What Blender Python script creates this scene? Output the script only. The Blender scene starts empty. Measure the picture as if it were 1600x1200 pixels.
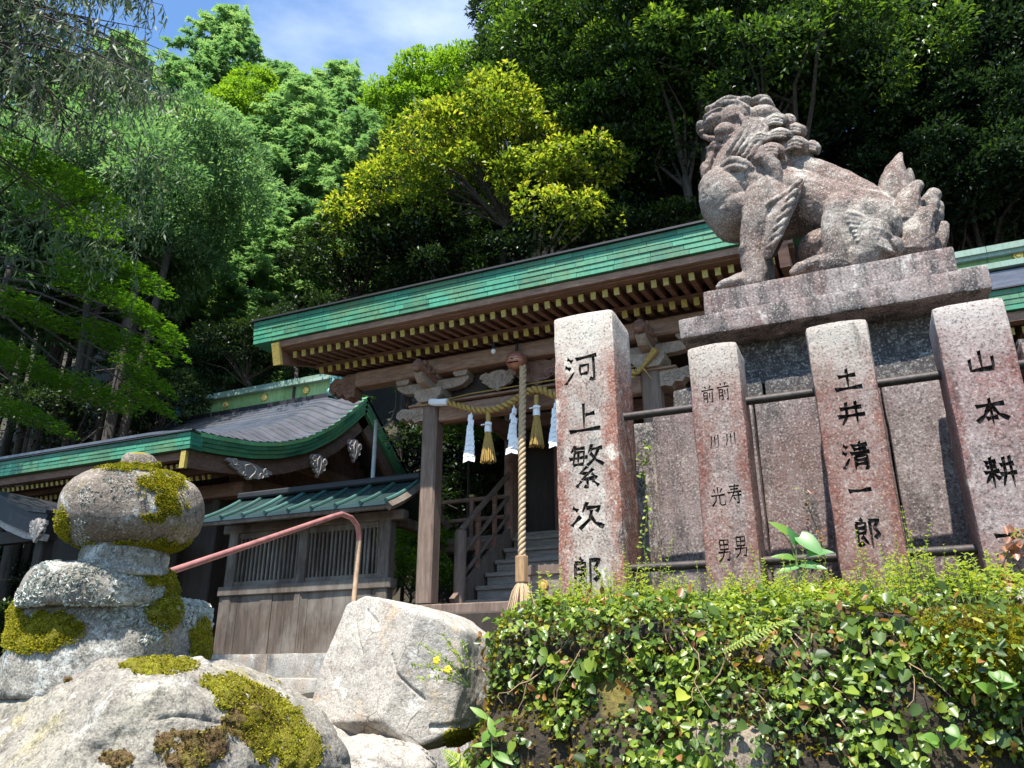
import bpy, bmesh, math, random
import numpy as np
from mathutils import Vector, Matrix, noise as mnoise

random.seed(7)
rng = np.random.default_rng(7)
scene = bpy.context.scene
C = scene.collection

# ------------------------------------------------------------------ camera
CAM_Z = 1.5
cam_d = bpy.data.cameras.new('camera')
cam = bpy.data.objects.new('camera', cam_d)
C.objects.link(cam)
cam.location = (0, 0, CAM_Z)
cam.rotation_euler = (math.radians(90 + 20.6), 0, math.radians(24.2))
cam_d.sensor_width = 36.0
cam_d.lens = 1230 / 1600 * 36
cam_d.clip_start = 0.05
cam_d.clip_end = 600
scene.camera = cam

# ------------------------------------------------------------------ sky and sun
TO_SUN = Vector((0.05, -0.41, 0.91)).normalized()
world = bpy.data.worlds.new('World')
scene.world = world
world.use_nodes = True
wt = world.node_tree
wt.nodes.clear()
w_out = wt.nodes.new('ShaderNodeOutputWorld')
w_bg = wt.nodes.new('ShaderNodeBackground')
w_sky = wt.nodes.new('ShaderNodeTexSky')
w_sky.sky_type = 'NISHITA'
w_sky.sun_disc = False
w_sky.sun_elevation = math.asin(TO_SUN.z)
w_sky.sun_rotation = math.atan2(TO_SUN.x, TO_SUN.y)
w_sky.air_density = 1.0
w_sky.dust_density = 0.4
w_sky.ozone_density = 1.2
# thin, even summer cloud over the whole sky
w_tc = wt.nodes.new('ShaderNodeTexCoord')
w_mp = wt.nodes.new('ShaderNodeMapping')
w_mp.inputs['Scale'].default_value = (1.2, 1.2, 3.0)
w_nz = wt.nodes.new('ShaderNodeTexNoise')
w_nz.inputs['Scale'].default_value = 2.2
w_nz.inputs['Detail'].default_value = 7
w_nz.inputs['Roughness'].default_value = 0.55
w_rp = wt.nodes.new('ShaderNodeValToRGB')
w_rp.color_ramp.elements[0].position = 0.46
w_rp.color_ramp.elements[0].color = (0.0, 0.0, 0.0, 1)
w_rp.color_ramp.elements[1].position = 0.9
w_rp.color_ramp.elements[1].color = (0.45, 0.45, 0.45, 1)
w_mx = wt.nodes.new('ShaderNodeMix')
w_mx.data_type = 'RGBA'
w_mx.inputs[7].default_value = (9.0, 9.4, 9.8, 1)
wt.links.new(w_tc.outputs['Generated'], w_mp.inputs['Vector'])
wt.links.new(w_mp.outputs['Vector'], w_nz.inputs['Vector'])
wt.links.new(w_nz.outputs['Fac'], w_rp.inputs['Fac'])
wt.links.new(w_rp.outputs['Color'], w_mx.inputs[0])
w_tn = wt.nodes.new('ShaderNodeMix'); w_tn.data_type = 'RGBA'; w_tn.blend_type = 'MULTIPLY'; w_tn.inputs[0].default_value = 1.0
w_tn.inputs[7].default_value = (.74, .93, 1.06, 1)      # the deep blue of a clear summer noon
wt.links.new(w_sky.outputs['Color'], w_tn.inputs[6])
wt.links.new(w_tn.outputs[2], w_mx.inputs[6])
wt.links.new(w_mx.outputs[2], w_bg.inputs['Color'])
w_bg.inputs['Strength'].default_value = 0.13
wt.links.new(w_bg.outputs['Background'], w_out.inputs['Surface'])

sun_d = bpy.data.lights.new('sun', 'SUN')
sun_d.energy = 5.0
sun_d.angle = math.radians(0.53)
sun_d.color = (1.0, 0.955, 0.87)
sun = bpy.data.objects.new('sun', sun_d)
C.objects.link(sun)
sun.location = (-6, -12, 30)
sun.rotation_euler = TO_SUN.to_track_quat('Z', 'Y').to_euler()

scene.view_settings.view_transform = 'Standard'
scene.view_settings.look = 'None'
scene.view_settings.gamma = 1.0
scene.view_settings.use_curve_mapping = False
scene.view_settings.exposure = 1.12
scene.render.engine = 'CYCLES'
scene.cycles.use_denoising = True
scene.cycles.max_bounces = 6
scene.cycles.diffuse_bounces = 3
scene.cycles.glossy_bounces = 2
scene.cycles.transmission_bounces = 4
scene.cycles.transparent_max_bounces = 6
scene.cycles.sample_clamp_indirect = 6.0

# ------------------------------------------------------------------ layout helper: a picture point at a known depth plane
_F, _PI, _YA = 1230.0, math.radians(20.6), math.radians(24.2)
_cp, _sp, _cy, _sy = math.cos(_PI), math.sin(_PI), math.cos(_YA), math.sin(_YA)
_FW = Vector((-_sy * _cp, _cy * _cp, _sp)); _RT = Vector((_cy, _sy, 0)); _UP = Vector((_sy * _sp, -_cy * _sp, _cp))
def at(px, py, Y=None, X=None, Z=None, D=None):
    d = _FW + _RT * ((px - 800) / _F) + _UP * ((600 - py) / _F)
    t = Y / d.y if Y is not None else X / d.x if X is not None else (Z - CAM_Z) / d.z if Z is not None else D
    return Vector((d.x * t, d.y * t, CAM_Z + d.z * t))

# ------------------------------------------------------------------ mesh builder
class MB:
    def __init__(s):
        s.v, s.f = [], []
    def add(s, vs, fs):
        o = len(s.v)
        s.v += [tuple(p) for p in vs]
        s.f += [tuple(i + o for i in q) for q in fs]
        return s
    def box(s, c, d, rot=None, ch=0.0):
        hx, hy, hz = d[0] / 2, d[1] / 2, d[2] / 2
        if ch:
            bm = bmesh.new()
            bmesh.ops.create_cube(bm, size=1)
            for v in bm.verts: v.co = Vector((v.co.x * d[0], v.co.y * d[1], v.co.z * d[2]))
            bmesh.ops.bevel(bm, geom=bm.edges[:], offset=ch, segments=1, affect='EDGES', profile=0.5)
            vs = [v.co.copy() for v in bm.verts]
            bm.verts.index_update()
            fs = [[v.index for v in f.verts] for f in bm.faces]
            bm.free()
        else:
            vs = [Vector((x, y, z)) for x in (-hx, hx) for y in (-hy, hy) for z in (-hz, hz)]
            fs = [(0, 1, 3, 2), (4, 6, 7, 5), (0, 4, 5, 1), (2, 3, 7, 6), (0, 2, 6, 4), (1, 5, 7, 3)]
        c = Vector(c)
        if rot is not None: vs = [rot @ v for v in vs]
        return s.add([v + c for v in vs], fs)
    def b2(s, lo, hi, ch=0.0):
        return s.box([(a + b) / 2 for a, b in zip(lo, hi)], [b - a for a, b in zip(lo, hi)], None, ch)
    def bar(s, a, b, w, h, up=(0, 0, 1)):
        a, b = Vector(a), Vector(b)
        d = (b - a).normalized(); u = Vector(up); r = d.cross(u).normalized(); u = r.cross(d)
        vs = [p + r * (i * w / 2) + u * (j * h / 2) for p in (a, b) for i, j in ((-1, -1), (1, -1), (1, 1), (-1, 1))]
        return s.add(vs, [(0, 1, 2, 3), (7, 6, 5, 4), (0, 4, 5, 1), (1, 5, 6, 2), (2, 6, 7, 3), (3, 7, 4, 0)])
    def tube(s, pts, r, n=8, cap=True, squash=None):
        pts = [Vector(p) for p in pts]
        rs = list(r) if hasattr(r, '__len__') else [r] * len(pts)
        vs, fs = [], []
        ref = None
        for i, p in enumerate(pts):
            d = (pts[min(i + 1, len(pts) - 1)] - pts[max(i - 1, 0)])
            if d.length < 1e-9: d = Vector((0, 0, 1))
            d.normalize()
            if ref is None:
                ref = d.cross(Vector((0, 0, 1)) if abs(d.z) < .9 else Vector((1, 0, 0))).normalized()
            ref = (ref - d * ref.dot(d)).normalized()
            q = d.cross(ref)
            for k in range(n):
                a = 2 * math.pi * k / n
                o = ref * math.cos(a) + q * math.sin(a)
                o = o * rs[i]
                if squash: o = Vector((o.x * squash[0], o.y * squash[1], o.z * squash[2]))
                vs.append(p + o)
        for i in range(len(pts) - 1):
            for k in range(n):
                a, b = i * n + k, i * n + (k + 1) % n
                fs.append((a, b, b + n, a + n))
        if cap:
            fs.append(tuple(range(n - 1, -1, -1)))
            fs.append(tuple(range((len(pts) - 1) * n, len(pts) * n)))
        return s.add(vs, fs)
    def prism(s, poly, to3, t0, t1):
        n = len(poly)
        vs = [to3(u, w, t0) for u, w in poly] + [to3(u, w, t1) for u, w in poly]
        fs = [tuple(range(n - 1, -1, -1)), tuple(range(n, 2 * n))] + [(i, (i + 1) % n, n + (i + 1) % n, n + i) for i in range(n)]
        return s.add(vs, fs)
    def ellip(s, c, r, rot=None, nu=14, nv=9):
        c = Vector(c); vs, fs = [], []
        for j in range(nv + 1):
            th = math.pi * j / nv
            for i in range(nu):
                ph = 2 * math.pi * i / nu
                v = Vector((math.sin(th) * math.cos(ph) * r[0], math.sin(th) * math.sin(ph) * r[1], math.cos(th) * r[2]))
                vs.append(c + (rot @ v if rot is not None else v))
        for j in range(nv):
            for i in range(nu):
                a, b = j * nu + i, j * nu + (i + 1) % nu
                fs.append((a, a + nu, b + nu, b))
        return s.add(vs, fs)
    def lathe(s, prof, c, n=20):
        c = Vector(c); vs, fs = [], []
        for r, z in prof:
            for i in range(n):
                a = 2 * math.pi * i / n
                vs.append(c + Vector((r * math.cos(a), r * math.sin(a), z)))
        for j in range(len(prof) - 1):
            for i in range(n):
                a, b = j * n + i, j * n + (i + 1) % n
                fs.append((a, b, b + n, a + n))
        fs.append(tuple(range(n - 1, -1, -1))); fs.append(tuple(range((len(prof) - 1) * n, len(prof) * n)))
        return s.add(vs, fs)
    def mesh(s, name, off=(0, 0, 0), smooth=None):
        me = bpy.data.meshes.new(name)
        o = off
        me.from_pydata([(x - o[0], y - o[1], z - o[2]) for x, y, z in s.v], [], s.f)
        bm = bmesh.new(); bm.from_mesh(me)
        bmesh.ops.recalc_face_normals(bm, faces=bm.faces)
        bm.to_mesh(me); bm.free()
        if smooth:
            me.polygons.foreach_set('use_smooth', [True] * len(me.polygons))
            me.set_sharp_from_angle(angle=math.radians(smooth))
        me.update()
        return me

WL = {}                                   # world location of every object made here
def wloc(o): return WL.get(o.name, Vector((0, 0, 0))) if o else Vector((0, 0, 0))
def tag(o, label=None, cat=None, group=None, kind=None):
    if label: o['label'] = label
    if cat: o['category'] = cat
    if group: o['group'] = group
    if kind: o['kind'] = kind
    return o
def thing(name, label, cat, loc, group=None):
    o = bpy.data.objects.new(name, None); C.objects.link(o)
    o.location = loc; o.empty_display_size = 0.1
    WL[o.name] = Vector(loc)
    return tag(o, label, cat, group)
def obj(name, mb, mat, parent=None, loc=None, smooth=None, mesh=None, kind=None):
    """One mesh object. mb holds world coordinates; loc is its world origin."""
    base = Vector(loc) if loc is not None else wloc(parent)
    me = mesh if mesh is not None else mb.mesh(name, base, smooth)
    if mat is not None and not me.materials: me.materials.append(mat)
    o = bpy.data.objects.new(name, me); C.objects.link(o)
    if parent is not None: o.parent = parent
    o.location = base - wloc(parent)
    WL[o.name] = base
    if kind: o['kind'] = kind
    return o
def bevel(o, w, seg=2):
    m = o.modifiers.new('bevel', 'BEVEL'); m.width = w; m.segments = seg; m.limit_method = 'ANGLE'
    return o
def fbm(p, scale=1.0, octv=4):
    return mnoise.fractal(Vector(p) * scale, 1.0, 2.0, octv)
def fast_mesh(name, verts, quads, tint=None, smooth=False):
    """verts (N,3), quads (M,4) or tris (M,3), numpy; tint: per-face float attribute"""
    me = bpy.data.meshes.new(name)
    verts = np.ascontiguousarray(verts, dtype=np.float32); k = quads.shape[1]
    me.vertices.add(len(verts)); me.vertices.foreach_set('co', verts.ravel())
    me.loops.add(quads.size); me.loops.foreach_set('vertex_index', np.ascontiguousarray(quads, dtype=np.int32).ravel())
    me.polygons.add(len(quads))
    me.polygons.foreach_set('loop_start', np.arange(0, quads.size, k, dtype=np.int32))
    if smooth: me.polygons.foreach_set('use_smooth', np.ones(len(quads), dtype=bool))
    me.update(calc_edges=True)
    if tint is not None:
        a = me.attributes.new('tint', 'FLOAT', 'FACE'); a.data.foreach_set('value', np.ascontiguousarray(tint, dtype=np.float32))
    me.validate()
    return me

# ------------------------------------------------------------------ materials
class NT:
    def __init__(s, name):
        s.m = bpy.data.materials.new(name); s.m.use_nodes = True
        s.t = s.m.node_tree; s.t.nodes.clear()
        s.o = s.t.nodes.new('ShaderNodeOutputMaterial')
        s.b = s.t.nodes.new('ShaderNodeBsdfPrincipled')
        s.t.links.new(s.b.outputs[0], s.o.inputs[0])
    def new(s, t): return s.t.nodes.new(t)
    def put(s, sock, v):
        if isinstance(v, bpy.types.NodeSocket): s.t.links.new(v, sock)
        elif isinstance(v, (tuple, list)) and len(v) == 3 and sock.type == 'RGBA': sock.default_value = (*v, 1)
        else: sock.default_value = v
    def pos(s, scale=(1, 1, 1)):
        g = s.new('ShaderNodeNewGeometry'); return s.mapv(g.outputs['Position'], scale)
    def ocoord(s, scale=(1, 1, 1)):
        g = s.new('ShaderNodeTexCoord'); return s.mapv(g.outputs['Object'], scale)
    def mapv(s, v, scale=(1, 1, 1), loc=(0, 0, 0), rot=(0, 0, 0)):
        m = s.new('ShaderNodeMapping'); s.put(m.inputs['Vector'], v)
        m.inputs['Scale'].default_value = scale; m.inputs['Location'].default_value = loc; m.inputs['Rotation'].default_value = rot
        return m.outputs[0]
    def noise(s, v, scale, detail=5, rough=.6, dist=0):
        n = s.new('ShaderNodeTexNoise'); s.put(n.inputs['Vector'], v)
        n.inputs['Scale'].default_value = scale; n.inputs['Detail'].default_value = detail
        n.inputs['Roughness'].default_value = rough; n.inputs['Distortion'].default_value = dist
        return n.outputs['Fac']
    def vor(s, v, scale, feat='F1', out='Distance', rnd=1):
        n = s.new('ShaderNodeTexVoronoi'); s.put(n.inputs['Vector'], v); n.feature = feat
        n.inputs['Scale'].default_value = scale; n.inputs['Randomness'].default_value = rnd
        return n.outputs[out]
    def ramp(s, f, stops, interp='LINEAR'):
        r = s.new('ShaderNodeValToRGB'); s.put(r.inputs[0], f); e = r.color_ramp.elements
        r.color_ramp.interpolation = interp
        while len(e) < len(stops): e.new(0.5)
        for k, (p, c) in zip(e, stops):
            k.position = p; k.color = (c, c, c, 1) if isinstance(c, (int, float)) else (*c, 1)
        return r.outputs[0]
    def mix(s, f, a, b, mode='MIX'):
        n = s.new('ShaderNodeMix'); n.data_type = 'RGBA'; n.blend_type = mode
        s.put(n.inputs[0], f); s.put(n.inputs[6], a); s.put(n.inputs[7], b)
        return n.outputs[2]
    def math(s, op, a, b=0.0, c=None):
        n = s.new('ShaderNodeMath'); n.operation = op; s.put(n.inputs[0], a); s.put(n.inputs[1], b)
        if c is not None: s.put(n.inputs[2], c)
        return n.outputs[0]
    def rnd(s): return s.new('ShaderNodeObjectInfo').outputs['Random']
    def attr(s, name):
        n = s.new('ShaderNodeAttribute'); n.attribute_name = name; return n.outputs['Fac']
    def sep(s, v, i):
        n = s.new('ShaderNodeSeparateXYZ'); s.put(n.inputs[0], v); return n.outputs[i]
    def bump(s, h, strength=.5, dist=.01, normal=None):
        n = s.new('ShaderNodeBump'); n.inputs['Strength'].default_value = strength; n.inputs['Distance'].default_value = dist
        s.put(n.inputs['Height'], h)
        if normal is not None: s.put(n.inputs['Normal'], normal)
        return n.outputs[0]
    def fin(s, col, rough=.8, bump=None, metal=0.0, spec=None):
        s.put(s.b.inputs['Base Color'], col); s.put(s.b.inputs['Roughness'], rough); s.put(s.b.inputs['Metallic'], metal)
        if spec is not None: s.b.inputs['Specular IOR Level'].default_value = spec
        if bump is not None: s.put(s.b.inputs['Normal'], bump)
        return s.m

def m_plain(name, col, rough=.7, metal=0.0, var=.15, scale=6.0, bump=.15):
    n = NT(name); p = n.pos()
    f = n.noise(p, scale, 6)
    c = n.ramp(f, [(.25, tuple(max(0, k * (1 - var)) for k in col)), (.75, tuple(min(1, k * (1 + var)) for k in col))])
    return n.fin(c, rough, n.bump(n.noise(p, scale * 12, 4), bump, .004), metal)

def m_wood(name, c1, c2, grain=(1, 1, 1), rough=.75, bleach=None):
    """grain: per-axis scale of the world-position noise; small along the board"""
    n = NT(name); p = n.pos(grain)
    f = n.noise(p, 9, 8, .65, .6)
    g = n.noise(p, 38, 5, .7)
    c = n.mix(n.ramp(f, [(.3, 0.0), (.7, 1.0)]), c1, c2)
    c = n.mix(n.ramp(g, [(.35, .55), (.6, 0.0)]), c, tuple(k * .35 for k in c1))
    if bleach:
        c = n.mix(n.ramp(n.noise(n.pos((1, 1, .5)), 2.3, 6, .7), [(.45, 0.0), (.72, .8)]), c, bleach)
    return n.fin(c, rough, n.bump(n.math('ADD', f, g), .35, .004))

def m_granite(name, base=(.36, .33, .31), dark=(.05, .045, .045), red=(.26, .10, .07), pale=(.62, .6, .55), red_amt=.6, dark_amt=.5, pale_amt=.5,
              zpale=None, spk=210, stain=3.2, streak=True, moss=0.0, seed=0.0, edge=None):
    """weathered granite: crystal speckle, reddish lichen, black algae streaks, pale crust lichen"""
    n = NT(name); p0 = n.pos(); p = n.mapv(p0, (1, 1, 1), (seed, seed * .7, seed * .3))
    sp = n.noise(p, spk * .62, 3, .65); sp2 = n.noise(p, spk * .24, 4, .72)
    c = n.mix(n.ramp(n.noise(p, 5, 6, .7), [(.35, 0.0), (.65, 1.0)]), tuple(k * 1.12 for k in base), tuple(k * .62 for k in base))
    if red_amt:
        pr = n.mapv(p, (1, 1, .45))
        f = n.ramp(n.noise(pr, stain, 8, .68, .4), [(.5 - .22 * red_amt, 0.0), (.72 - .18 * red_amt, .9)])
        f = n.math('MULTIPLY', f, n.ramp(sp2, [(.36, .45), (.56, 1.0)]))
        c = n.mix(f, c, red)
    if edge:                                   # rusty red lichen keeps to the arrises of the shaft
        x = n.math('ABSOLUTE', n.sep(n.ocoord(), 0))
        f = n.math('ADD', n.math('MULTIPLY', x, 1.0 / edge), n.math('MULTIPLY', n.math('SUBTRACT', n.noise(n.mapv(p, (1, 1, .5)), 7, 7, .7), .5), 2.2))
        f = n.math('MULTIPLY', n.ramp(f, [(.55, 0.0), (.95, .9)]), n.ramp(sp2, [(.34, .5), (.52, 1.0)]))
        c = n.mix(f, c, red)
    if pale_amt:
        f = n.ramp(n.noise(n.mapv(p, (1, 1, .8), (3, 1, 2)), stain * 2.1, 8, .72), [(.66 - .2 * pale_amt, 0.0), (.76 - .2 * pale_amt, .85)])
        f = n.math('MULTIPLY', f, n.ramp(sp2, [(.4, .35), (.55, 1.0)]))
        c = n.mix(f, c, pale)
    if zpale:
        z = n.sep(p0, 2)
        zz = n.math('ADD', z, n.math('MULTIPLY', n.noise(p, 9, 5), .28))
        f = n.ramp(n.math('MULTIPLY', n.math('SUBTRACT', zz, zpale[0]), 1.0 / (zpale[1] - zpale[0])), [(0.0, 0.0), (1.0, .6)])
        c = n.mix(f, c, pale)
    if dark_amt:
        pd = n.mapv(p, (1, 1, .22 if streak else 1), (7, 3, 1))
        f = n.ramp(n.noise(pd, stain * 2.4, 8, .7), [(.70 - .24 * dark_amt, 0.0), (.80 - .22 * dark_amt, .95)])
        f = n.math('MULTIPLY', f, n.ramp(sp2, [(.38, .3), (.5, 1.0)]))
        c = n.mix(f, c, dark)
    if moss:
        nz = n.sep(n.new('ShaderNodeNewGeometry').outputs['Normal'], 2)
        f = n.ramp(n.math('ADD', n.noise(p, 5, 6, .65), n.math('MULTIPLY', nz, .18)), [(.70 - .25 * moss, 0.0), (.78 - .25 * moss, 1.0)])
        c = n.mix(f, c, n.mix(n.noise(p, 60, 4), (.13, .12, .015), (.32, .27, .03)))
    c = n.mix(n.ramp(sp, [(.36, .7), (.45, 0.0)]), c, tuple(k * .5 for k in dark))
    c = n.mix(n.ramp(sp, [(.56, 0.0), (.68, .38)]), c, tuple(min(1, k * 1.2) for k in pale))
    h = n.math('ADD', n.math('MULTIPLY', sp2, .8), n.math('MULTIPLY', n.noise(p, 28, 6), 1.2))
    return n.fin(c, .9, n.bump(h, .55, .006), 0, .3)

def m_leaf(name, stops, trans=.45, rough=.45, spec=.4, tcol=None):
    """leaf: colour by the per-leaf tint attribute, light passes through"""
    n = NT(name)
    a = n.attr('tint')
    c = n.ramp(a, stops)
    n.fin(c, rough, None, 0, spec)
    tr = n.new('ShaderNodeBsdfTranslucent')
    n.put(tr.inputs['Color'], n.mix(1.0, c, tcol or (1.3, 1.25, .55), 'MULTIPLY'))
    mx = n.new('ShaderNodeMixShader'); mx.inputs[0].default_value = trans
    n.t.links.new(n.b.outputs[0], mx.inputs[1]); n.t.links.new(tr.outputs[0], mx.inputs[2])
    n.t.links.new(mx.outputs[0], n.o.inputs[0])
    return n.m

def m_copper(name, dark=(.02, .12, .08), light=(.05, .36, .25), olive=(.10, .17, .07)):
    n = NT(name); p = n.pos()
    r = n.rnd()
    c = n.mix(n.ramp(n.math('ADD', n.math('MULTIPLY', r, .5), n.math('MULTIPLY', n.noise(p, 1.6, 4), .6)), [(.3, 0.0), (.75, 1.0)]), dark, light)
    c = n.mix(n.ramp(n.noise(n.mapv(p, (1, 1, 1), (4, 2, 9)), 1.3, 6, .7), [(.44, 0.0), (.62, .85)]), c, olive)
    c = n.mix(n.ramp(n.noise(n.mapv(p, (1, 1, .2)), 30, 6), [(.45, 0.0), (.75, .5)]), c, tuple(k * .5 for k in dark))
    return n.fin(c, n.ramp(n.noise(p, 12, 4), [(.3, .45), (.7, .75)]), n.bump(n.noise(p, 26, 5), .2, .004), 0.0, .5)

MAT = {}
MAT['wood_red'] = m_wood('weathered_red_brown_wood', (.16, .078, .052), (.30, .16, .11), (.25, 1, 1))
MAT['wood_beam'] = m_wood('brown_beam_wood', (.22, .12, .08), (.38, .23, .155), (.2, 1, 1))
MAT['wood_post'] = m_wood('grey_brown_post_wood', (.125, .08, .058), (.235, .165, .125), (1, 1, .12))
MAT['wood_grey'] = m_wood('grey_board_wood', (.055, .038, .028), (.14, .105, .08), (1, 1, .1), .85, (.22, .195, .165))
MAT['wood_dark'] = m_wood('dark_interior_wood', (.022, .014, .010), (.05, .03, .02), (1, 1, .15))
MAT['wood_carved'] = m_wood('pale_carved_wood', (.26, .18, .13), (.42, .33, .26), (1, 1, 1))
MAT['wood_carved_grey'] = m_wood('grey_carved_wood', (.35, .31, .28), (.55, .5, .46), (1, 1, 1))
MAT['wood_step'] = m_wood('grey_stair_wood', (.16, .125, .10), (.30, .25, .21), (.15, 1, 1), .85)
MAT['gilt'] = m_plain('yellow_painted_rafter_end', (.40, .31, .075), .6, 0, .4, 30)
MAT['copper'] = m_copper('verdigris_copper', (.025, .15, .09), (.055, .31, .19), (.10, .19, .08))
MAT['copper_olive'] = m_copper('olive_verdigris_copper', (.045, .17, .085), (.11, .38, .18), (.13, .29, .10))
MAT['copper_roof'] = m_plain('dark_copper_roof', (.14, .14, .16), .34, .4, .35, 3.0, .1)
MAT['copper_cap'] = m_copper('pale_copper_cap', (.14, .24, .19), (.30, .42, .36), (.2, .28, .2))
MAT['copper_lime'] = m_copper('lime_copper_board', (.15, .30, .10), (.30, .48, .20), (.22, .36, .12))
MAT['dark_metal'] = m_plain('dark_roof_metal', (.016, .017, .021), .6, .1, .3, 4)
MAT['iron'] = m_plain('rusty_dark_iron', (.05, .04, .038), .55, .5, .5, 40, .3)
MAT['gold'] = m_plain('gilded_crest', (.80, .55, .16), .35, .6, .2, 40)
MAT['white'] = m_plain('white_paper', (.8, .8, .8), .8, 0, .05, 9)
MAT['straw'] = m_plain('rice_straw', (.37, .235, .06), .8, 0, .45, 60, .6)
MAT['hemp'] = m_plain('hemp_rope', (.46, .33, .20), .85, 0, .35, 60, .6)
n = NT('black_paint_in_carving'); MAT['ink'] = n.fin(n.ramp(n.noise(n.pos(), 90, 4), [(.42, (.006, .006, .006)), (.58, (.03, .028, .026)), (.72, (.16, .145, .13))]), .95, None, 0, .05)
# ================================================================== ground: one sheet, path in front, terraces, steep wooded hill behind
def sstep(a, b, x):
    t = min(1, max(0, (x - a) / (b - a))); return t * t * (3 - 2 * t)
def ground_h(x, y):
    # path level by the viewer, rising to the shrine terraces
    left = 0.25 * sstep(-1, 1.5, y) + .75 * sstep(1.6, 4.3, y) + .16 * sstep(4.4, 5.2, y) + .16 * sstep(5.6, 6.6, y) + .2 * sstep(7.2, 8.1, y)
    right = 1.55 * sstep(2.05, 2.75, y) + .5 * sstep(4.5, 7.2, y)
    k = sstep(-1.5, -.95, x)
    h = left * (1 - k) + right * k
    h += .45 * sstep(-5.3, -4.9, x) * sstep(6.0, 7.4, y) * (1 - k)
    hill = 0.0
    if y > 13.2: hill += .95 * (y - 13.2) - .3 * max(0, y - 40) - .4 * max(0, y - 70)
    if x < -17 and y > 2: hill += .35 * (-17 - x) * sstep(2, 12, y)
    if x > 7 and y > 4: hill += .45 * (x - 7) * sstep(4, 12, y)
    h += min(hill, 62)
    if hill > 0.3: h += .7 * fbm((x, y, 0), .16, 3)
    return h
def axis(lo, a, b, hi, fine, coarse):
    xs = list(np.arange(a, b + 1e-6, fine)); x, s = a, fine
    L = []
    while x > lo: s = min(coarse, s * 1.25); x -= s; L.append(x)
    R = []; x, s = b, fine
    while x < hi: s = min(coarse, s * 1.25); x += s; R.append(x)
    return sorted(L) + xs + R
gx = axis(-160, -9, 3, 160, .22, 7); gy = axis(-120, 0, 9, 190, .22, 7)
mb = MB()
mb.v = [(x, y, ground_h(x, y)) for y in gy for x in gx]
nx = len(gx)
mb.f = [(j * nx + i, j * nx + i + 1, (j + 1) * nx + i + 1, (j + 1) * nx + i) for j in range(len(gy) - 1) for i in range(nx - 1)]
n = NT('forest_soil'); p = n.pos()
c = n.mix(n.ramp(n.noise(p, 1.1, 8, .7), [(.35, 0.0), (.65, 1.0)]), (.018, .014, .009), (.045, .035, .022))
c = n.mix(n.ramp(n.noise(p, 14, 6, .7), [(.5, 0.0), (.66, .8)]), c, (.02, .032, .01))
c = n.mix(n.ramp(n.noise(p, 55, 3), [(.56, 0.0), (.7, .6)]), c, (.08, .06, .04))
MAT['soil'] = n.fin(c, .95, n.bump(n.noise(p, 30, 6), .8, .03))
ground = obj('ground', mb, MAT['soil'], smooth=60)
tag(ground, 'brown earth and leaf litter rising into the wooded hillside', None, None, 'structure')

# ================================================================== stone steps and kerb below the lattice wall
MAT['step_stone'] = m_granite('step_granite', (.36, .33, .29), red=(.30, .2, .12), red_amt=.35, dark_amt=.35, pale_amt=.5, stain=4)
def rough_block(lo, hi, ch=.012, cuts=6, amp=.006, scale=9, seed=0):
    """bevelled block with a worn, uneven face; verts in world coordinates"""
    bm = bmesh.new(); bmesh.ops.create_cube(bm, size=1)
    d = [b - a for a, b in zip(lo, hi)]; c = [(a + b) / 2 for a, b in zip(lo, hi)]
    for v in bm.verts: v.co = Vector((v.co.x * d[0] + c[0], v.co.y * d[1] + c[1], v.co.z * d[2] + c[2]))
    bmesh.ops.bevel(bm, geom=bm.edges[:], offset=ch, segments=2, affect='EDGES', profile=.6)
    for k in range(3):                       # cut long edges until pieces are small
        L = max(d) / cuts
        es = [e for e in bm.edges if e.calc_length() > L]
        if not es: break
        bmesh.ops.subdivide_edges(bm, edges=es, cuts=min(4, max(1, int(max(e.calc_length() for e in es) / L))), use_grid_fill=True)
    bmesh.ops.triangulate(bm, faces=[f for f in bm.faces if len(f.verts) > 4])
    for v in bm.verts:
        q = v.co + Vector((seed, seed * 2, 0))
        v.co += mnoise.noise_vector(q * scale) * amp + mnoise.noise_vector(q * scale * 3) * amp * .4
    bm.verts.index_update()
    m = MB(); m.v = [tuple(v.co) for v in bm.verts]; m.f = [[v.index for v in f.verts] for f in bm.faces]
    bm.free(); return m
kerb = thing('stone_kerb', 'grey granite kerb under the wooden lattice wall', 'kerb', (-6.6, 7.95, 1.55))
for a, b in ((-9.2, -7.95), (-7.945, -6.73), (-6.725, -5.4), (-5.395, -4.95)):
    obj('kerb_block', rough_block((a, 7.86, 1.45), (b, 8.32, 1.79), .008, 8, .004, 7, a), MAT['step_stone'], kerb, smooth=40)
stair = thing('stone_stairs', 'worn mossy stone steps climbing between the boulders', 'stairs', (-3.9, 5.5, 1.0))
for k, (y, z, x0, x1) in enumerate(((6.45, 1.515, -7.4, -3.0), (5.0, 1.365, -6.2, -2.4), (4.1, 1.2, -5.4, -2.1), (3.4, 1.03, -4.7, -1.9))):
    xs = [x0] + sorted(random.uniform(x0 + .6, x1 - .6) for _ in range(2)) + [x1]
    for a, b in zip(xs, xs[1:]):
        obj('step_stone', rough_block((a + .006, y + random.uniform(-.03, .03), z - .32), (b - .006, y + .6, z + random.uniform(-.008, .008)), .015, 7, .01, 6, a + y), MAT['step_stone'], stair, smooth=40)
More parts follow.
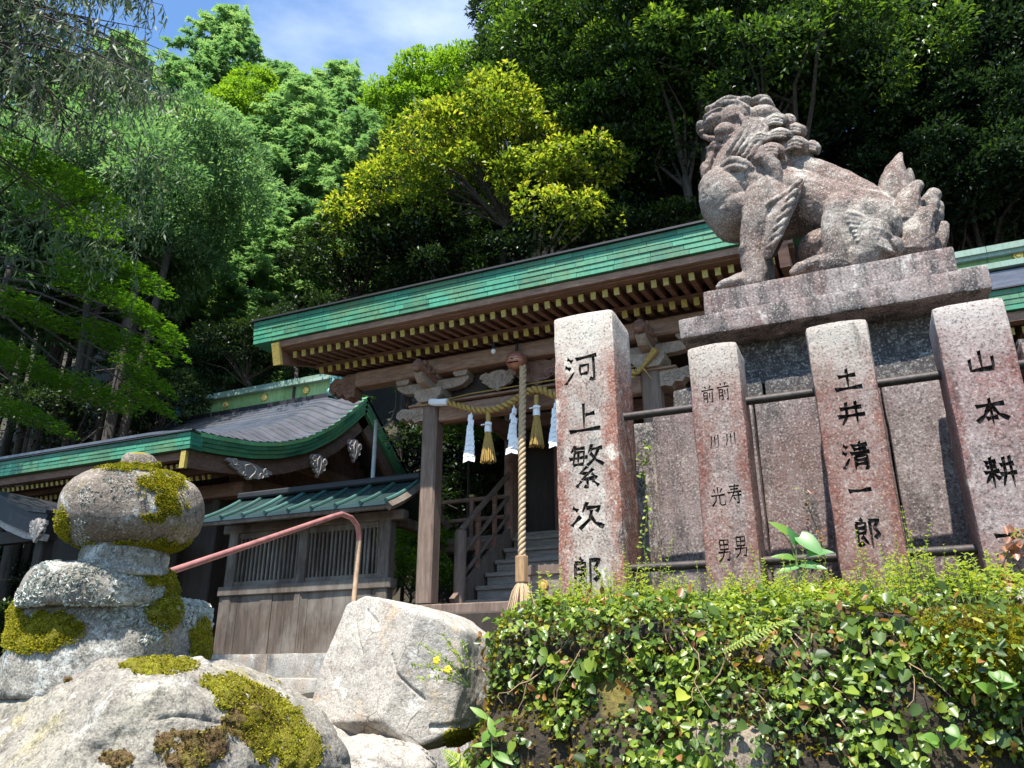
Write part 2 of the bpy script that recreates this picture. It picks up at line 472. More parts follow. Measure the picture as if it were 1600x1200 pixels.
# ================================================================== hall with curved copper roof (ridge along X, gable towards +X)
VX = -9.27; HX0 = -15.0
VP = [(8.578, 5.109), (9.108, 5.16), (9.982, 5.29), (10.619, 5.455), (11.301, 5.731), (12.032, 6.18), (12.62, 6.666), (13.145, 7.144)]
VR = [(13.145, 7.144), (13.817, 6.652), (14.963, 5.83), (15.63, 5.40), (16.3, 5.02)]
def lerp_prof(pr, y):
    for (a, za), (b, zb) in zip(pr, pr[1:]):
        if y <= b: return za + (zb - za) * (y - a) / (b - a)
    return pr[-1][1]
hall = thing('shrine_hall', 'old wooden hall with curved copper roof and green ridge behind the mossy stone finial', 'building', (-12.2, 11.5, 1.8))
def roof_z(x, y):
    t = (y - 8.578) / (13.145 - 8.578)
    bl = sstep(0, .95, VX - x)
    return lerp_prof(VP, y) + bl * (.05 + .26 * math.sin(math.pi * min(1, max(0, t))) ** .8 + .14 * t)
xs_ = sorted(set([HX0 + i * .4 for i in range(12)] + [VX - .95 + i * .095 for i in range(11)]))
NC = 25
for k in range(NC):
    y0 = 8.578 + (13.2 - 8.578) * k / NC; y1 = 8.578 + (13.2 - 8.578) * (k + 1) / NC
    m = MB(); vs = []; fs = []
    for x in xs_:
        za, zb = roof_z(x, y0), roof_z(x, y1)
        vs += [(x, y0, za - .02), (x, y0 - .004, za + .024), (x, y1 + .02, zb + .003), (x, y1 + .02, zb - .03)]
    for i in range(len(xs_) - 1):
        a, b = i * 4, i * 4 + 4
        fs += [(a, b, b + 1, a + 1), (a + 1, b + 1, b + 2, a + 2), (a + 2, b + 2, b + 3, a + 3), (a + 3, b + 3, b, a)]
    m.add(vs, fs)
    obj('roof_course', m, MAT['copper_roof'], hall)
m = MB()                                                     # rear slope
vs = []; fs = []
for (y, z) in VR:
    for x in (HX0, VX): vs += [(x, y, z + (.12 if x == HX0 else .0)), (x, y, z - .1)]
for j in range(len(VR) - 1):
    a = j * 4; fs += [(a, a + 2, a + 6, a + 4), (a + 1, a + 5, a + 7, a + 3), (a + 2, a + 3, a + 7, a + 6), (a, a + 4, a + 5, a + 1)]
m.add(vs, fs); obj('rear_roof', m, MAT['copper_roof'], hall)
# front eave tiles: four stepped rows of copper sheets
def eave_tiles(parent, x0, x1, yf, zb, zt, rows, length, mat, back=.25, jitter=.15):
    h = (zt - zb) / rows
    for r in range(rows):
        x = x0 - (r % 2) * length * .5 - random.random() * .1; z0 = zb + r * h; y = yf + (rows - 1 - r) * .007
        while x < x1:
            a = max(x, x0); b = min(x + length * random.uniform(1 - jitter, 1 + jitter), x1)
            if b - a > .03:
                m = MB(); m.b2((a + .002, y + random.uniform(0, .004), z0 + .002), (b - .002, y + back, z0 + h - .0025))
                obj('copper_tile', m, mat, parent)
            x = b if b > a else x + length
eave_tiles(hall, HX0, VX, 8.56, 4.825, 5.085, 4, .46, MAT['copper'])
m = MB(); m.b2((HX0 - .05, 8.53, 5.088), (VX + .02, 8.75, 5.105)); obj('eave_edge', m, MAT['dark_metal'], hall)
# verge: four stepped rows following the curve
def verge_rows(parent, prof, x, h, rows, piece, mat):
    pts = [Vector((0, y, z)) for y, z in prof]
    dense = []
    for a, b in zip(pts, pts[1:]):
        nseg = max(1, int((b - a).length / .09))
        dense += [a.lerp(b, i / nseg) for i in range(nseg)]
    dense.append(pts[-1])
    for _ in range(4):
        dense = [dense[0]] + [(dense[i - 1] + dense[i] * 2 + dense[i + 1]) / 4 for i in range(1, len(dense) - 1)] + [dense[-1]]
    nrm = []
    for i in range(len(dense)):
        d = dense[min(i + 1, len(dense) - 1)] - dense[max(i - 1, 0)]; d.normalize(); nrm.append(Vector((0, d.z, -d.y)))
    if nrm[0].z > 0: nrm = [-q for q in nrm]
    per = max(2, int(piece / .09))
    for r in range(rows):
        o0, o1 = h * r / rows, h * (r + 1) / rows - .005
        xo = x - r * .010
        i = 0; first = True
        while i < len(dense) - 1:
            j = min(len(dense) - 1, i + (per if not first or r % 2 == 0 else per // 2)); first = False
            m = MB(); vs = []; fs = []
            for q in range(i, j + 1):
                for o in (o0, o1):
                    for xx in (xo, xo - .22): pt = dense[q] + nrm[q] * o; vs.append((xx, pt.y, pt.z))
            for q in range(j - i):
                a = q * 4; fs += [(a, a + 4, a + 6, a + 2), (a + 1, a + 3, a + 7, a + 5), (a, a + 1, a + 5, a + 4), (a + 2, a + 6, a + 7, a + 3)]
            e = (j - i) * 4; fs += [(0, 2, 3, 1), (e, e + 1, e + 3, e + 2)]
            m.add(vs, fs); obj('copper_tile', m, mat, parent)
            i = j
    return dense, nrm
dn, nn = verge_rows(hall, VP, VX, .285, 4, .45, MAT['copper_olive'])
dn2, nn2 = verge_rows(hall, VR, VX, .285, 4, .45, MAT['copper_olive'])
def curve_board(dense, nrm, o0, o1, xa, xb, mat, name):
    m = MB(); vs = []; fs = []
    for q in range(len(dense)):
        for o in (o0, o1):
            for xx in (xa, xb): pt = dense[q] + nrm[q] * o; vs.append((xx, pt.y, pt.z))
    for q in range(len(dense) - 1):
        a = q * 4; fs += [(a, a + 4, a + 6, a + 2), (a + 1, a + 3, a + 7, a + 5), (a, a + 1, a + 5, a + 4), (a + 2, a + 6, a + 7, a + 3)]
    e = (len(dense) - 1) * 4; fs += [(0, 2, 3, 1), (e, e + 1, e + 3, e + 2)]
    m.add(vs, fs); return obj(name, m, mat, hall)
MAT['wood_barge'] = m_wood('warm_barge_wood', (.17, .09, .06), (.30, .18, .125), (1, .25, .6))
curve_board(dn, nn, .295, .56, VX - .10, VX - .18, MAT['wood_barge'], 'barge_board')
curve_board(dn2, nn2, .295, .56, VX - .10, VX - .18, MAT['wood_barge'], 'barge_board')
m = MB(); m.b2((VX - .185, 8.60, 4.53), (VX - .085, 8.66, 4.81)); obj('gilt_end', m, MAT['gilt'], hall)
# eave underside: board and two rows of rafters with yellow ends
m = MB(); m.b2((HX0, 8.70, 4.70), (VX - .2, 8.82, 4.82)); obj('eave_board', m, MAT['wood_red'], hall)
def rafters(parent, x0, x1, step, y0, z0, y1, z1, w, h, mat, cap):
    base = wloc(parent)
    m = MB(); m.bar((0, 0, 0), (0, y1 - y0, z1 - z0), w, h); me = m.mesh('rafter'); me.materials.append(mat)
    d = Vector((0, y1 - y0, z1 - z0)).normalized()
    mc = MB(); mc.bar(-d * .004, d * .008, w * 1.03, h * 1.03); mec = mc.mesh('rafter_cap'); mec.materials.append(cap)
    x = x0
    while x < x1:
        p = Vector((x + random.uniform(-.004, .004), y0, z0))
        o = obj('rafter', None, None, parent, p, mesh=me)
        obj('yellow_cap', None, None, o, p, mesh=mec)
        x += step
rafters(hall, HX0 + .1, VX - .3, .125, 8.86, 4.655, 9.6, 4.86, .055, .07, MAT['wood_red'], MAT['gilt'])
m = MB(); m.b2((HX0, 9.34, 4.66), (VX - .3, 9.46, 4.74)); obj('eave_board', m, MAT['wood_red'], hall)
rafters(hall, HX0 + .1, VX - .35, .125, 9.42, 4.60, 10.4, 4.95, .06, .075, MAT['wood_red'], MAT['gilt'])
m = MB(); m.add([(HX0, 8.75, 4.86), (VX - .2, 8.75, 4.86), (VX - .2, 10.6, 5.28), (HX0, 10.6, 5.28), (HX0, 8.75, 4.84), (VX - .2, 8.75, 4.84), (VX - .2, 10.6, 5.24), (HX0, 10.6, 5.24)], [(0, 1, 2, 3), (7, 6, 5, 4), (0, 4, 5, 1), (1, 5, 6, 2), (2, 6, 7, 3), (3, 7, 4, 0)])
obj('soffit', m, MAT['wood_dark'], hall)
m = MB(); m.b2((HX0 + .3, 10.05, 4.42), (VX - .25, 10.3, 4.66), .01); obj('purlin', m, MAT['wood_red'], hall)
# walls, corner posts, gable boards
m = MB(); m.b2((HX0 + .4, 10.3, 1.75), (VX - .85, 10.42, 4.9)); m.b2((VX - .95, 10.42, 1.75), (VX - .85, 15.3, 5.0)); m.b2((HX0 + .4, 15.2, 1.75), (VX - .85, 15.3, 4.9))
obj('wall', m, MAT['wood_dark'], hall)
for x in (HX0 + .5, HX0 + 1.7, HX0 + 2.9, HX0 + 4.0, VX - .9):
    m = MB(); m.box((x, 10.24, 3.1), (.17, .17, 2.7), None, .02); obj('wall_post', m, MAT['wood_dark'], hall)
gz = lambda y: (lerp_prof(VP, y) if y < 13.145 else lerp_prof(VR, y)) - .5
y = 10.5
while y < 15.3:
    m = MB(); m.b2((VX - .80, y, 4.85), (VX - .76, y + .17, max(4.9, gz(y + .08)))); obj('gable_board', m, MAT['wood_red'], hall); y += .18
for y0, y1, z in ((10.3, 15.4, 4.83), (11.2, 14.6, 5.45)):
    m = MB(); m.b2((VX - .82, y0, z - .12), (VX - .66, y1, z + .1), .01); obj('gable_beam', m, MAT['wood_beam'], hall)
# carved pendants
def spiral(c, r0, turns, sgn, ax_u, ax_w, tube_r, m, start=0):
    pts = []; rs = []
    N = int(18 * turns)
    for i in range(N + 1):
        t = i / N; a = start + sgn * t * turns * 2 * math.pi; r = r0 * (1 - .85 * t)
        pts.append(Vector(c) + ax_u * (r * math.cos(a)) + ax_w * (r * math.sin(a))); rs.append(tube_r * (1 - .5 * t))
    m.tube(pts, rs, 6)
def carving(parent, c, w, h, mat, au=Vector((0, 1, 0)), name='carved_pendant', th=.05):
    """flat scrolled board: lobed outline with thin raised volutes on its face"""
    c = Vector(c); aw = Vector((0, 0, 1)); an = au.cross(aw).normalized(); m = MB(); wt = min(w, h * 1.5)
    half = [(0, -.5), (.07, -.40), (.05, -.33), (.17, -.31), (.26, -.22), (.22, -.12), (.33, -.10), (.43, .02), (.40, .12), (.5, .2), (.47, .36), (.36, .42), (.24, .38), (.14, .46), (0, .48)]
    poly = half + [(-x, z) for x, z in reversed(half[1:-1])]
    m.prism([(x * w, z * h) for x, z in poly], lambda u, v, t: c + au * u + aw * v + an * t, -th * .5, th * .5)
    for f in (-1, 1):
        o = an * (f * th * .5)
        for s in (-1, 1):
            spiral(c + o + au * (s * w * .34) + aw * h * .22, wt * .13, 1.6, s, au, aw, wt * .03, m, math.pi * .5)
            spiral(c + o + au * (s * w * .26) - aw * h * .03, wt * .12, 1.5, -s, au, aw, wt * .028, m, 0)
            spiral(c + o + au * (s * w * .11) - aw * h * .22, wt * .09, 1.4, s, au, aw, wt * .024, m, 0)
            m.tube([c + o + aw * h * .42, c + o + au * s * w * .12 + aw * h * .22, c + o + au * s * w * .10 - aw * h * .05, c + o - aw * h * .42], [wt * .02, wt * .035, wt * .03, wt * .015], 6)
    return obj(name, m, mat, parent, smooth=40)
carving(hall, (VX - .05, 9.95, 4.78), 1.1, .30, MAT['wood_carved_grey'])
carving(hall, (VX - .05, 11.75, 5.30), .50, .46, MAT['wood_carved_grey'])
carving(hall, (VX - .05, 12.86, 5.88), .46, .50, MAT['wood_carved_grey'])
# ridge: lime board, pale cap, dark foot, crests, end ornament
RX0, RX1 = -14.5, -10.15
m = MB(); m.b2((RX0, 12.93, 7.18), (RX1, 13.35, 7.30)); obj('ridge_foot', m, MAT['dark_metal'], hall)
x = RX0
while x < RX1:
    b = min(x + .62, RX1); m = MB(); m.b2((x + .004, 12.99, 7.30), (b - .004, 13.29, 7.60)); obj('ridge_panel', m, MAT['copper_lime'], hall); x += .62
x = RX0 - .1
while x < RX1 + .1:
    b = min(x + .45, RX1 + .1); m = MB(); m.b2((x + .003, 12.86, 7.60), (b - .003, 13.42, 7.665)); obj('ridge_cap', m, MAT['copper_cap'], hall)
    m = MB(); m.b2((x + .003, 12.91, 7.665), (b - .003, 13.37, 7.76)); obj('ridge_cap', m, MAT['copper_cap'], hall); x += .45
def crest(parent, c, r):
    m = MB(); prof = []
    for (q, t) in ((r, 0), (r, -.018), (r * .86, -.03), (r * .8, -.02), (r * .55, -.02), (r * .42, -.034), (r * .2, -.036)):
        prof.append((q, t))
    n_ = 16; vs = []; fs = []
    for q, t in prof:
        for i in range(n_):
            a = 2 * math.pi * i / n_; k = 1 + (.06 * math.cos(a * 8) if q > r * .8 else 0)
            vs.append((c[0] + q * k * math.cos(a), c[1] + t, c[2] + q * k * math.sin(a)))
    for j in range(len(prof) - 1):
        for i in range(n_): a, b = j * n_ + i, j * n_ + (i + 1) % n_; fs.append((a, b, b + n_, a + n_))
    fs.append(tuple(range(n_))); fs.append(tuple(range((len(prof) - 1) * n_, len(prof) * n_)))
    m.add(vs, fs); return obj('gold_crest', m, MAT['gold'], parent, smooth=50)
for px, py in ((353, 634), (414, 622), (479, 608)):
    q = at(px, py, Y=12.985); crest(hall, (q.x, 12.985, 7.46), .085)
MAT['copper_teal'] = m_copper('teal_copper_ornament', (.09, .27, .26), (.22, .48, .46), (.12, .3, .25))
m = MB(); m.b2((RX0 - .16, 12.86, 7.18), (RX0, 13.42, 7.78), .03)
spiral(Vector((RX0 - .2, 12.84, 7.36)), .13, 1.3, -1, Vector((1, 0, 0)), Vector((0, 0, 1)), .05, m)
m.tube([(RX0 - .05, 12.95, 7.3), (RX0 - .3, 12.9, 7.22), (RX0 - .46, 12.88, 7.12), (RX0 - .5, 12.88, 7.02)], [.09, .08, .06, .03], 8)
m.tube([(RX0 - .1, 13.1, 7.7), (RX0 - .26, 13.05, 7.62), (RX0 - .36, 13.0, 7.44)], [.1, .08, .04], 8)
obj('ridge_end_ornament', m, MAT['copper_teal'], hall, smooth=50)
m = MB(); m.b2((RX1, 12.90, 7.22), (RX1 + .14, 13.38, 7.78), .03); m.tube([(RX1 + .05, 12.9, 7.3), (RX1 + .22, 12.88, 7.22), (RX1 + .3, 12.86, 7.1)], [.09, .07, .03], 8)
obj('ridge_end_ornament', m, MAT['copper_teal'], hall, smooth=50)

# ------------------------------------------------------------------ low dark porch roof at the edge of the picture
porch = thing('porch_roof', 'small dark curved porch roof with carved pendant beside the mossy finial', 'roof', (-11.8, 7.6, 1.8))
porch['kind'] = 'thing'
prof = [(-13.8, 4.02), (-13.0, 4.22), (-12.4, 4.25), (-11.9, 4.13), (-11.45, 3.93), (-11.0, 3.78), (-10.6, 3.72)]
for nm, o0, o1, ya, yb, mt in (('roof_skin', 0, .05, 7.42, 9.9, 'dark_metal'), ('roof_edge', -.27, -.005, 7.46, 7.6, 'dark_metal'), ('barge_board', -.37, -.275, 7.52, 7.6, 'wood_carved_grey')):
    m = MB(); vs = []; fs = []
    for x, z in prof:
        for o in (o0, o1):
            for y in (ya, yb): vs.append((x + (o if o < 0 else 0) * .25 * (1 if x > -12.4 else -1), y, z + o))
    for q in range(len(prof) - 1):
        a = q * 4; fs += [(a, a + 4, a + 6, a + 2), (a + 1, a + 3, a + 7, a + 5), (a, a + 1, a + 5, a + 4), (a + 2, a + 6, a + 7, a + 3)]
    e = (len(prof) - 1) * 4; fs += [(0, 2, 3, 1), (e, e + 1, e + 3, e + 2)]
    m.add(vs, fs); obj(nm, m, MAT[mt], porch, smooth=40)
carving(porch, (-10.78, 7.48, 3.50), .34, .36, MAT['wood_carved_grey'], Vector((1, 0, 0)))
for x in (-13.4, -10.95):
    m = MB(); m.box((x, 7.75, 2.7), (.18, .18, 1.9), None, .02); obj('porch_post', m, MAT['wood_dark'], porch)
m = MB(); m.b2((-13.5, 7.68, 3.4), (-10.8, 7.82, 3.58)); obj('porch_beam', m, MAT['wood_dark'], porch)

# ------------------------------------------------------------------ roofed lattice wall
lat = thing('lattice_wall', 'weathered wooden lattice wall with small copper roof beside the pink handrail', 'wall', (-6.6, 8.2, 1.79))
lat['kind'] = 'thing'
LY = 8.2
for x, w in ((-7.74, .15), (-6.58, .13), (-5.36, .16)):
    m = MB(); m.box((x, LY, 2.62), (w, .15, 1.66), None, .012); obj('post', m, MAT['wood_grey'], lat)
m = MB(); m.b2((-7.88, LY - .10, 2.52), (-5.22, LY + .06, 2.64), .01); obj('sill_rail', m, MAT['wood_grey'], lat)
m = MB(); m.b2((-7.92, LY - .085, 3.335), (-5.1, LY + .06, 3.45), .01); obj('head_rail', m, MAT['wood_grey'], lat)
m = MB(); m.b2((-7.66, LY - .05, 2.64), (-5.44, LY + .0, 2.70)); obj('bottom_rail', m, MAT['wood_grey'], lat)
m = MB(); m.b2((-7.66, LY - .04, 3.26), (-5.44, LY + .0, 3.333)); obj('top_rail', m, MAT['wood_grey'], lat)
for x0, x1, N in ((-7.66, -6.65, 15), (-6.51, -5.44, 17)):
    for i in range(N):
        x = x0 + (x1 - x0) * (i + .5) / N + random.uniform(-.006, .006)
        m = MB(); m.box((x, LY - .02, 2.98), (.026, .03, .56), Matrix.Rotation(random.uniform(-.008, .008), 3, 'Y')); obj('slat', m, MAT['wood_grey'], lat)
x = -7.86
while x < -5.3:
    b = min(x + random.uniform(.15, .22), -5.28); m = MB(); m.b2((x + .002, LY - .06 + random.uniform(-.006, .006), 1.80), (b - .002, LY - .02, 2.52)); obj('wall_plank', m, MAT['wood_grey'], lat); x = b
m = MB(); m.b2((-6.62, LY - .085, 1.80), (-6.54, LY - .06, 2.52)); obj('cover_strip', m, MAT['wood_grey'], lat)
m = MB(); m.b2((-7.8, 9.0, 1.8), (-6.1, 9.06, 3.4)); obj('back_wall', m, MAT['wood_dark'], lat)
m = MB(); m.b2((-5.44, LY + .08, 1.7), (-5.28, 9.4, 1.8)); obj('side_rail', m, MAT['wood_grey'], lat)
m = MB(); m.b2((-5.40, LY + .08, 3.3), (-5.28, 9.3, 3.42)); obj('side_rail', m, MAT['wood_grey'], lat)
def lroof(y): t = (y - 7.72) / .72; return 3.45 + .40 * (t * .75 + .25 * t * t)
MAT['copper_panel'] = m_plain('blue_green_copper_sheet', (.032, .058, .058), .26, .2, .35, 2.5, .1)
MAT['copper_batten'] = m_copper('batten_copper', (.02, .07, .06), (.06, .17, .15), (.04, .10, .08))
ys = [7.72 + .72 * i / 6 for i in range(7)]
X0, X1, NB = -7.95, -5.08, 8
for k in range(NB):
    a = X0 + (X1 - X0) * k / NB; b = X0 + (X1 - X0) * (k + 1) / NB
    for s in (1, -1):
        m = MB(); vs = []; fs = []
        for y in ys:
            yy = y if s == 1 else 16.88 - y
            for x in (a + .004, b - .004): vs += [(x, yy, lroof(y) + .018), (x, yy, lroof(y) - .02)]
        for j in range(6):
            q = j * 4; fs += [(q, q + 2, q + 6, q + 4), (q + 1, q + 5, q + 7, q + 3), (q + 2, q + 3, q + 7, q + 6), (q, q + 4, q + 5, q + 1)]
        fs += [(0, 1, 3, 2), (24, 26, 27, 25)]
        m.add(vs, fs); obj('roof_panel', m, MAT['copper_panel'], lat, smooth=30)
for k in range(NB + 1):
    a = X0 + (X1 - X0) * k / NB
    m = MB(); m.tube([(a, y, lroof(y) + .03) for y in [7.70] + ys[1:]], .026, 8); obj('roof_batten', m, MAT['copper_batten'], lat, smooth=40)
m = MB(); m.b2((X0 - .05, 8.36, 3.87), (X1 + .05, 8.52, 3.96), .02); obj('roof_ridge', m, MAT['dark_metal'], lat)
for s in (1, -1):
    m = MB(); m.tube([(X1 + .03, (y if s == 1 else 16.88 - y), lroof(y) - .05) for y in ys], .055, 4); obj('verge_board', m, MAT['wood_grey'], lat)
m = MB(); m.b2((X0, 7.74, 3.385), (X1, 7.80, 3.43)); obj('eave_strip', m, MAT['wood_grey'], lat)
for k in range(9):
    x = X0 + .1 + k * .33
    m = MB(); m.bar((x, 7.78, 3.40), (x, 8.3, 3.62), .045, .05); obj('rafter', m, MAT['wood_grey'], lat)

# ------------------------------------------------------------------ grey pipe, fire extinguisher
m = MB(); a = at(588, 660, Y=9.0); b = at(583, 752, Y=9.0)
pole = thing('grey_pipe', 'pale grey plastic pipe standing up behind the small lattice roof', 'pipe', (a.x, 9.0, 1.8))
m.tube([(a.x, 9.0, 1.8), (a.x, 9.0, a.z)], .030, 10); obj('pipe_body', m, m_plain('pale_grey_plastic', (.42, .46, .47), .5), pole, smooth=40)
m = MB(); m.tube([(a.x, 9.0, a.z - .01), (a.x, 9.0, a.z + .03)], .036, 10); obj('pipe_cap', m, m_plain('grey_plastic_cap', (.3, .33, .34), .5), pole, smooth=40)
m = MB(); m.tube([at(*q, Y=9.0) for q in ((590, 672), (602, 666), (612, 655), (619, 635), (620, 612), (612, 592))], .012, 6)
cab = obj('drooping_cable', m, m_plain('grey_green_cable', (.16, .19, .17), .6), smooth=60)
tag(cab, 'thin grey cable drooping from the main roof to the grey pipe', 'cable')
ex = thing('fire_extinguisher', 'red fire extinguisher in the dark gap beside the lattice wall', 'extinguisher', (-7.93, 8.02, 1.79))
m = MB(); m.lathe([(.07, 0), (.08, .02), (.08, .38), (.06, .43), (.03, .46), (.03, .49)], (-7.93, 8.02, 1.79), 16); obj('cylinder', m, m_plain('red_enamel', (.50, .015, .012), .3), ex, smooth=40)
m = MB(); m.lathe([(.0815, .16), (.0815, .27)], (-7.93, 8.02, 1.79), 16); obj('paper_label', m, MAT['white'], ex, smooth=40)
m = MB(); m.tube([(-7.93, 8.02, 2.28), (-7.85, 7.97, 2.3), (-7.83, 7.95, 2.2), (-7.84, 7.94, 2.0)], .012, 6); m.bar((-7.97, 8.02, 2.3), (-7.85, 8.02, 2.32), .02, .015); obj('hose', m, MAT['dark_metal'], ex, smooth=60)
# ================================================================== main shrine porch
SX0, SX1 = -6.96, -0.15
shrine = thing('shrine_building', 'wooden shrine with long green copper eave, rope and bell above the stairs', 'building', (-3.4, 9.0, 2.1))
eave_tiles(shrine, SX0, SX1, 7.2, 5.60, 5.90, 5, .37, MAT['copper'], .3)
m = MB(); m.b2((SX0 - .03, 7.165, 5.902), (SX1 + .03, 7.5, 5.925)); obj('eave_edge', m, MAT['dark_metal'], shrine)
def slab(name, y0, z0, y1, z1, t, mat, x0=SX0, x1=SX1):
    m = MB(); m.add([(x0, y0, z0), (x1, y0, z0), (x1, y1, z1), (x0, y1, z1), (x0, y0, z0 - t), (x1, y0, z0 - t), (x1, y1, z1 - t), (x0, y1, z1 - t)],
                    [(0, 1, 2, 3), (7, 6, 5, 4), (0, 4, 5, 1), (1, 5, 6, 2), (2, 6, 7, 3), (3, 7, 4, 0)])
    return obj(name, m, mat, shrine)
slab('roof', 7.3, 5.955, 11.5, 7.75, .16, MAT['copper_roof']); slab('roof', 11.5, 7.75, 14.6, 6.3, .16, MAT['copper_roof'])
m = MB(); m.b2((SX0 + .3, 11.3, 7.72), (SX1 - .3, 11.7, 8.15), .02); obj('ridge', m, MAT['copper_lime'], shrine)
m = MB(); m.b2((SX0 + .2, 11.22, 8.15), (SX1 - .2, 11.78, 8.24), .02); obj('ridge_cap', m, MAT['copper_cap'], shrine)
# eave boards and rafters
m = MB(); m.b2((-6.62, 7.27, 5.515), (SX1 - .1, 7.45, 5.592)); obj('eave_board', m, MAT['wood_beam'], shrine)
m = MB(); m.b2((-6.60, 7.33, 5.495), (SX1 - .1, 7.46, 5.512)); obj('eave_board', m, MAT['wood_red'], shrine)
rafters(shrine, -6.42, SX1 - .2, .1352, 7.43, 5.445, 8.15, 5.567, .056, .082, MAT['wood_red'], MAT['gilt'])
slab('soffit', 7.46, 5.512, 8.2, 5.64, .012, MAT['wood_red'], -6.55, SX1 - .12)
m = MB(); m.b2((-6.45, 7.90, 5.43), (SX1 - .15, 8.02, 5.482)); obj('eave_board', m, MAT['wood_beam'], shrine)
rafters(shrine, -6.33, SX1 - .25, .1352, 7.88, 5.375, 9.0, 5.655, .06, .085, MAT['wood_red'], MAT['gilt'])
slab('soffit', 7.95, 5.45, 10.8, 6.16, .012, MAT['wood_red'], -6.5, SX1 - .15)
for x, s in ((-6.60, -1), (SX1 - .2, 1)):
    m = MB(); m.bar((x, 7.30, 5.43), (x, 11.0, 6.6), .10, .27); obj('barge_board', m, MAT['wood_red'], shrine)
    if s < 0:
        m = MB(); m.bar((x, 7.275, 5.425), (x, 7.325, 5.44), .115, .29); obj('gilt_end', m, MAT['gilt'], shrine)
# purlin beam and its carved ends
m = MB(); m.b2((-5.92, 8.06, 5.135), (-1.0 + .2, 8.28, 5.345), .02); obj('purlin', m, MAT['wood_beam'], shrine)
def nose(name, x, s, y0, y1, z0, z1, L, mat):
    """scroll-carved beam end reaching out in the direction s along X"""
    h = z1 - z0; pts = [(0, 0), (0, h), (L * .35, h), (L * .55, h * .86), (L * .78, h * .95), (L * .98, h * .72), (L, h * .42), (L * .86, h * .22), (L * .72, h * .34), (L * .6, h * .12), (L * .42, h * .2), (L * .3, -h * .06), (L * .12, h * .04)]
    m = MB(); m.prism(pts, lambda u, w, t: (x + s * u, t, z0 + w), y0, y1)
    for cu, cw, r in ((.80, .6, .2), (.5, .5, .22), (.22, .45, .22)):
        spiral(Vector((x + s * L * cu, y0 - .004, z0 + h * cw)), h * r * 1.4, 1.4, s, Vector((1, 0, 0)), Vector((0, 0, 1)), .012, m)
    return obj(name, m, mat, shrine, smooth=35)
nose('carved_beam_end', -5.92, -1, 8.08, 8.26, 5.0, 5.33, .42, MAT['wood_red'])
nose('carved_beam_end', -.8, 1, 8.08, 8.26, 5.0, 5.33, .42, MAT['wood_red'])
CXS = (-4.775, -1.955); CY = 8.205
for k, cx in enumerate(CXS):
    m = MB(); m.box((cx, CY, 3.53), (.21, .21, 2.46), None, .025); obj('column', m, MAT['wood_post'], shrine)
    m = MB(); m.lathe([(.2, 0), (.2, .08), (.16, .11)], (cx, CY, 2.19), 12); obj('column_base', m, MAT['step_stone'], shrine)
    m = MB()
    m.prism([(-.12, 0), (.12, 0), (.19, .08), (.19, .17), (-.19, .17), (-.19, .08)], lambda u, w, t: (cx + u, t, 4.762 + w), CY - .17, CY + .17); obj('bearing_block', m, MAT['wood_carved'], shrine)
    arm = [(-.52, .13), (-.52, .09), (-.42, .02), (-.3, 0), (.3, 0), (.42, .02), (.52, .09), (.52, .13)]
    m = MB(); m.prism(arm, lambda u, w, t: (cx + u, t, 4.935 + w), CY - .06, CY + .06); obj('bracket_arm', m, MAT['wood_carved'], shrine)
    m = MB(); m.prism(arm, lambda u, w, t: (cx + t, CY + u * .8, 4.937 + w), -.055, .055); obj('bracket_arm', m, MAT['wood_carved'], shrine)
    for u in (-.42, 0, .42):
        m = MB(); m.prism([(-.07, 0), (.07, 0), (.10, .04), (.10, .072), (-.10, .072), (-.10, .04)], lambda a, w, t: (cx + u + a, t, 5.064 + w), CY - .1, CY + .1); obj('small_block', m, MAT['wood_carved'], shrine)
    m = MB()                                                     # carved animal head under the eave
    m.tube([(cx, CY - .05, 5.08), (cx, CY - .3, 5.1), (cx, CY - .44, 5.16), (cx, CY - .5, 5.10)], [.09, .085, .075, .04], 8)
    for s in (-1, 1):
        m.ellip((cx + s * .07, CY - .36, 5.19), (.03, .06, .04)); spiral(Vector((cx + s * .085, CY - .26, 5.12)), .07, 1.2, 1, Vector((0, 1, 0)), Vector((0, 0, 1)), .02, m)
    m.ellip((cx, CY - .47, 5.09), (.05, .05, .035))
    obj('carved_head', m, MAT['wood_red'], shrine, smooth=50)
    nose('carved_beam_nose', cx + (-.105 if k == 0 else .105), -1 if k == 0 else 1, CY - .075, CY + .075, 4.545, 4.755, .40, MAT['wood_carved'])
m = MB(); m.b2((CXS[0] + .105, CY - .07, 4.51), (CXS[1] - .105, CY + .07, 4.72), .015); obj('tie_beam', m, MAT['wood_beam'], shrine)
m = MB(); m.b2((CXS[0] - .3, CY - .12, 4.735), (CXS[1] + .3, CY + .12, 4.758)); obj('tie_plate', m, MAT['wood_beam'], shrine)
for x, w in ((-3.85, .5), (-2.85, .5)):
    carving(shrine, (x, CY - .05, 4.93), w, .28, MAT['wood_carved'], Vector((1, 0, 0)), 'cloud_carving', .04)
carving(shrine, (-3.35, CY + .0, 4.97), .7, .34, MAT['wood_red'], Vector((1, 0, 0)), 'strut_carving', .05)
m = MB(); m.b2((CXS[0] + .2, CY + .1, 4.76), (CXS[1] - .2, CY + .13, 5.13)); obj('strut_panel', m, MAT['wood_dark'], shrine)
# rainbow beams back to the body of the shrine
for cx in CXS:
    m = MB(); m.tube([(cx, CY + .1, 4.62), (cx, 9.2, 4.95), (cx, 10.2, 5.05), (cx, 10.9, 4.95)], [.1, .12, .12, .1], 8); obj('rainbow_beam', m, MAT['wood_red'], shrine, smooth=50)
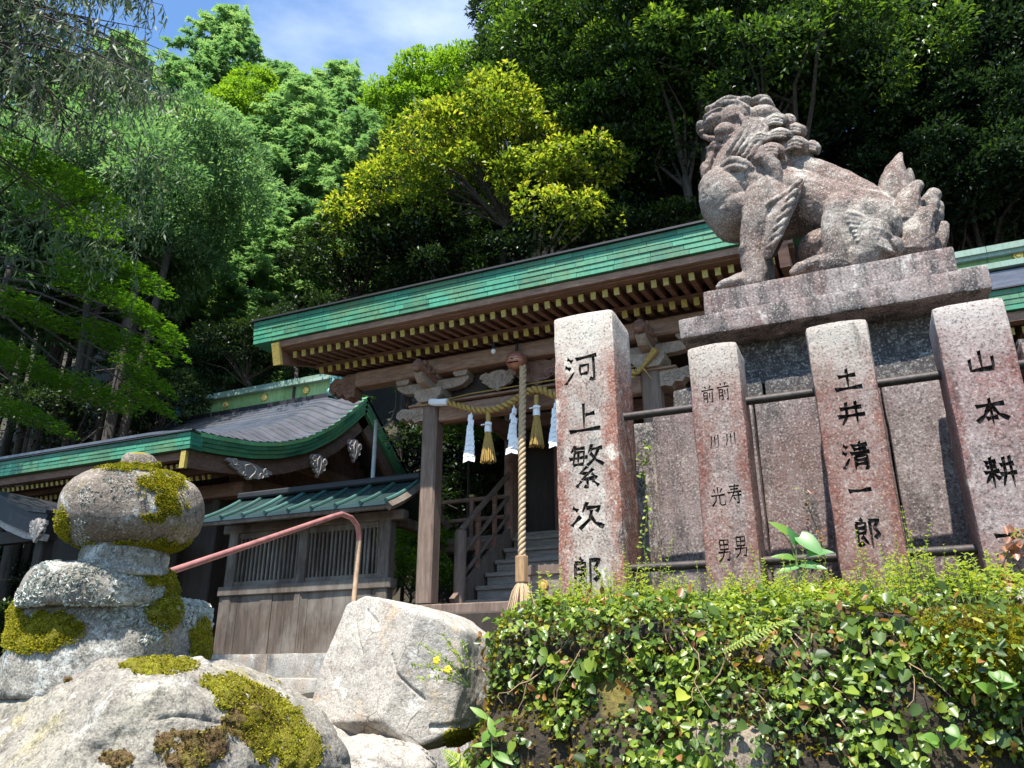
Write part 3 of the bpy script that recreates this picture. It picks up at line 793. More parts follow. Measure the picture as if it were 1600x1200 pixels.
# platform, stairs, body
m = MB(); m.b2((-5.12, 7.85, 1.6), (-.7, 14.2, 2.19), .02); obj('plank_platform', m, MAT['wood_dark'], shrine)
m = MB(); m.b2((-5.0, 8.02, 2.192), (-1.75, 8.39, 2.30), .01); obj('ground_sill', m, MAT['wood_post'], shrine)
for i in range(6):
    y = 8.72 + i * .28; z = 2.40 + i * .195
    m = MB(); m.b2((-4.55, y, z - .055), (-2.15, y + .33, z), .008); obj('stair_tread', m, MAT['wood_step'], shrine)
    m = MB(); m.b2((-4.53, y + .03, z - .19), (-2.17, y + .05, z - .055)); obj('stair_riser', m, MAT['wood_step'], shrine)
for x in (-4.62, -2.08):
    m = MB(); m.bar((x, 8.6, 2.30), (x, 10.25, 3.42), .07, .26); obj('stair_stringer', m, MAT['wood_post'], shrine)
    m = MB(); m.lathe([(.075, 0), (.078, .3), (.075, .93), (.06, .95)], (x, 8.72, 2.3), 16); obj('newel_post', m, MAT['wood_post'], shrine, smooth=40)
    m = MB(); m.lathe([(.06, 0), (.06, 1.0), (.075, 1.04), (.05, 1.1), (.06, 1.16), (.02, 1.22)], (x, 10.2, 3.3), 14); obj('upper_newel', m, MAT['wood_red'], shrine, smooth=40)
    for dz, w in ((.88, .055), (.55, .04), (.28, .035)):
        m = MB(); m.tube([(x, 8.72, 2.42 + dz - .05), (x, 10.2, 3.44 + dz)], w * .7, 8); obj('stair_rail', m, MAT['wood_post'], shrine, smooth=40)
    for y in (9.2, 9.7):
        m = MB(); m.box((x, y, 2.9 + (y - 8.7) * .68), (.05, .05, .8)); obj('rail_post', m, MAT['wood_red'], shrine)
m = MB(); m.b2((-5.9, 10.3, 3.38), (-.8, 11.2, 3.46)); obj('veranda_floor', m, MAT['wood_step'], shrine)
m = MB(); m.b2((-6.0, 10.28, 3.26), (-.7, 10.4, 3.375)); obj('veranda_edge', m, MAT['wood_red'], shrine)
for x0, x1 in ((-5.95, -4.66), (-2.04, -.75)):
    for z in (3.72, 4.02):
        m = MB(); m.tube([(x0, 10.36, z), (x1, 10.36, z)], .035, 8); obj('veranda_rail', m, MAT['wood_red'], shrine, smooth=40)
    for x in (x0 + .1, (x0 + x1) / 2, x1 - .05):
        m = MB(); m.box((x, 10.36, 3.76), (.06, .06, .6)); obj('rail_post', m, MAT['wood_red'], shrine)
        m = MB(); m.box((x, 10.36, 4.075), (.075, .075, .03)); obj('gilt_end', m, MAT['gilt'], shrine)
for x in (-5.7, -4.4, -2.4, -1.1):
    m = MB(); m.box((x, 10.6, 2.72), (.16, .16, 1.08)); obj('veranda_post', m, MAT['wood_dark'], shrine)
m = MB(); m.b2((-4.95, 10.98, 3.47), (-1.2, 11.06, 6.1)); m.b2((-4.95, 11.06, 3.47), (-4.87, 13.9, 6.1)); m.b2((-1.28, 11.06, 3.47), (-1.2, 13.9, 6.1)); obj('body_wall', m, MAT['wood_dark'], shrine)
for x in (-4.93, -4.1, -2.6, -1.75, -1.2):
    m = MB(); m.lathe([(.11, 0), (.11, 2.6)], (x, 10.95, 3.47), 14); obj('body_column', m, MAT['wood_red'], shrine, smooth=40)
x = -4.05
while x < -2.65:
    m = MB(); m.b2((x + .01, 10.93, 3.6), (x + .33, 10.978, 5.2), .01); obj('door_panel', m, MAT['wood_dark'], shrine)
    m = MB(); m.b2((x + .06, 10.905, 4.42), (x + .28, 10.928, 4.50)); obj('gilt_fitting', m, MAT['gilt'], shrine); x += .35
m = MB(); m.b2((-5.0, 10.86, 5.2), (-1.1, 11.0, 5.42), .01); obj('lintel_beam', m, MAT['wood_red'], shrine)

# ------------------------------------------------------------------ offering box
q0 = at(824, 883, Y=8.5); box = thing('offering_box', 'low wooden offering box with gold crest below the bell rope', 'box', (-2.85, 8.55, 2.2))
m = MB(); m.b2((q0.x, 8.45, 2.30), (-2.2, 8.69, 2.70), .01); obj('box_body', m, MAT['wood_step'], box)
for x in (q0.x + .03, q0.x + .45, -2.25):
    m = MB(); m.b2((x - .035, 8.43, 2.30), (x + .035, 8.448, 2.62)); obj('box_strip', m, MAT['wood_post'], box)
m = MB(); m.b2((q0.x - .03, 8.42, 2.62), (-2.17, 8.448, 2.72)); obj('box_strip', m, MAT['wood_post'], box)
crest(box, (q0.x + .22, 8.445, 2.5), .06)
for x in np.arange(q0.x + .05, -2.22, .09):
    m = MB(); m.b2((x, 8.44, 2.705), (x + .03, 8.69, 2.73)); obj('grille_slat', m, MAT['wood_step'], box)

# ------------------------------------------------------------------ bell, bell rope, lamp bulb
bell = thing('shrine_bell', 'round copper bell hanging under the beam beside the bell rope', 'bell', (-3.50, 7.98, 5.07))
MAT['bell'] = m_plain('reddish_copper_bell', (.42, .19, .13), .42, .5, .3, 14)
m = MB(); m.ellip((-3.53, 7.98, 5.075), (.128, .128, .122), None, 22, 14); obj('bell_body', m, MAT['bell'], bell, smooth=60)
m = MB(); m.lathe([(.129, -.012), (.135, -.006), (.135, .006), (.129, .012)], (-3.53, 7.98, 5.075), 24); obj('bell_band', m, MAT['bell'], bell, smooth=40)
m = MB(); m.tube([(-3.60, 7.872, 5.02), (-3.53, 7.852, 5.015), (-3.46, 7.872, 5.02)], .008, 6); m.ellip((-3.53, 7.853, 5.06), (.012, .008, .012), None, 8, 5); obj('bell_slit', m, MAT['ink'], bell)
m = MB(); m.tube([(-3.53, 7.98, 5.18), (-3.53, 8.0, 5.3)], .02, 8); obj('bell_hook', m, MAT['iron'], bell, smooth=40)
def twisted(pts, R, r, strands, pitch, n=7, name='', mat=None, parent=None):
    """laid rope: strands wound round a curve"""
    pts = [Vector(p) for p in pts]
    L = [0]
    for a, b in zip(pts, pts[1:]): L.append(L[-1] + (b - a).length)
    N = int(L[-1] / pitch * 10)
    P = []
    for i in range(N + 1):
        s = L[-1] * i / N
        k = max(j for j in range(len(L)) if L[j] <= s + 1e-9); k = min(k, len(pts) - 2)
        P.append((pts[k].lerp(pts[k + 1], (s - L[k]) / (L[k + 1] - L[k])), s))
    for q in range(strands):
        c = []
        for i, (p, s) in enumerate(P):
            d = (P[min(i + 1, N)][0] - P[max(i - 1, 0)][0]).normalized()
            u = d.cross(Vector((0, 1, .01))).normalized() if abs(d.y) < .9 else d.cross(Vector((1, 0, 0))).normalized()
            w = d.cross(u); a = 2 * math.pi * (s / pitch + q / strands)
            Rk = R(s / L[-1]) if callable(R) else R
            c.append(p + (u * math.cos(a) + w * math.sin(a)) * Rk)
        m = MB(); m.tube(c, [(r(s / L[-1]) if callable(r) else r) for _, s in P], n); obj(name, m, mat, parent, smooth=60)
brope = thing('bell_rope', 'thick twisted bell rope hanging beside the stairs with wooden grip and tassel', 'rope', (-3.455, 7.95, 2.25))
twisted([(-3.43, 7.95, 4.98), (-3.445, 7.95, 4.2), (-3.455, 7.95, 2.74)], .022, .024, 3, .19, 7, 'rope_strand', MAT['hemp'], brope)
m = MB(); m.lathe([(.070, 0), (.074, .01), (.074, .275), (.070, .285)], (-3.458, 7.95, 2.475), 8); obj('wooden_grip', m, m_wood('grip_wood', (.30, .17, .08), (.42, .26, .13), (1, 1, .15)), brope)
m = MB()
for i in range(70):
    a = random.random() * 6.283; r0 = .05 * math.sqrt(random.random()); r1 = r0 + .075 * (.5 + r0 / .05) * random.uniform(.7, 1.1)
    x0, y0 = -3.458 + r0 * math.cos(a), 7.95 + r0 * math.sin(a); x1, y1 = -3.458 + r1 * math.cos(a), 7.95 + r1 * math.sin(a)
    m.tube([(x0, y0, 2.475), ((x0 * .5 + x1 * .5), (y0 + y1) / 2, 2.38), (x1, y1, 2.2 + random.uniform(-.02, .02))], [.009, .011, .005], 5)
m.lathe([(.06, 2.40), (.066, 2.43), (.066, 2.455), (.06, 2.475)], (-3.458, 7.95, 0), 12)
obj('rope_tassel', m, MAT['hemp'], brope, smooth=60)
q = at(771, 549, Y=7.9); bulb = thing('lamp_bulb', 'small white bulb under the eave near the bell', 'bulb', (q.x, 7.9, q.z))
m = MB(); m.ellip((q.x, 7.9, q.z), (.03, .03, .034)); obj('glass_bulb', m, m_plain('white_bulb_glass', (.8, .8, .78), .2), bulb, smooth=60)
m = MB(); m.tube([(q.x, 7.9, q.z + .025), (q.x, 7.9, q.z + .075), (q.x, 7.9, q.z + .14)], [.02, .02, .008], 8); obj('bulb_socket', m, MAT['dark_metal'], bulb, smooth=40)

# ------------------------------------------------------------------ sacred straw rope, paper streamers, straw tassels
SY = 8.0
ctl = [at(*q, Y=SY) for q in ((685, 629), (705, 631), (720, 635), (745, 641), (770, 640), (795, 631), (820, 615), (830, 610), (840, 609), (852, 611), (868, 618))] + [Vector((x, SY, z)) for x, z in ((-2.8, 4.52), (-2.55, 4.50), (-2.3, 4.58), (-2.05, 4.72))]
dense = []
for i in range(len(ctl) - 1):
    p0, p1, p2, p3 = ctl[max(i - 1, 0)], ctl[i], ctl[i + 1], ctl[min(i + 2, len(ctl) - 1)]
    for k in range(6):
        t = k / 6
        dense.append(.5 * ((2 * p1) + (p2 - p0) * t + (2 * p0 - 5 * p1 + 4 * p2 - p3) * t * t + (3 * p1 - p0 - 3 * p2 + p3) * t ** 3))
dense.append(ctl[-1])
srope = thing('straw_rope', 'twisted golden straw rope slung between the porch columns', 'rope', dense[0])
twisted(dense, lambda t: .018 + .009 * math.sin(math.pi * t), lambda t: .018 + .008 * math.sin(math.pi * t), 2, .14, 7, 'rope_strand', MAT['straw'], srope)
m = MB(); m.tube([at(674, 628, Y=8.06), at(684, 629, Y=SY - .02), at(699, 628, Y=SY - .02)], .045, 8); obj('white_wrap', m, MAT['white'], srope, smooth=40)
m = MB(); m.tube([(-2.07, SY, 4.70), (-2.0, SY, 4.76), (-1.9, SY - .02, 4.86), (-1.84, SY - .02, 4.93)], [.03, .02, .035, .045], 7); m.tube([(-2.1, SY, 4.72), (-2.2, SY - .02, 4.66)], [.03, .03], 6); m.tube([(-2.0, SY, 4.74), (-1.9, SY - .03, 4.58)], [.01, .004], 5)
obj('rope_knot', m, MAT['straw'], srope, smooth=50)
m = MB(); m.tube([(-4.88, 8.06, 4.72), (-4.2, 8.06, 4.78), (-2.0, 8.06, 4.80)], .008, 6)
tag(obj('bamboo_cane', m, MAT['straw'], smooth=60), 'thin straight bamboo cane tied along the tie beam above the straw rope', 'cane')
def streamer(px, py0, py1, label):
    a, b = at(px, py0, Y=SY), at(px, py1, Y=SY)
    s = thing('paper_streamer', label, 'streamer', (a.x, SY, b.z), 'white paper streamers on the straw rope')
    H = a.z - b.z; N = 9
    m = MB(); m.tube([(a.x, SY, a.z), (a.x, SY, a.z - .1)], .008, 5); obj('paper_stem', m, MAT['white'], s)
    for i in range(N):
        t = (i + .5) / N; z = a.z - .06 - (H - .06) * i / N; w = .02 + .05 * t; dx = random.uniform(-.012, .012)
        for k, off in ((-1, .0), (1, .012)):
            m = MB(); sk = .012 * k
            x0 = a.x + dx + (-w if k < 0 else -w * .12); x1 = a.x + dx + (w * .12 if k < 0 else w)
            z1 = z - (H - .06) / N * 1.25
            yb = SY - .02 - .03 * t
            m.add([(x0, yb + off, z + sk), (x1, yb + off + .02, z - sk), (x1 + .004, yb + off - .004, z1 - sk + random.uniform(-.006, .006)), (x0 - .004, yb + off - .008, z1 + sk),
                   (x0, yb + off + .004, z + sk), (x1, yb + off + .024, z - sk), (x1 + .004, yb + off - .0, z1 - sk), (x0 - .004, yb + off - .004, z1 + sk)],
                  [(0, 1, 2, 3), (7, 6, 5, 4), (0, 4, 5, 1), (1, 5, 6, 2), (2, 6, 7, 3), (3, 7, 4, 0)])
            obj('paper_fold', m, MAT['white'], s)
streamer(737, 640, 720, 'folded white paper streamer nearest the left porch column')
streamer(803, 630, 708, 'folded white paper streamer hanging just beside the bell rope')
streamer(868, 622, 698, 'folded white paper streamer half hidden by the tall inscribed stone post')
def tassel(px, py0, py1, label):
    a, b = at(px, py0, Y=SY), at(px, py1, Y=SY)
    s = thing('straw_tassel', label, 'tassel', (a.x, SY, b.z), 'straw tassels on the straw rope')
    H = a.z - b.z
    m = MB()
    for i in range(60):
        g = random.random() * 6.283; r0 = .028 * math.sqrt(random.random()); k = r0 / .028
        r1 = .10 * k * random.uniform(.85, 1.1)
        m.tube([(a.x + r0 * math.cos(g), SY + r0 * math.sin(g), a.z - H * .4), (a.x + (r0 * .5 + r1 * .5) * math.cos(g), SY + (r0 * .5 + r1 * .5) * math.sin(g), a.z - H * .7), (a.x + r1 * math.cos(g), SY + r1 * math.sin(g), b.z + random.uniform(-.01, .015))], [.008, .009, .006], 4)
    obj('straw_skirt', m, MAT['straw'], s, smooth=60)
    m = MB(); m.tube([(a.x, SY, a.z), (a.x, SY, a.z - H * .2)], .03, 8); obj('straw_loop', m, MAT['straw'], s, smooth=50)
    m = MB(); m.lathe([(.042, 0), (.044, .02), (.04, H * .2)], (a.x, SY, a.z - H * .41), 10); m.tube([(a.x - .07, SY - .05, a.z - H * .27), (a.x + .07, SY - .05, a.z - H * .26)], .008, 5); obj('paper_band', m, MAT['white'], s, smooth=40)
tassel(763, 644, 722, 'golden straw tassel with paper band between the two paper streamers')
tassel(838, 618, 697, 'golden straw tassel with paper band between bell rope and stone post')

# ================================================================== second shrine roof at the right edge
side = thing('side_shrine', 'green roofed shrine building partly hidden behind the guardian lion pedestal', 'building', (4.0, 12.5, 2.2))
z0 = at(1572, 484, Y=10.5).z; z1 = at(1572, 449, Y=10.5).z
RA, RB = 0.85, 8.0
eave_tiles(side, RA, RB, 10.5, z0, z1 - .02, 4, .42, MAT['copper'], .3)
m = MB(); m.b2((RA - .03, 10.47, z1 - .018), (RB, 10.7, z1)); obj('eave_edge', m, MAT['dark_metal'], side)
zr = at(1575, 421, Y=12.6).z
NCR = 16
for k in range(NCR):
    t0, t1 = k / NCR, (k + 1) / NCR
    ya, yb = 10.5 + 2.1 * t0, 10.5 + 2.1 * t1; za, zb = z1 + (zr - z1) * t0 ** 1.15, z1 + (zr - z1) * t1 ** 1.15
    m = MB(); m.add([(RA, ya, za - .02), (RB, ya, za - .02), (RB, ya, za + .02), (RA, ya, za + .02), (RA, yb + .02, zb), (RB, yb + .02, zb), (RB, yb + .02, zb - .04), (RA, yb + .02, zb - .04)],
                    [(0, 1, 2, 3), (3, 2, 5, 4), (4, 5, 6, 7), (7, 6, 1, 0), (0, 3, 4, 7), (1, 6, 5, 2)]); obj('roof_course', m, MAT['copper_roof'], side)
m = MB(); m.add([(RA, 12.6, zr), (RB, 12.6, zr), (RB, 15, z1), (RA, 15, z1), (RA, 12.6, zr - .1), (RB, 12.6, zr - .1), (RB, 15, z1 - .1), (RA, 15, z1 - .1)], [(0, 1, 2, 3), (7, 6, 5, 4), (0, 4, 5, 1), (1, 5, 6, 2), (2, 6, 7, 3), (3, 7, 4, 0)]); obj('rear_roof', m, MAT['copper_roof'], side)
m = MB(); m.b2((RA + .2, 12.42, zr - .02), (RB, 12.9, zr + .07)); obj('ridge_foot', m, MAT['copper_cap'], side)
zc = at(1545, 392, Y=12.45).z
x = RA + .2
while x < RB:
    m = MB(); m.b2((x + .004, 12.49, zr + .07), (min(x + .6, RB) - .004, 12.83, zc - .12)); obj('ridge_panel', m, MAT['copper_lime'], side)
    m = MB(); m.b2((x + .004, 12.40, zc - .12), (min(x + .6, RB) - .004, 12.92, zc - .06)); obj('ridge_cap', m, MAT['copper_cap'], side)
    m = MB(); m.b2((x + .004, 12.36, zc - .06), (min(x + .6, RB) - .004, 12.96, zc + .04)); obj('ridge_cap', m, MAT['copper_cap'], side); x += .6
q = at(1591, 400, Y=12.48); crest(side, (q.x, 12.485, q.z), .075)
crest(side, (q.x + 1.1, 12.485, q.z), .075)
m = MB(); m.b2((RA + .1, 10.58, z0 - .13), (RB, 10.75, z0 - .01)); obj('eave_board', m, MAT['wood_beam'], side)
rafters(side, RA + .3, 4.2, .145, 10.75, z0 - .2, 11.6, z0 - .02, .06, .085, MAT['wood_red'], MAT['gilt'])
rafters(side, RA + .3, 4.2, .145, 11.15, z0 - .28, 12.2, z0 + .0, .06, .085, MAT['wood_red'], MAT['gilt'])
m = MB(); m.b2((RA + .1, 10.8, z0 + .03), (RB, 12.6, z0 + .1)); obj('soffit', m, MAT['wood_red'], side)
m = MB(); m.b2((RA + .5, 11.9, 2.1), (RB, 12.1, z0 - .1)); obj('wall', m, MAT['wood_dark'], side)
m = MB(); m.b2((RA + .3, 11.35, z0 - .62), (RB, 11.6, z0 - .36), .01); obj('purlin', m, MAT['wood_red'], side)
for x in (RA + .8, RA + 2.6, RA + 4.4):
    m = MB(); m.box((x, 11.48, (2.1 + z0 - .62) / 2), (.22, .22, z0 - .62 - 2.1), None, .02); obj('column', m, MAT['wood_post'], side)
# ================================================================== inscribed stone fence posts
GLY = {
 '河': '12,14 26,24;6,38 21,46;6,90 15,78 30,56;36,18 94,13;46,40 47,68;46,40 70,38 69,66;48,65 68,63;84,15 86,88 73,80',
 '上': '48,10 48,84;50,44 80,40;6,88 95,85',
 '繁': '22,3 9,19;18,10 48,9;20,18 15,46;20,18 45,17 43,47;5,32 55,30;15,46 43,45;30,19 28,45;67,3 56,23;62,14 95,12;84,14 72,36 53,50;62,22 76,38 97,50;52,52 33,65 56,68;68,58 36,80 72,78;64,68 78,79;52,78 52,99 43,94;36,83 22,96;66,83 82,96',
 '次': '10,22 25,34;6,84 15,72 32,52;52,6 37,40;48,26 90,23 78,42;64,34 58,64 28,96;62,56 74,78 98,93',
 '郎': '30,4 38,14;16,18 15,90 34,80;16,18 46,17 45,50;17,34 44,33;17,50 45,49;30,60 50,86;60,12 89,10 74,36 89,54 72,67;61,12 61,98',
 '前': '30,4 39,18;72,2 60,18;6,26 95,23;20,38 17,94;20,38 46,37 46,92 38,87;21,54 45,53;21,70 45,69;62,42 62,72;83,36 84,94 73,87',
 '川': '20,12 18,60 6,92;50,16 50,80;82,8 82,94',
 '光': '50,4 50,42;24,14 34,33;78,12 64,33;6,46 94,43;38,48 34,72 8,96;60,48 60,84 70,93 95,91 95,74',
 '寿': '18,12 82,10;24,26 76,24;6,42 95,39;54,2 46,42 10,90;34,58 94,55;74,44 75,96 61,89;44,66 56,81',
 '男': '22,6 22,46;22,6 78,5 77,46;22,26 77,25;50,6 50,46;22,46 77,45;10,60 85,57 78,96 64,89;50,48 40,78 12,99',
 '土': '20,36 80,33;50,6 50,86;4,88 97,85',
 '井': '14,32 88,29;4,62 97,59;36,8 34,62 16,96;68,6 68,98',
 '清': '10,12 23,22;4,36 18,44;4,92 12,80 26,56;38,16 93,13;43,28 88,26;32,42 98,39;66,2 66,42;46,52 43,98;46,52 86,51 86,96 76,92;47,66 85,65;47,79 85,78',
 '一': '6,52 50,54 95,46',
 '山': '50,8 50,84;14,40 14,87 88,84;88,36 88,92',
 '本': '8,28 93,25;50,4 50,98;48,30 30,60 4,82;52,30 70,60 98,80;33,73 67,71',
 '耕': '10,20 44,17;12,34 42,32;4,50 49,47;27,4 27,98;26,52 4,82;28,54 48,72;54,30 95,27;50,58 99,55;66,6 65,58 53,95;84,4 84,98',
}
def glyph(ch, x, z, w, h, y, bw, slant=0.0):
    """brush character: every stroke a tapered, slightly proud bar of black paint on the face at y"""
    m = MB()
    for si, s in enumerate(GLY[ch].split(';')):
        pts = [tuple(map(float, q.split(','))) for q in s.split()]
        P = [Vector((x + (a / 100 - .5) * w + (.5 - b / 100) * h * slant, 0, z + (.5 - b / 100) * h)) for a, b in pts]
        D = [P[0]]
        for a, b in zip(P, P[1:]):
            for k in range(1, 5): D.append(a.lerp(b, k / 4))
        n = len(D); L = []; R = []
        for i, p in enumerate(D):
            d = (D[min(i + 1, n - 1)] - D[max(i - 1, 0)]).normalized(); q = Vector((-d.z, 0, d.x))
            t = i / (n - 1)
            hz = abs(d.x)
            wd = bw * (1 - .012 * max(0, len(GLY[ch].split(';')) - 6)) * (.55 + .34 * hz) * (1.15 - .5 * math.sin(math.pi * min(1, t * 1.25)) if hz > .6 else 1.2 - .55 * t)
            wd *= .9 + .25 * mnoise.noise(p * 60)
            if i == n - 1 and hz < .6: wd *= .45
            L.append(p + q * wd / 2); R.append(p - q * wd / 2)
        L[0] -= (D[1] - D[0]).normalized() * bw * .18; R[0] += (D[1] - D[0]).normalized() * bw * .05
        vs = [(p.x, y - .0014 - si * .00012, p.z) for p in L + R] + [(p.x, y + .004, p.z) for p in L + R]
        fs = [(i, i + 1, n + i + 1, n + i) for i in range(n - 1)]
        N2 = 2 * n
        fs += [(i, N2 + i, N2 + i + 1, i + 1) for i in range(n - 1)] + [(n + i, n + i + 1, N2 + n + i + 1, N2 + n + i) for i in range(n - 1)]
        fs += [(0, n, N2 + n, N2), (n - 1, N2 + n - 1, N2 + 2 * n - 1, 2 * n - 1)]
        m.add(vs, fs)
    return m
FY = 2.90
post_red = m_granite('red_stained_post_granite', (.38, .33, .29), red=(.23, .085, .055), red_amt=.35, dark_amt=.5, pale=(.62, .58, .50), pale_amt=.6, zpale=(2.80, 3.0), spk=190, stain=4.2, seed=1.3, edge=.13)
post_red2 = m_granite('pink_post_granite', (.29, .24, .22), red=(.17, .068, .05), red_amt=.6, dark_amt=.55, pale=(.50, .47, .41), pale_amt=.3, zpale=(2.62, 2.80), spk=200, stain=3.6, seed=5.1, edge=.10)
post_red3 = m_granite('mauve_post_granite', (.30, .25, .24), red=(.17, .07, .06), red_amt=.6, dark_amt=.55, pale=(.52, .49, .45), pale_amt=.35, zpale=(2.64, 2.82), spk=200, stain=3.0, seed=9.4, edge=.11)
CUT = .0075                                   # depth of the carving
def glyph_cut(gm, yf):
    vs = [(x, (yf - .02 if y < yf + CUT - .0001 else yf + CUT + .0012), z) for x, y, z in gm.v]
    return vs, gm.f
from mathutils.bvhtree import BVHTree
def cut_ok(me, base, gm, yf):
    """does every stroke really lie open, and is the face round it still there?"""
    bm = bmesh.new(); bm.from_mesh(me); t = BVHTree.FromBMesh(bm); bm.free()
    xs = [v[0] for v in gm.v]; zs = [v[2] for v in gm.v]; good = n_ = 0
    for f in gm.f:
        if all(gm.v[i][1] < yf + CUT - .0001 for i in f):
            c_ = sum((Vector(gm.v[i]) for i in f), Vector()) / len(f); h = t.ray_cast(Vector((c_.x, yf - .1, c_.z)) - base, Vector((0, 1, 0)))[0]
            n_ += 1; good += h is not None and h.y + base.y > yf + CUT - .0025
    for x, z in ((min(xs), min(zs)), (max(xs), min(zs)), (min(xs), max(zs)), (max(xs), max(zs))):
        h = t.ray_cast(Vector((x + (.006 if x == max(xs) else -.006), yf - .1, z + (.006 if z == max(zs) else -.006))) - base, Vector((0, 1, 0)))[0]
        if h is None or h.y + base.y > yf + .012: return False
    return n_ and good / n_ > .9
def engrave(o, gm, yf):
    """cut one character into the shaft; False if the cut did not come out clean"""
    base = wloc(o)
    for k_ in range(4):
        cut = MB(); vs, fs = glyph_cut(gm, yf); cut.add([(x + .0002 * k_, y - .0003 * k_, z + .00015 * k_) for x, y, z in vs], fs)
        k = bpy.data.objects.new('cutter', cut.mesh('cutter', base)); C.objects.link(k); k.location = base
        md = o.modifiers.new('engrave', 'BOOLEAN'); md.operation = 'DIFFERENCE'; md.object = k; md.solver = 'EXACT'; md.use_self = True
        bpy.context.view_layer.update()
        ev = bpy.data.meshes.new_from_object(o.evaluated_get(bpy.context.evaluated_depsgraph_get()))
        o.modifiers.clear(); bpy.data.objects.remove(k)
        if len(ev.polygons) > len(o.data.polygons) * .9 and cut_ok(ev, base, gm, yf):
            o.data = ev; return True
    return False
def post(label, x0, x1, zt, zb, mat, rows, bw, seed, depth=None, yf=FY, tilt=0.0):
    d = depth or (x1 - x0); cx = (x0 + x1) / 2
    o = thing('stone_post', label, 'post', (cx, yf + d / 2, zb), 'stone fence posts below the guardian lion')
    m = rough_block((x0, yf, zb), (x1, yf + d, zt), .018, 26, .0030, 12, seed)
    # pillow the head a little, like a hand-dressed top
    m.v = [(x, y, z - (.005 * (abs(x - cx) / (d / 2)) ** 2 if z > zt - .02 else 0)) for x, y, z in m.v]
    shaft = obj('shaft', m, mat, o, smooth=35)
    for ch, px, py, wpx, hpx in rows:
        p = at(px, py, Y=yf); a = at(px - wpx / 2, py, Y=yf); b = at(px + wpx / 2, py, Y=yf); c = at(px, py - hpx / 2, Y=yf); e = at(px, py + hpx / 2, Y=yf)
        gm = glyph(ch, p.x, p.z, b.x - a.x, c.z - e.z, yf + CUT, bw, 0.0)
        ink = obj('carved_character', gm, MAT['ink'], o)
        if not engrave(shaft, gm, yf): ink.location.y -= CUT + .0024; print('not cut:', ch)
    if rows: shaft.data.polygons.foreach_set('use_smooth', [True] * len(shaft.data.polygons)); shaft.data.set_sharp_from_angle(angle=math.radians(30))
    if tilt: o.rotation_euler = (0, tilt, 0)
    return o
post('tall pale stone post with five large black characters, nearest the bell rope', -1.108, -.842, 2.972, 1.42, post_red,
     [('河', 908, 577, 56, 52), ('上', 913, 652, 54, 54), ('繁', 916, 728, 58, 70), ('次', 917, 805, 54, 46), ('郎', 917, 898, 52, 58)], .022, .3)
post('pinkish stone post carved with two narrow columns of small characters', -.545, -.352, 2.735, 1.42, post_red2,
     [('前', 1106, 617, 21, 29), ('前', 1130, 612, 21, 30), ('川', 1117, 690, 17, 24), ('川', 1142, 686, 19, 24), ('光', 1122, 776, 24, 32), ('寿', 1148, 772, 24, 32), ('男', 1132, 860, 24, 36), ('男', 1158, 854, 24, 34)], .0085, 1.7)
post('red streaked stone post with five characters under the middle of the pedestal', -.100, .112, 2.742, 1.42, post_red2,
     [('土', 1324, 593, 46, 38), ('井', 1330, 645, 46, 40), ('清', 1338, 712, 46, 46), ('一', 1344, 766, 40, 18), ('郎', 1356, 833, 48, 50)], .019, 3.2)
post('mauve stone post with three large characters beneath the right end of the pedestal', .322, .545, 2.737, 1.42, post_red3,
     [('山', 1532, 564, 50, 38), ('本', 1549, 643, 54, 46), ('耕', 1563, 737, 54, 52), ('一', 1574, 836, 44, 16)], .020, 4.6)
post('stone post just behind the mauve one at the picture edge, mostly hidden', .575, .775, 2.60, 1.42, post_red3, [], .01, 7.7, yf=2.99)
post('dark mossy stone post standing behind the tall pale post', -.985, -.80, 2.62, 1.42, m_granite('black_streaked_granite', (.34, .31, .28), red=(.25, .11, .06), red_amt=.4, dark_amt=1.1, pale_amt=.6, stain=5), [], .01, 8.9, yf=3.42)
post('short orange stained stone post between the dark post and the pedestal', -.985, -.80, 2.41, 1.42, m_granite('orange_lichen_granite', (.40, .33, .28), red=(.45, .16, .04), red_amt=.75, dark_amt=.3, pale_amt=.5, stain=5), [], .01, 9.9, yf=3.95)
# two round iron rails through the posts
for z, lab in ((2.513, 'upper dark iron rail running through the inscribed stone posts'), (1.901, 'lower dark iron rail running through the posts above the ground cover')):
    m = MB(); pts = [(-.86, FY + .10, z)] + [(x, FY + .10 + random.uniform(-.003, .003), z + random.uniform(-.003, .003)) for x in np.arange(-.6, 2.6, .3)]
    m.tube(pts, .0165, 12)
    tag(obj('iron_rail', m, MAT['iron'], smooth=50), lab, 'rail', 'iron rails of the stone fence')
# the fence goes on beyond the picture edge
# ================================================================== pedestal of the guardian lion
ped = thing('stone_pedestal', 'big stained granite pedestal carrying the guardian lion behind the posts', 'pedestal', (-.05, 3.6, 1.5))
gr_slab = m_granite('dark_flecked_slab_granite', (.28, .24, .225), red=(.16, .09, .08), red_amt=.4, dark_amt=1.0, pale_amt=.4, stain=4.0, spk=180, seed=2.2)
gr_neck = m_granite('black_streaked_neck_granite', (.22, .205, .185), red=(.2, .14, .1), red_amt=.2, dark_amt=1.7, pale_amt=.6, stain=5, spk=170, seed=4)
gr_panel = m_granite('mauve_panel_granite', (.25, .21, .205), red=(.145, .08, .072), red_amt=.7, dark_amt=.8, pale_amt=.35, stain=2.6, spk=190, seed=6.6)
obj('top_slab', rough_block((-.63, 3.20, 2.905), (.575, 4.05, 3.004), .012, 26, .004, 10, 1), gr_slab, ped, smooth=35)
obj('neck_block', rough_block((-.42, 3.37, 2.70), (.40, 3.85, 2.908), .012, 22, .005, 9, 2), gr_neck, ped, smooth=35)
obj('neck_block', rough_block((.42, 3.37, 2.70), (.5, 3.85, 2.908), .012, 22, .005, 9, 2.5), gr_neck, ped, smooth=35)
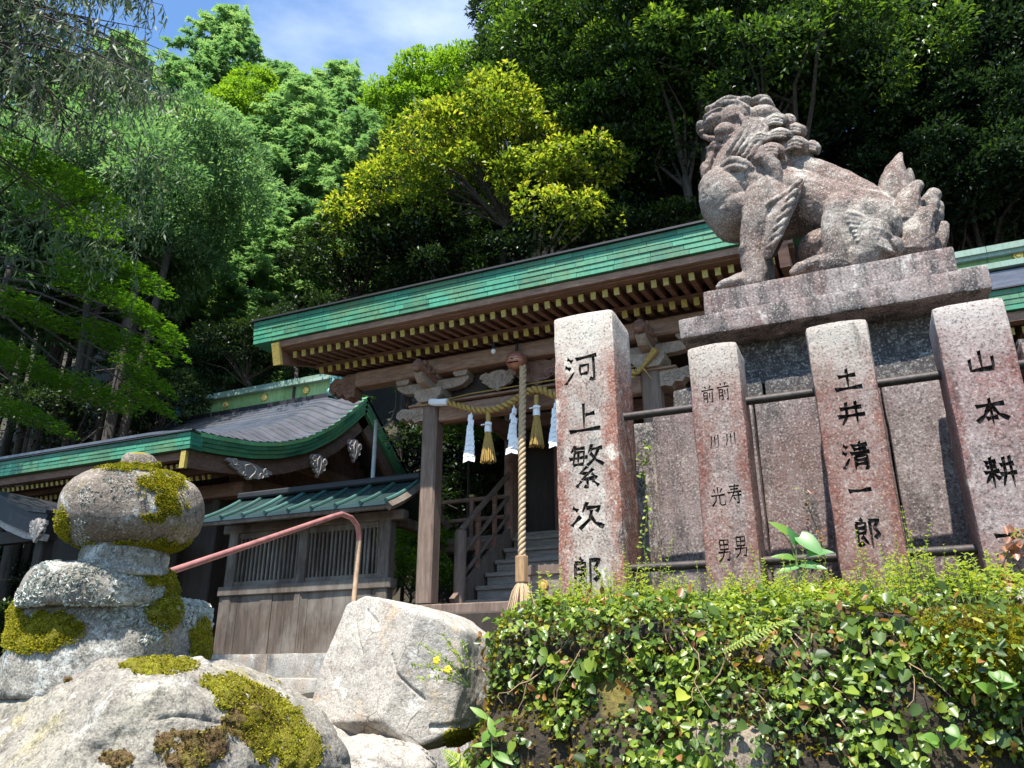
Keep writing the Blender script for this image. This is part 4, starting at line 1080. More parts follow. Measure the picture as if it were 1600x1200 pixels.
for a, b in ((-.70, -.315), (-.305, .62), (.63, 1.0)):
    obj('step_slab', rough_block((a, 3.30, 2.60), (b, 4.0, 2.715 + random.uniform(-.006, .006)), .012, 24, .005, 9, a), gr_neck, ped, smooth=35)
for a, b in ((-.79, -.36), (-.355, .13), (.135, .62), (.625, 1.1)):
    obj('body_block', rough_block((a, 3.25 + random.uniform(0, .01), 1.40), (b, 4.05, 2.606), .016, 20, .004, 8, a * 3), gr_panel, ped, smooth=35)
# ================================================================== guardian lion-dog: one carved stone figure on its own plinth
YC = 3.56
def s_at(cx, cy, dy=0.0):              # point of the carving seen at this place, at depth YC + dy
    return at(1040 + cx / 3.158, 120 + cy / 3.158, Y=YC + dy)
SC = 1 / 1118.0                        # metres per unit of the carving sketch
def blob(m, cx, cy, rx, rz, ry, dy=0.0, rot=0.0):
    c = s_at(cx, cy, dy); m.ellip(c, (rx * SC, ry, rz * SC), Matrix.Rotation(math.radians(rot), 3, 'Y'), 22, 14)
def limb(m, pts, n=16, sq=None):
    P = [s_at(a, b, d) for a, b, d, r in pts]; k_ = 1.4 if max(q[3] for q in pts) <= 14 else 1.0; R = [r * SC * k_ for a, b, d, r in pts]
    D, Q = [], []
    for i in range(len(P) - 1):
        p0, p1, p2, p3 = P[max(i - 1, 0)], P[i], P[i + 1], P[min(i + 2, len(P) - 1)]
        for k in range(5):
            t = k / 5
            D.append(.5 * ((2 * p1) + (p2 - p0) * t + (2 * p0 - 5 * p1 + 4 * p2 - p3) * t * t + (3 * p1 - p0 - 3 * p2 + p3) * t ** 3)); Q.append(R[i] + (R[i + 1] - R[i]) * t)
    D.append(P[-1]); Q.append(R[-1])
    d0 = (D[0] - D[1]).normalized(); d1 = (D[-1] - D[-2]).normalized()
    D = [D[0] + d0 * Q[0] * .85, D[0] + d0 * Q[0] * .5] + D + [D[-1] + d1 * Q[-1] * .5, D[-1] + d1 * Q[-1] * .85]
    Q = [Q[0] * .45, Q[0] * .85] + Q + [Q[-1] * .85, Q[-1] * .45]
    m.tube(D, Q, n, True, sq)
m = MB()
# trunk: deep chest, back falling to the rump
blob(m, 305, 620, 152, 215, .18, 0, -8)
blob(m, 350, 690, 150, 140, .165, 0, 0)
limb(m, [(400, 560, 0, 160), (560, 590, 0, 165), (740, 640, 0, 160), (900, 700, 0, 170)], 20, (1, 1.08, 1))
limb(m, [(470, 440, 0, 95), (650, 480, 0, 105), (830, 560, 0, 120), (990, 650, 0, 120)], 16, (1, 1.05, 1))
blob(m, 960, 730, 205, 190, .165, 0, 25)
blob(m, 600, 690, 190, 120, .13, .02, 10)
# neck and head
limb(m, [(340, 560, 0, 165), (370, 440, 0, 150), (390, 340, 0, 132), (385, 260, 0, 112)], 18)
blob(m, 450, 340, 165, 165, .13, 0, 0)
blob(m, 560, 330, 118, 105, .10, 0, 20)
blob(m, 500, 470, 190, 130, .165, 0, 20)
blob(m, 620, 400, 120, 90, .13, 0, 25)
blob(m, 480, 220, 110, 80, .10, 0, 15)
blob(m, 350, 240, 125, 112, .125, 0, 0)                       # skull
blob(m, 264, 254, 108, 70, .112, 0, 8)
blob(m, 300, 330, 78, 34, .075, 0, 0)                        # broad muzzle
blob(m, 180, 258, 34, 36, .062, 0, 0)                         # nose
blob(m, 305, 165, 108, 46, .10, 0, -8)                        # forehead
blob(m, 262, 368, 70, 32, .088, 0, -8)                        # lower jaw
blob(m, 236, 408, 44, 42, .065, 0, 0)                         # chin tuft
blob(m, 205, 470, 36, 60, .06, 0, -10)
for s in (-1, 1):
    blob(m, 178, 276, 20, 15, .022, s * .042, 0)              # nostril wing
    blob(m, 236, 184, 66, 19, .034, s * .078, -14)            # heavy brow
    blob(m, 222, 213, 20, 15, .018, s * .098, 0)              # eye
    blob(m, 292, 262, 62, 44, .03, s * .098, 10)              # cheek
    limb(m, [(184, 292, s * .03, 16), (222, 304, s * .062, 18), (276, 306, s * .088, 18), (336, 288, s * .1, 15)], 8)       # lip
    limb(m, [(206, 352, s * .03, 13), (242, 346, s * .066, 15), (296, 342, s * .088, 13)], 8)                                   # lower lip
    limb(m, [(352, 176, s * .11, 14), (392, 226, s * .128, 17), (388, 290, s * .13, 16), (340, 348, s * .118, 13)], 8)         # ruff border
    for k in range(5):                                        # combed hair falling from the ear to the throat
        x0, y0 = 400 + k * 24, 205 + k * 12
        limb(m, [(x0, y0, s * (.115 + .006 * k), 15), (x0 - 22, y0 + 62, s * (.136 + .005 * k), 18), (x0 - 66, y0 + 128, s * (.138 + .006 * k), 17), (x0 - 96, y0 + 168 - k * 6, s * (.134 + .006 * k), 8)], 8)
    for k in range(4):                                        # locks swept back over the brow
        limb(m, [(206 + k * 26, 160 - k * 9, s * (.025 + .02 * k), 12), (270 + k * 26, 132 - k * 2, s * (.03 + .022 * k), 14), (345 + k * 20, 128 + k * 8, s * (.03 + .022 * k), 10)], 8)
    limb(m, [(282, 440, s * .13, 18), (330, 412, s * .155, 24), (385, 425, s * .16, 26), (430, 452, s * .15, 14)], 10)         # collar lock
    limb(m, [(290, 462, s * .14, 12), (340, 445, s * .16, 14), (395, 455, s * .16, 12)], 8)
blob(m, 470, 140, 70, 42, .075, 0, 8)                         # topknot / ears
blob(m, 500, 160, 50, 36, .09, 0, 25)
blob(m, 395, 155, 70, 40, .09, 0, 10)
# mane locks: plump curls ending in points, on both sides and along the nape
for cx, cy, rx, rz, rot, dy in ((545, 215, 62, 46, 25, .10), (560, 285, 66, 42, 20, .13), (520, 365, 66, 50, 25, .155), (635, 262, 60, 42, 25, .05), (640, 335, 62, 52, 18, .10), (716, 350, 44, 44, 15, .04), (470, 300, 52, 38, 30, .14), (600, 210, 40, 36, 10, 0)):
    for s in (-1, 1):
        limb(m, [(cx - rx * 1.5, cy + rz * 1.15, s * (dy - .01), 12), (cx - rx * .75, cy + rz * .25, s * dy, rz * .6), (cx, cy - rz * .05, s * dy, rz * .92), (cx + rx * .62, cy + rz * .12, s * dy, rz * .7), (cx + rx * .78, cy + rz * .6, s * (dy - .01), rz * .28)], 12, (1, .9, 1))
        for o in (-.45, 0, .4):
            limb(m, [(cx - rx * 1.1, cy + rz * (.75 + o * .3), s * (dy + .018), 6), (cx - rx * .3, cy + rz * (o * .75), s * (dy + rz * SC * .78), 8), (cx + rx * .45, cy + rz * (.05 + o * .75), s * (dy + rz * SC * .66), 7)], 6)
for s in (-1, 1):
    limb(m, [(500, 400, s * .16, 46), (535, 450, s * .165, 40), (556, 510, s * .16, 24), (566, 560, s * .155, 8)], 10)     # hanging lock
# beard down the chest
for k, (a, b) in enumerate(((185, 470), (172, 540), (176, 600), (200, 430))):
    limb(m, [(a + 40, b - 60, -.05, 20), (a + 8, b, -.06, 22), (a, b + 40, -.05, 8)], 8)
    limb(m, [(a + 44, b - 50, .05, 20), (a + 10, b + 5, .06, 22), (a + 2, b + 44, .05, 8)], 8)
# forelegs, paws, flame fur behind the elbows
for s, dx in ((-1, 0), (1, 40)):
    d = s * .135
    limb(m, [(470 + dx, 600, d * .75, 95), (450 + dx, 700, d, 80), (432 + dx, 800, d, 68), (428 + dx, 880, d, 64), (440 + dx, 960, d, 64), (435 + dx, 1030, d, 66)], 16)
    blob(m, 395 + dx, 862, 36, 42, .05, d * 1.05, 0)
    limb(m, [(440 + dx, 1010, d, 62), (370 + dx, 1020, d, 56), (310 + dx, 1035, d, 46)], 14)
    for k in (-1, 0, 1):
        limb(m, [(360 + dx, 1005, d + k * .036, 26), (300 + dx, 1018, d + k * .042, 26), (262 + dx, 1040, d + k * .042, 18)], 10)
    spn = d * 1.28; h_ = dx * .5
    limb(m, [(505 + h_, 880, spn * .9, 22), (525 + h_, 800, spn * .95, 44), (555 + h_, 710, spn, 58), (600 + h_, 620, spn, 54), (645 + h_, 550, spn, 34), (678 + h_, 508, spn, 10)], 12, (1, .62, 1))
    limb(m, [(520, 560, d * .8, 90), (560, 640, d * .9, 80), (540, 720, d * .9, 60)], 12)
    for k in range(7):
        limb(m, [(500 + k * 20 + h_, 845 - k * 48, spn * 1.18, 8), (530 + k * 20 + h_, 826 - k * 50, spn * 1.25, 11), (566 + k * 17 + h_, 786 - k * 46, spn * 1.2, 8)], 7)
    limb(m, [(470, 660, spn, 12), (530, 612, spn * 1.1, 15), (590, 580, spn * 1.1, 14), (650, 530, spn, 8)], 8)
# haunches, hind feet
for s in (-1, 1):
    d = s * .15
    blob(m, 975, 735, 180, 168, .10, d * .75, 25)
    blob(m, 868, 655, 88, 92, .085, d * .82, -10)
    limb(m, [(858, 660, d * .95, 80), (842, 760, d, 74), (848, 850, d * 1.05, 68), (850, 920, d * 1.06, 70)], 14)
    limb(m, [(1010, 800, d * .9, 110), (985, 880, d * .95, 95), (930, 930, d, 70)], 14)
    limb(m, [(860, 930, d * 1.06, 70), (740, 942, d * 1.06, 62), (670, 965, d * 1.06, 46)], 14)
    for k in (-1, 0, 1):
        limb(m, [(740, 920, d * 1.06 + k * .038, 32), (668, 942, d * 1.06 + k * .042, 30), (628, 966, d * 1.06 + k * .042, 20)], 10)
    blob(m, 1095, 850, 80, 70, .07, d * .7, 0)
    for k in range(7):                                        # combed hair on the thigh
        y0 = 672 + k * 24
        limb(m, [(885 + k * 10, y0 - 4, d * (1.30 + .02 * k), 7), (945 + k * 14, y0 + 10, d * (1.43 - .005 * k), 9), (1010 + k * 16, y0 + 44, d * (1.38 - .01 * k), 9), (1070 + k * 10, y0 + 84 - k * 5, d * 1.2, 5)], 7)
    limb(m, [(1050, 830, d * 1.12, 10), (1100, 812, d * 1.12, 18), (1140, 850, d * 1.0, 12)], 8)
blob(m, 780, 850, 130, 100, .13, 0, 0)                        # belly joining the plinth
blob(m, 900, 900, 200, 120, .15, 0, 0)
# tail: flames rising behind the rump
def flame(pts, dy, n=5, knob=0.0):
    """swelling leaf-like lock with combed ridges; pts (x, y, half width)"""
    limb(m, [(x, y, dy, w) for x, y, w in pts], 14, (1, .75, 1))
    if knob: blob(m, pts[-1][0] + 4, pts[-1][1] + 6, knob, knob * 1.1, knob * SC * .9, dy, 0)
    for k in range(n):
        o = (k - (n - 1) / 2) / n * 1.75
        for s in (-1, 1):
            limb(m, [(x + o * w * .9, y + abs(o) * 6, dy + s * w * SC * .74 * math.sqrt(max(.05, 1 - (o * .9) ** 2)), 7 if i else 5) for i, (x, y, w) in enumerate(pts[:-1])] + [(pts[-1][0] + o * 5, pts[-1][1], dy + s * pts[-1][2] * SC * .5, 4)], 6)
flame([(1130, 640, 70), (1128, 560, 82), (1130, 490, 66), (1142, 430, 36), (1160, 376, 5)], -.01, 7)
flame([(1165, 620, 56), (1180, 560, 56), (1195, 500, 36), (1205, 455, 6)], .07, 5)
flame([(1190, 690, 66), (1195, 630, 66), (1215, 570, 46), (1245, 530, 26)], -.07, 6, 26)
flame([(1285, 690, 52), (1300, 630, 52), (1322, 580, 38)], .0, 5, 36)
flame([(1290, 740, 50), (1330, 690, 42), (1345, 630, 26)], .08, 5, 20)
flame([(1235, 840, 84), (1238, 760, 84), (1265, 700, 64), (1310, 662, 34)], -.07, 7, 30)
flame([(1330, 850, 50), (1350, 790, 44), (1372, 735, 28)], .03, 5, 24)
flame([(1300, 860, 64), (1300, 780, 64), (1320, 700, 40)], .08, 5, 28)
blob(m, 1230, 800, 80, 120, .10, 0, 0)
me = m.mesh('guardian_lion_raw')
tmp = bpy.data.objects.new('guardian_lion_raw', me); C.objects.link(tmp)
md = tmp.modifiers.new('r', 'REMESH'); md.mode = 'VOXEL'; md.voxel_size = .0046
md = tmp.modifiers.new('s', 'SMOOTH'); md.factor = .5; md.iterations = 1
dg = bpy.context.evaluated_depsgraph_get()
ev = bpy.data.meshes.new_from_object(tmp.evaluated_get(dg))
bpy.data.objects.remove(tmp); bpy.data.meshes.remove(me)
nv = len(ev.vertices); co = np.empty(nv * 3, dtype=np.float32); ev.vertices.foreach_get('co', co); co = co.reshape(-1, 3)
PZ = 3.142                                                    # top of the plinth: flatten what would sink into it
co[:, 2] = np.maximum(co[:, 2], PZ - .01)
for i in range(nv):
    v = Vector(co[i]); d = mnoise.noise_vector(v * 26) * .0035 + mnoise.noise_vector(v * 70) * .0016
    co[i] += d
lion = thing('guardian_lion', 'weathered stone guardian lion-dog sitting on the pedestal with raised flame tail', 'statue', (-.02, YC, 3.04))
base = wloc(lion); co -= np.array(base, dtype=np.float32)
ev.vertices.foreach_set('co', co.ravel()); ev.update()
ev.polygons.foreach_set('use_smooth', [True] * len(ev.polygons))
ev.materials.clear()
n = NT('carved_lion_stone'); p = n.pos()
sp = n.noise(p, 150, 2, .6); s2 = n.noise(p, 90, 3, .7)
c = n.mix(n.ramp(n.noise(p, 6, 6, .65), [(.35, 0.0), (.65, 1.0)]), (.28, .245, .215), (.165, .135, .115))
c = n.mix(n.math('MULTIPLY', n.ramp(n.noise(n.mapv(p, (1, 1, 1), (2, 0, 1)), 3.0, 8, .68), [(.42, 0.0), (.60, .8)]), n.ramp(s2, [(.38, .4), (.56, 1.0)])), c, (.14, .07, .053))
c = n.mix(n.math('MULTIPLY', n.ramp(n.noise(n.mapv(p, (1, 1, 1), (5, 4, 1)), 4.5, 8, .7), [(.50, 0.0), (.62, .9)]), n.math('MULTIPLY', n.ramp(s2, [(.4, .3), (.55, 1.0)]), n.ramp(n.sep(n.new('ShaderNodeNewGeometry').outputs['Normal'], 2), [(.0, .35), (.55, 1.0)]))), c, (.52, .50, .43))
c = n.mix(n.ramp(n.noise(n.mapv(p, (1, 1, .5), (8, 4, 1)), 9, 8, .72), [(.50, 0.0), (.64, .9)]), c, (.05, .04, .034))
c = n.mix(n.ramp(sp, [(.35, .6), (.46, 0.0)]), c, (.05, .045, .04))
c = n.mix(n.ramp(sp, [(.56, 0.0), (.68, .5)]), c, (.62, .6, .57))
lion_mat = n.fin(c, .92, n.bump(n.math('ADD', n.math('MULTIPLY', s2, .7), n.noise(p, 32, 6)), .55, .006), 0, .25)
ev.materials.append(lion_mat)
body = bpy.data.objects.new('body', ev); C.objects.link(body); body.parent = lion; WL[body.name] = base
obj('plinth', rough_block((-.522, 3.262, 3.0045), (.486, 3.86, 3.142), .010, 26, .004, 10, 5), gr_slab, lion, smooth=35)
# ================================================================== boulders, mossy finial post
def rock_mesh(c, planes, k=14.0, sub=6, amp=.02, scale=3.0, seed=0.0, crack=0.0, rmax=2.0, cuts=()):
    bm = bmesh.new(); bmesh.ops.create_icosphere(bm, subdivisions=sub, radius=1.0)
    bm.verts.index_update(); D = np.array([v.co[:] for v in bm.verts]); F = [[v.index for v in f.verts] for f in bm.faces]; bm.free()
    N = np.array([Vector(n).normalized()[:] for n, d in planes]); dist = np.array([d for n, d in planes])
    dots = D @ N.T
    inv = np.maximum(dots, 1e-4) / dist                            # 1/r per plane
    r = 1.0 / (np.sum(inv ** k, axis=1) ** (1 / k))
    r = np.minimum(r, rmax)
    V = np.array(c) + D * r[:, None]
    out = []
    for q, d in zip(V, D):
        v = Vector(q); s = v + Vector((seed, seed * .5, -seed))
        h = fbm(s, scale, 5) * amp + fbm(s, scale * 6, 4) * amp * .26
        if crack:
            w = abs(mnoise.noise((s + mnoise.noise_vector(s * 4) * .06) * scale * 1.6)); h -= crack * max(0, 1 - w * 16)
        for n_, p_, w_, dp in cuts:
            a = abs(n_.dot(v - p_) + .018 * mnoise.noise(s * 7) + .005 * mnoise.noise(s * 30))
            if a < w_ and mnoise.noise(s * 6 + n_ * 9) > .12: h -= dp * (1 - a / w_)
        out.append(v + Vector(d) * h)
    m = MB(); m.v = [tuple(v) for v in out]; m.f = F
    return m
def outline_planes(pts, Y, c, yn=0.15):
    P = [at(a, b, Y=Y) for a, b in pts]; pl = []
    for a, b in zip(P, P[1:] + P[:1]):
        d = b - a; n = Vector((-d.z, 0, d.x)).normalized()
        if n.dot(a - c) < 0: n = -n
        n = (n + Vector((0, random.uniform(-yn, yn), 0))).normalized()
        pl.append((n, max(.02, n.dot((a + b) / 2 - c))))
    return pl
def m_boulder(name, c1, c2, warm, dark, pale, seed=0, moss=0.0, grain=70, lichen=.5, cracks=.5):
    n = NT(name); p0 = n.pos(); p = n.mapv(p0, (1, 1, 1), (seed, seed * .6, 1))
    c = n.mix(n.ramp(n.noise(p, 5, 8, .65), [(.35, 0.0), (.65, 1.0)]), c1, c2)
    c = n.mix(n.ramp(n.noise(n.mapv(p, (1, 1, 1), (4, 1, 7)), 7, 7, .7), [(.56, 0.0), (.68, .75)]), c, warm)
    c = n.mix(n.ramp(n.noise(n.mapv(p, (1, 1, 1), (1, 9, 3)), 9, 9, .75), [(.60 - .12 * lichen, 0.0), (.68 - .1 * lichen, .8)]), c, pale)
    c = n.mix(n.ramp(n.noise(n.mapv(p, (1, 1, .6), (6, 2, 5)), 11, 9, .75), [(.56, 0.0), (.66, .7)]), c, dark)
    g = n.noise(p, grain, 4, .7); g2 = n.noise(p, grain * 3, 2, .6)
    c = n.mix(n.ramp(g, [(.34, .7), (.47, 0.0)]), c, dark); c = n.mix(n.ramp(g2, [(.36, .5), (.46, 0.0)]), c, dark)
    c = n.mix(n.ramp(g2, [(.58, 0.0), (.68, .4)]), c, pale)
    if cracks:
        e = n.vor(n.mapv(n.mix(.06, p, n.new('ShaderNodeTexNoise').outputs['Color']), (1.4, 1, 1), (0, 0, 0), (0, .6, 0)), 9, 'DISTANCE_TO_EDGE')
        f = n.math('MULTIPLY', n.ramp(e, [(.0, 1.0), (.022, 0.0)]), n.ramp(n.noise(p, 6, 4), [(.5, 0.0), (.6, cracks)]))
        c = n.mix(f, c, tuple(k * .6 for k in dark))
    if moss:
        nz = n.sep(n.new('ShaderNodeNewGeometry').outputs['Normal'], 2)
        f = n.ramp(n.math('ADD', n.noise(n.mapv(p, (1, 1, 1), (3, 3, 3)), 4.5, 7, .65), n.math('MULTIPLY', nz, .12)), [(.74 - .22 * moss, 0.0), (.79 - .22 * moss, 1.0)])
        c = n.mix(f, c, n.mix(n.noise(p, 50, 5), (.10, .09, .012), (.34, .28, .03)))
    h = n.math('ADD', n.math('MULTIPLY', g, .7), n.noise(p, 22, 8, .7))
    return n.fin(c, .93, n.bump(h, .8, .008), 0, .2)
b_pale = m_boulder('pale_boulder_stone', (.43, .39, .335), (.32, .29, .255), (.47, .33, .20), (.15, .125, .10), (.62, .60, .55), 0, 0, 75, .4, .9)
b_big = m_boulder('grey_cream_boulder_stone', (.35, .32, .25), (.18, .16, .145), (.34, .29, .15), (.075, .062, .05), (.50, .48, .42), 3.3, .1, 60, .5, .2)
b_fin = m_boulder('lichened_finial_stone', (.27, .225, .185), (.14, .11, .09), (.27, .22, .08), (.07, .055, .04), (.62, .63, .58), 7.7, .25, 60, .35, 0)
b_col = m_boulder('white_lichen_stone', (.31, .285, .245), (.155, .14, .115), (.23, .19, .07), (.04, .034, .027), (.62, .63, .58), 5.2, .2, 70, .55, 0)
b_brown = m_boulder('brown_wall_stone', (.30, .24, .18), (.20, .16, .12), (.33, .22, .10), (.06, .05, .04), (.45, .42, .36), 9.1, .25, 70, .2, .3)
# the standing pale boulder in the middle
c = at(618, 1055, Y=2.32)
pl = outline_planes([(548, 945), (578, 932), (640, 942), (690, 960), (722, 985), (730, 1060), (722, 1140), (640, 1180), (570, 1160), (512, 1118), (520, 1045)], 2.28, c, .12)
pl += [((-.22, -.93, .28), .16), ((.62, -.75, .05), .235), ((.1, 1, .1), .26), ((-.1, -.72, -.62), .24)]
mid = obj('boulder', rock_mesh(c, pl, 60, 7, .009, 3.6, 1.0, .0, 2.0, [(Vector(n_).normalized(), at(*q, Y=2.15), w_, d_) for n_, q, w_, d_ in (((.8, 0, .6), (655, 1095), .005, .010), ((.85, 0, .5), (600, 1115), .004, .006), ((.12, 0, .99), (650, 1132), .009, .016), ((.5, 0, .86), (690, 1045), .005, .010))]), b_pale, None, (c.x, c.y, 1.2), smooth=60)
tag(mid, 'upright pale grey boulder standing beside the ground cover bank', 'boulder')
# big cream boulder under the finial
c = at(180, 1190, D=1.78)
pl = outline_planes([(-520, 1075), (-140, 1030), (60, 1012), (210, 1024), (300, 1050), (350, 1085), (375, 1140), (385, 1210), (360, 1400), (-520, 1400)], c.y, c, .1)
pl += [((-.15, -.75, .62), .20), ((.4, -.85, .25), .27), ((0, 1, .35), .36), ((.0, -.9, -.3), .34)]
big = obj('boulder', rock_mesh(c, pl, 26, 7, .030, 2.8, 4.0, .0, 2.0, [(Vector((.5, -.2, .85)).normalized(), at(250, 1085, D=1.6), .008, .010), (Vector((-.4, .3, .9)).normalized(), at(120, 1110, D=1.5), .006, .008)]), b_big, None, (c.x, c.y, .9), smooth=60)
tag(big, 'broad cream boulder with moss under the round mossy finial', 'boulder')
def small_rock(label, px, py, D, rx, ry, rz, mat, seed, k=7, amp=.02):
    c = at(px, py, D=D); rnd = random.Random(seed); pl = []
    for i in range(11):
        th = i * 2.399; zz = 1 - 2 * (i + .5) / 11; rr = math.sqrt(1 - zz * zz); n = Vector((rr * math.cos(th), rr * math.sin(th), zz))
        n = (n + Vector((rnd.uniform(-.25, .25), rnd.uniform(-.25, .25), rnd.uniform(-.25, .25)))).normalized()
        pl.append((n, math.sqrt((n.x * rx) ** 2 + (n.y * ry) ** 2 + (n.z * rz) ** 2) * rnd.uniform(.85, 1.1)))
    o = obj('boulder', rock_mesh(c, pl, k, 5, amp, 5, seed, .004), mat, None, (c.x, c.y, c.z - rz), smooth=60)
    return tag(o, label, 'boulder')
small_rock('low grey stone lying at the foot of the upright boulder', 612, 1205, 2.2, .13, .14, .06, b_pale, 11)
small_rock('broken cream stone wedged between the mossy boulder and the upright one', 505, 1185, 2.35, .09, .16, .12, b_pale, 12)
small_rock('small round stone beside the moss cushion under the finial base', 300, 1048, 1.86, .055, .05, .032, b_pale, 13)
small_rock('rounded brown stone bedded low in the planted bank', 1140, 1190, 1.92, .15, .12, .085, b_brown, 14)
small_rock('pale stone peeping out low under the creeping leaves', 1300, 1205, 1.90, .085, .10, .07, b_pale, 15)
rr_ = small_rock('white grey boulder at the picture edge beside the yellow moss', 1618, 985, 2.12, .12, .14, .09, b_pale, 16)
small_rock('dark stone in the bank below the small ferns', 975, 1215, 2.1, .12, .12, .07, b_brown, 17)
# ------------------------------------------------------------------ finial post: ball, neck, two worn tiers
fc = at(206, 800, D=2.0)
fin = thing('stone_finial', 'round mossy onion shaped stone finial on worn lichen covered base', 'finial', (fc.x, fc.y, 1.45))
def worn_lathe(prof, c, amp, scale, seed, n=72, lump=0.0):
    D = []
    for (r0, z0), (r1, z1) in zip(prof, prof[1:]):
        L = max(1, int(math.hypot(r1 - r0, z1 - z0) / .008))
        D += [(r0 + (r1 - r0) * i / L, z0 + (z1 - z0) * i / L) for i in range(L)]
    D.append(prof[-1])
    for _ in range(3): D = [D[0]] + [((D[i - 1][0] + 2 * D[i][0] + D[i + 1][0]) / 4, (D[i - 1][1] + 2 * D[i][1] + D[i + 1][1]) / 4) for i in range(1, len(D) - 1)] + [D[-1]]
    m = MB(); m.lathe(D, c, n); cc = Vector(c); V = []
    for v in m.v:
        q = Vector(v); d = Vector((q.x - cc.x, q.y - cc.y, 0)); d = d.normalized() if d.length > 1e-5 else Vector((0, 0, 1))
        s = q + Vector((seed, -seed, seed * .3)); h = fbm(s, scale, 4) * amp + fbm(s, scale * 5, 3) * amp * .35
        if lump: h += lump * max(0, fbm(s, 45, 3)) * max(0, fbm(s, 6, 3) + .1)
        V.append(tuple(q + d * h + Vector((0, 0, h * .4))))
    m.v = V; return m
mpp = 2.0 / 1230.0
Z = lambda py: at(206, py, D=2.0).z
R = .172
prof = [(.02, Z(864)), (.095, Z(861)), (.132, Z(851)), (.163, Z(832)), (.172, Z(805)), (.166, Z(775)), (.140, Z(750)), (.10, Z(739)), (.046, Z(735)), (.040, Z(728)), (.046, Z(719)), (.040, Z(707)), (.02, Z(701)), (.003, Z(700))]
ball = obj('finial_ball', worn_lathe(prof, (fc.x, fc.y, 0), .007, 7, 1.0), b_fin, fin, smooth=60)
prof = [(.02, Z(910)), (.112, Z(908)), (.098, Z(888)), (.10, Z(862)), (.06, Z(845))]
obj('finial_neck', worn_lathe(prof, (fc.x, fc.y, 0), .008, 9, 3.0, lump=.02), b_col, fin, smooth=60)
prof = [(.03, Z(955)), (.17, Z(955)), (.172, Z(930)), (.170, Z(912)), (.158, Z(896)), (.13, Z(886)), (.08, Z(884))]
col = obj('finial_collar', worn_lathe(prof, (at(172, 900, D=2.0).x, fc.y + .0, 0), .009, 6, 5.0, lump=.03), b_col, fin, smooth=60)
prof = [(.05, Z(1090)), (.236, Z(1090)), (.236, Z(1040)), (.234, Z(985)), (.228, Z(950)), (.212, Z(936)), (.08, Z(930))]
bc = at(160, 990, D=2.0)
bas = obj('finial_base', worn_lathe(prof, (bc.x, bc.y + .03, 0), .012, 5, 8.0, lump=.035), b_col, fin, smooth=60)
# ------------------------------------------------------------------ moss: fine upright tufts grown on the stone
MAT['moss'] = m_leaf('yellow_green_moss', [(0.0, (.07, .07, .014)), (.35, (.17, .17, .02)), (.7, (.36, .34, .03)), (1.0, (.54, .47, .05))], .35, .7, .1)
MAT['moss_brown'] = m_leaf('brown_green_moss', [(0.0, (.07, .045, .02)), (.5, (.16, .10, .045)), (.8, (.22, .19, .03)), (1.0, (.36, .32, .04))], .25, .7, .1)
MAT['lichen'] = m_leaf('white_foliose_lichen', [(0.0, (.30, .32, .28)), (1.0, (.66, .68, .62))], .1, .85, .1, (1, 1, 1))
def sample_mesh(o, count, g):
    me = o.data; nt = len(me.polygons)
    V = np.empty(len(me.vertices) * 3); me.vertices.foreach_get('co', V); V = V.reshape(-1, 3) + np.array(wloc(o))
    A = np.empty(nt); me.polygons.foreach_get('area', A); Nn = np.empty(nt * 3); me.polygons.foreach_get('normal', Nn); Nn = Nn.reshape(-1, 3)
    idx = g.choice(nt, size=count, p=A / A.sum())
    ls = np.empty(nt, dtype=np.int32); me.polygons.foreach_get('loop_start', ls); lt = np.empty(nt, dtype=np.int32); me.polygons.foreach_get('loop_total', lt)
    lv = np.empty(len(me.loops), dtype=np.int32); me.loops.foreach_get('vertex_index', lv)
    a = V[lv[ls[idx]]]; b = V[lv[ls[idx] + 1]]; c_ = V[lv[ls[idx] + 2]]; d = V[lv[ls[idx] + lt[idx] - 1]]
    u = g.random(count)[:, None]; w = g.random(count)[:, None]
    return a * (1 - u) * (1 - w) + b * u * (1 - w) + c_ * u * w + d * (1 - u) * w, Nn[idx]
def tufts(o, name, mask, count, h, mat, seed, parent=None, blades=4, wid=.35, flat=0.5):
    g = np.random.default_rng(seed); P, N_ = sample_mesh(o, count, g)
    keep = np.array([mask(Vector(p), Vector(q)) for p, q in zip(P, N_)]); P, N_ = P[keep], N_[keep]
    P = np.repeat(P, blades, 0); N_ = np.repeat(N_, blades, 0); n = len(P)
    if n == 0: return None
    d = N_ + g.normal(0, flat, (n, 3)); d /= np.linalg.norm(d, axis=1)[:, None]
    s = np.cross(d, g.normal(0, 1, (n, 3))); s /= np.linalg.norm(s, axis=1)[:, None]
    L = (h * g.uniform(.5, 1.3, n))[:, None]; W = L * wid
    P0 = P + N_ * (.003 if 'moss' in name else -.003)
    V = np.stack([P0, P0 + d * L * .55 + s * W, P0 + d * L, P0 + d * L * .5 - s * W], 1).reshape(-1, 3)
    base = wloc(parent or o)
    me = fast_mesh(name, V - np.array(base), np.arange(n * 4).reshape(-1, 4), np.clip(g.normal(.55, .25, n), 0, 1))
    me.materials.append(mat)
    t = bpy.data.objects.new(name, me); C.objects.link(t); t.parent = parent or o; t['kind'] = 'stuff'; WL[t.name] = base
    return t
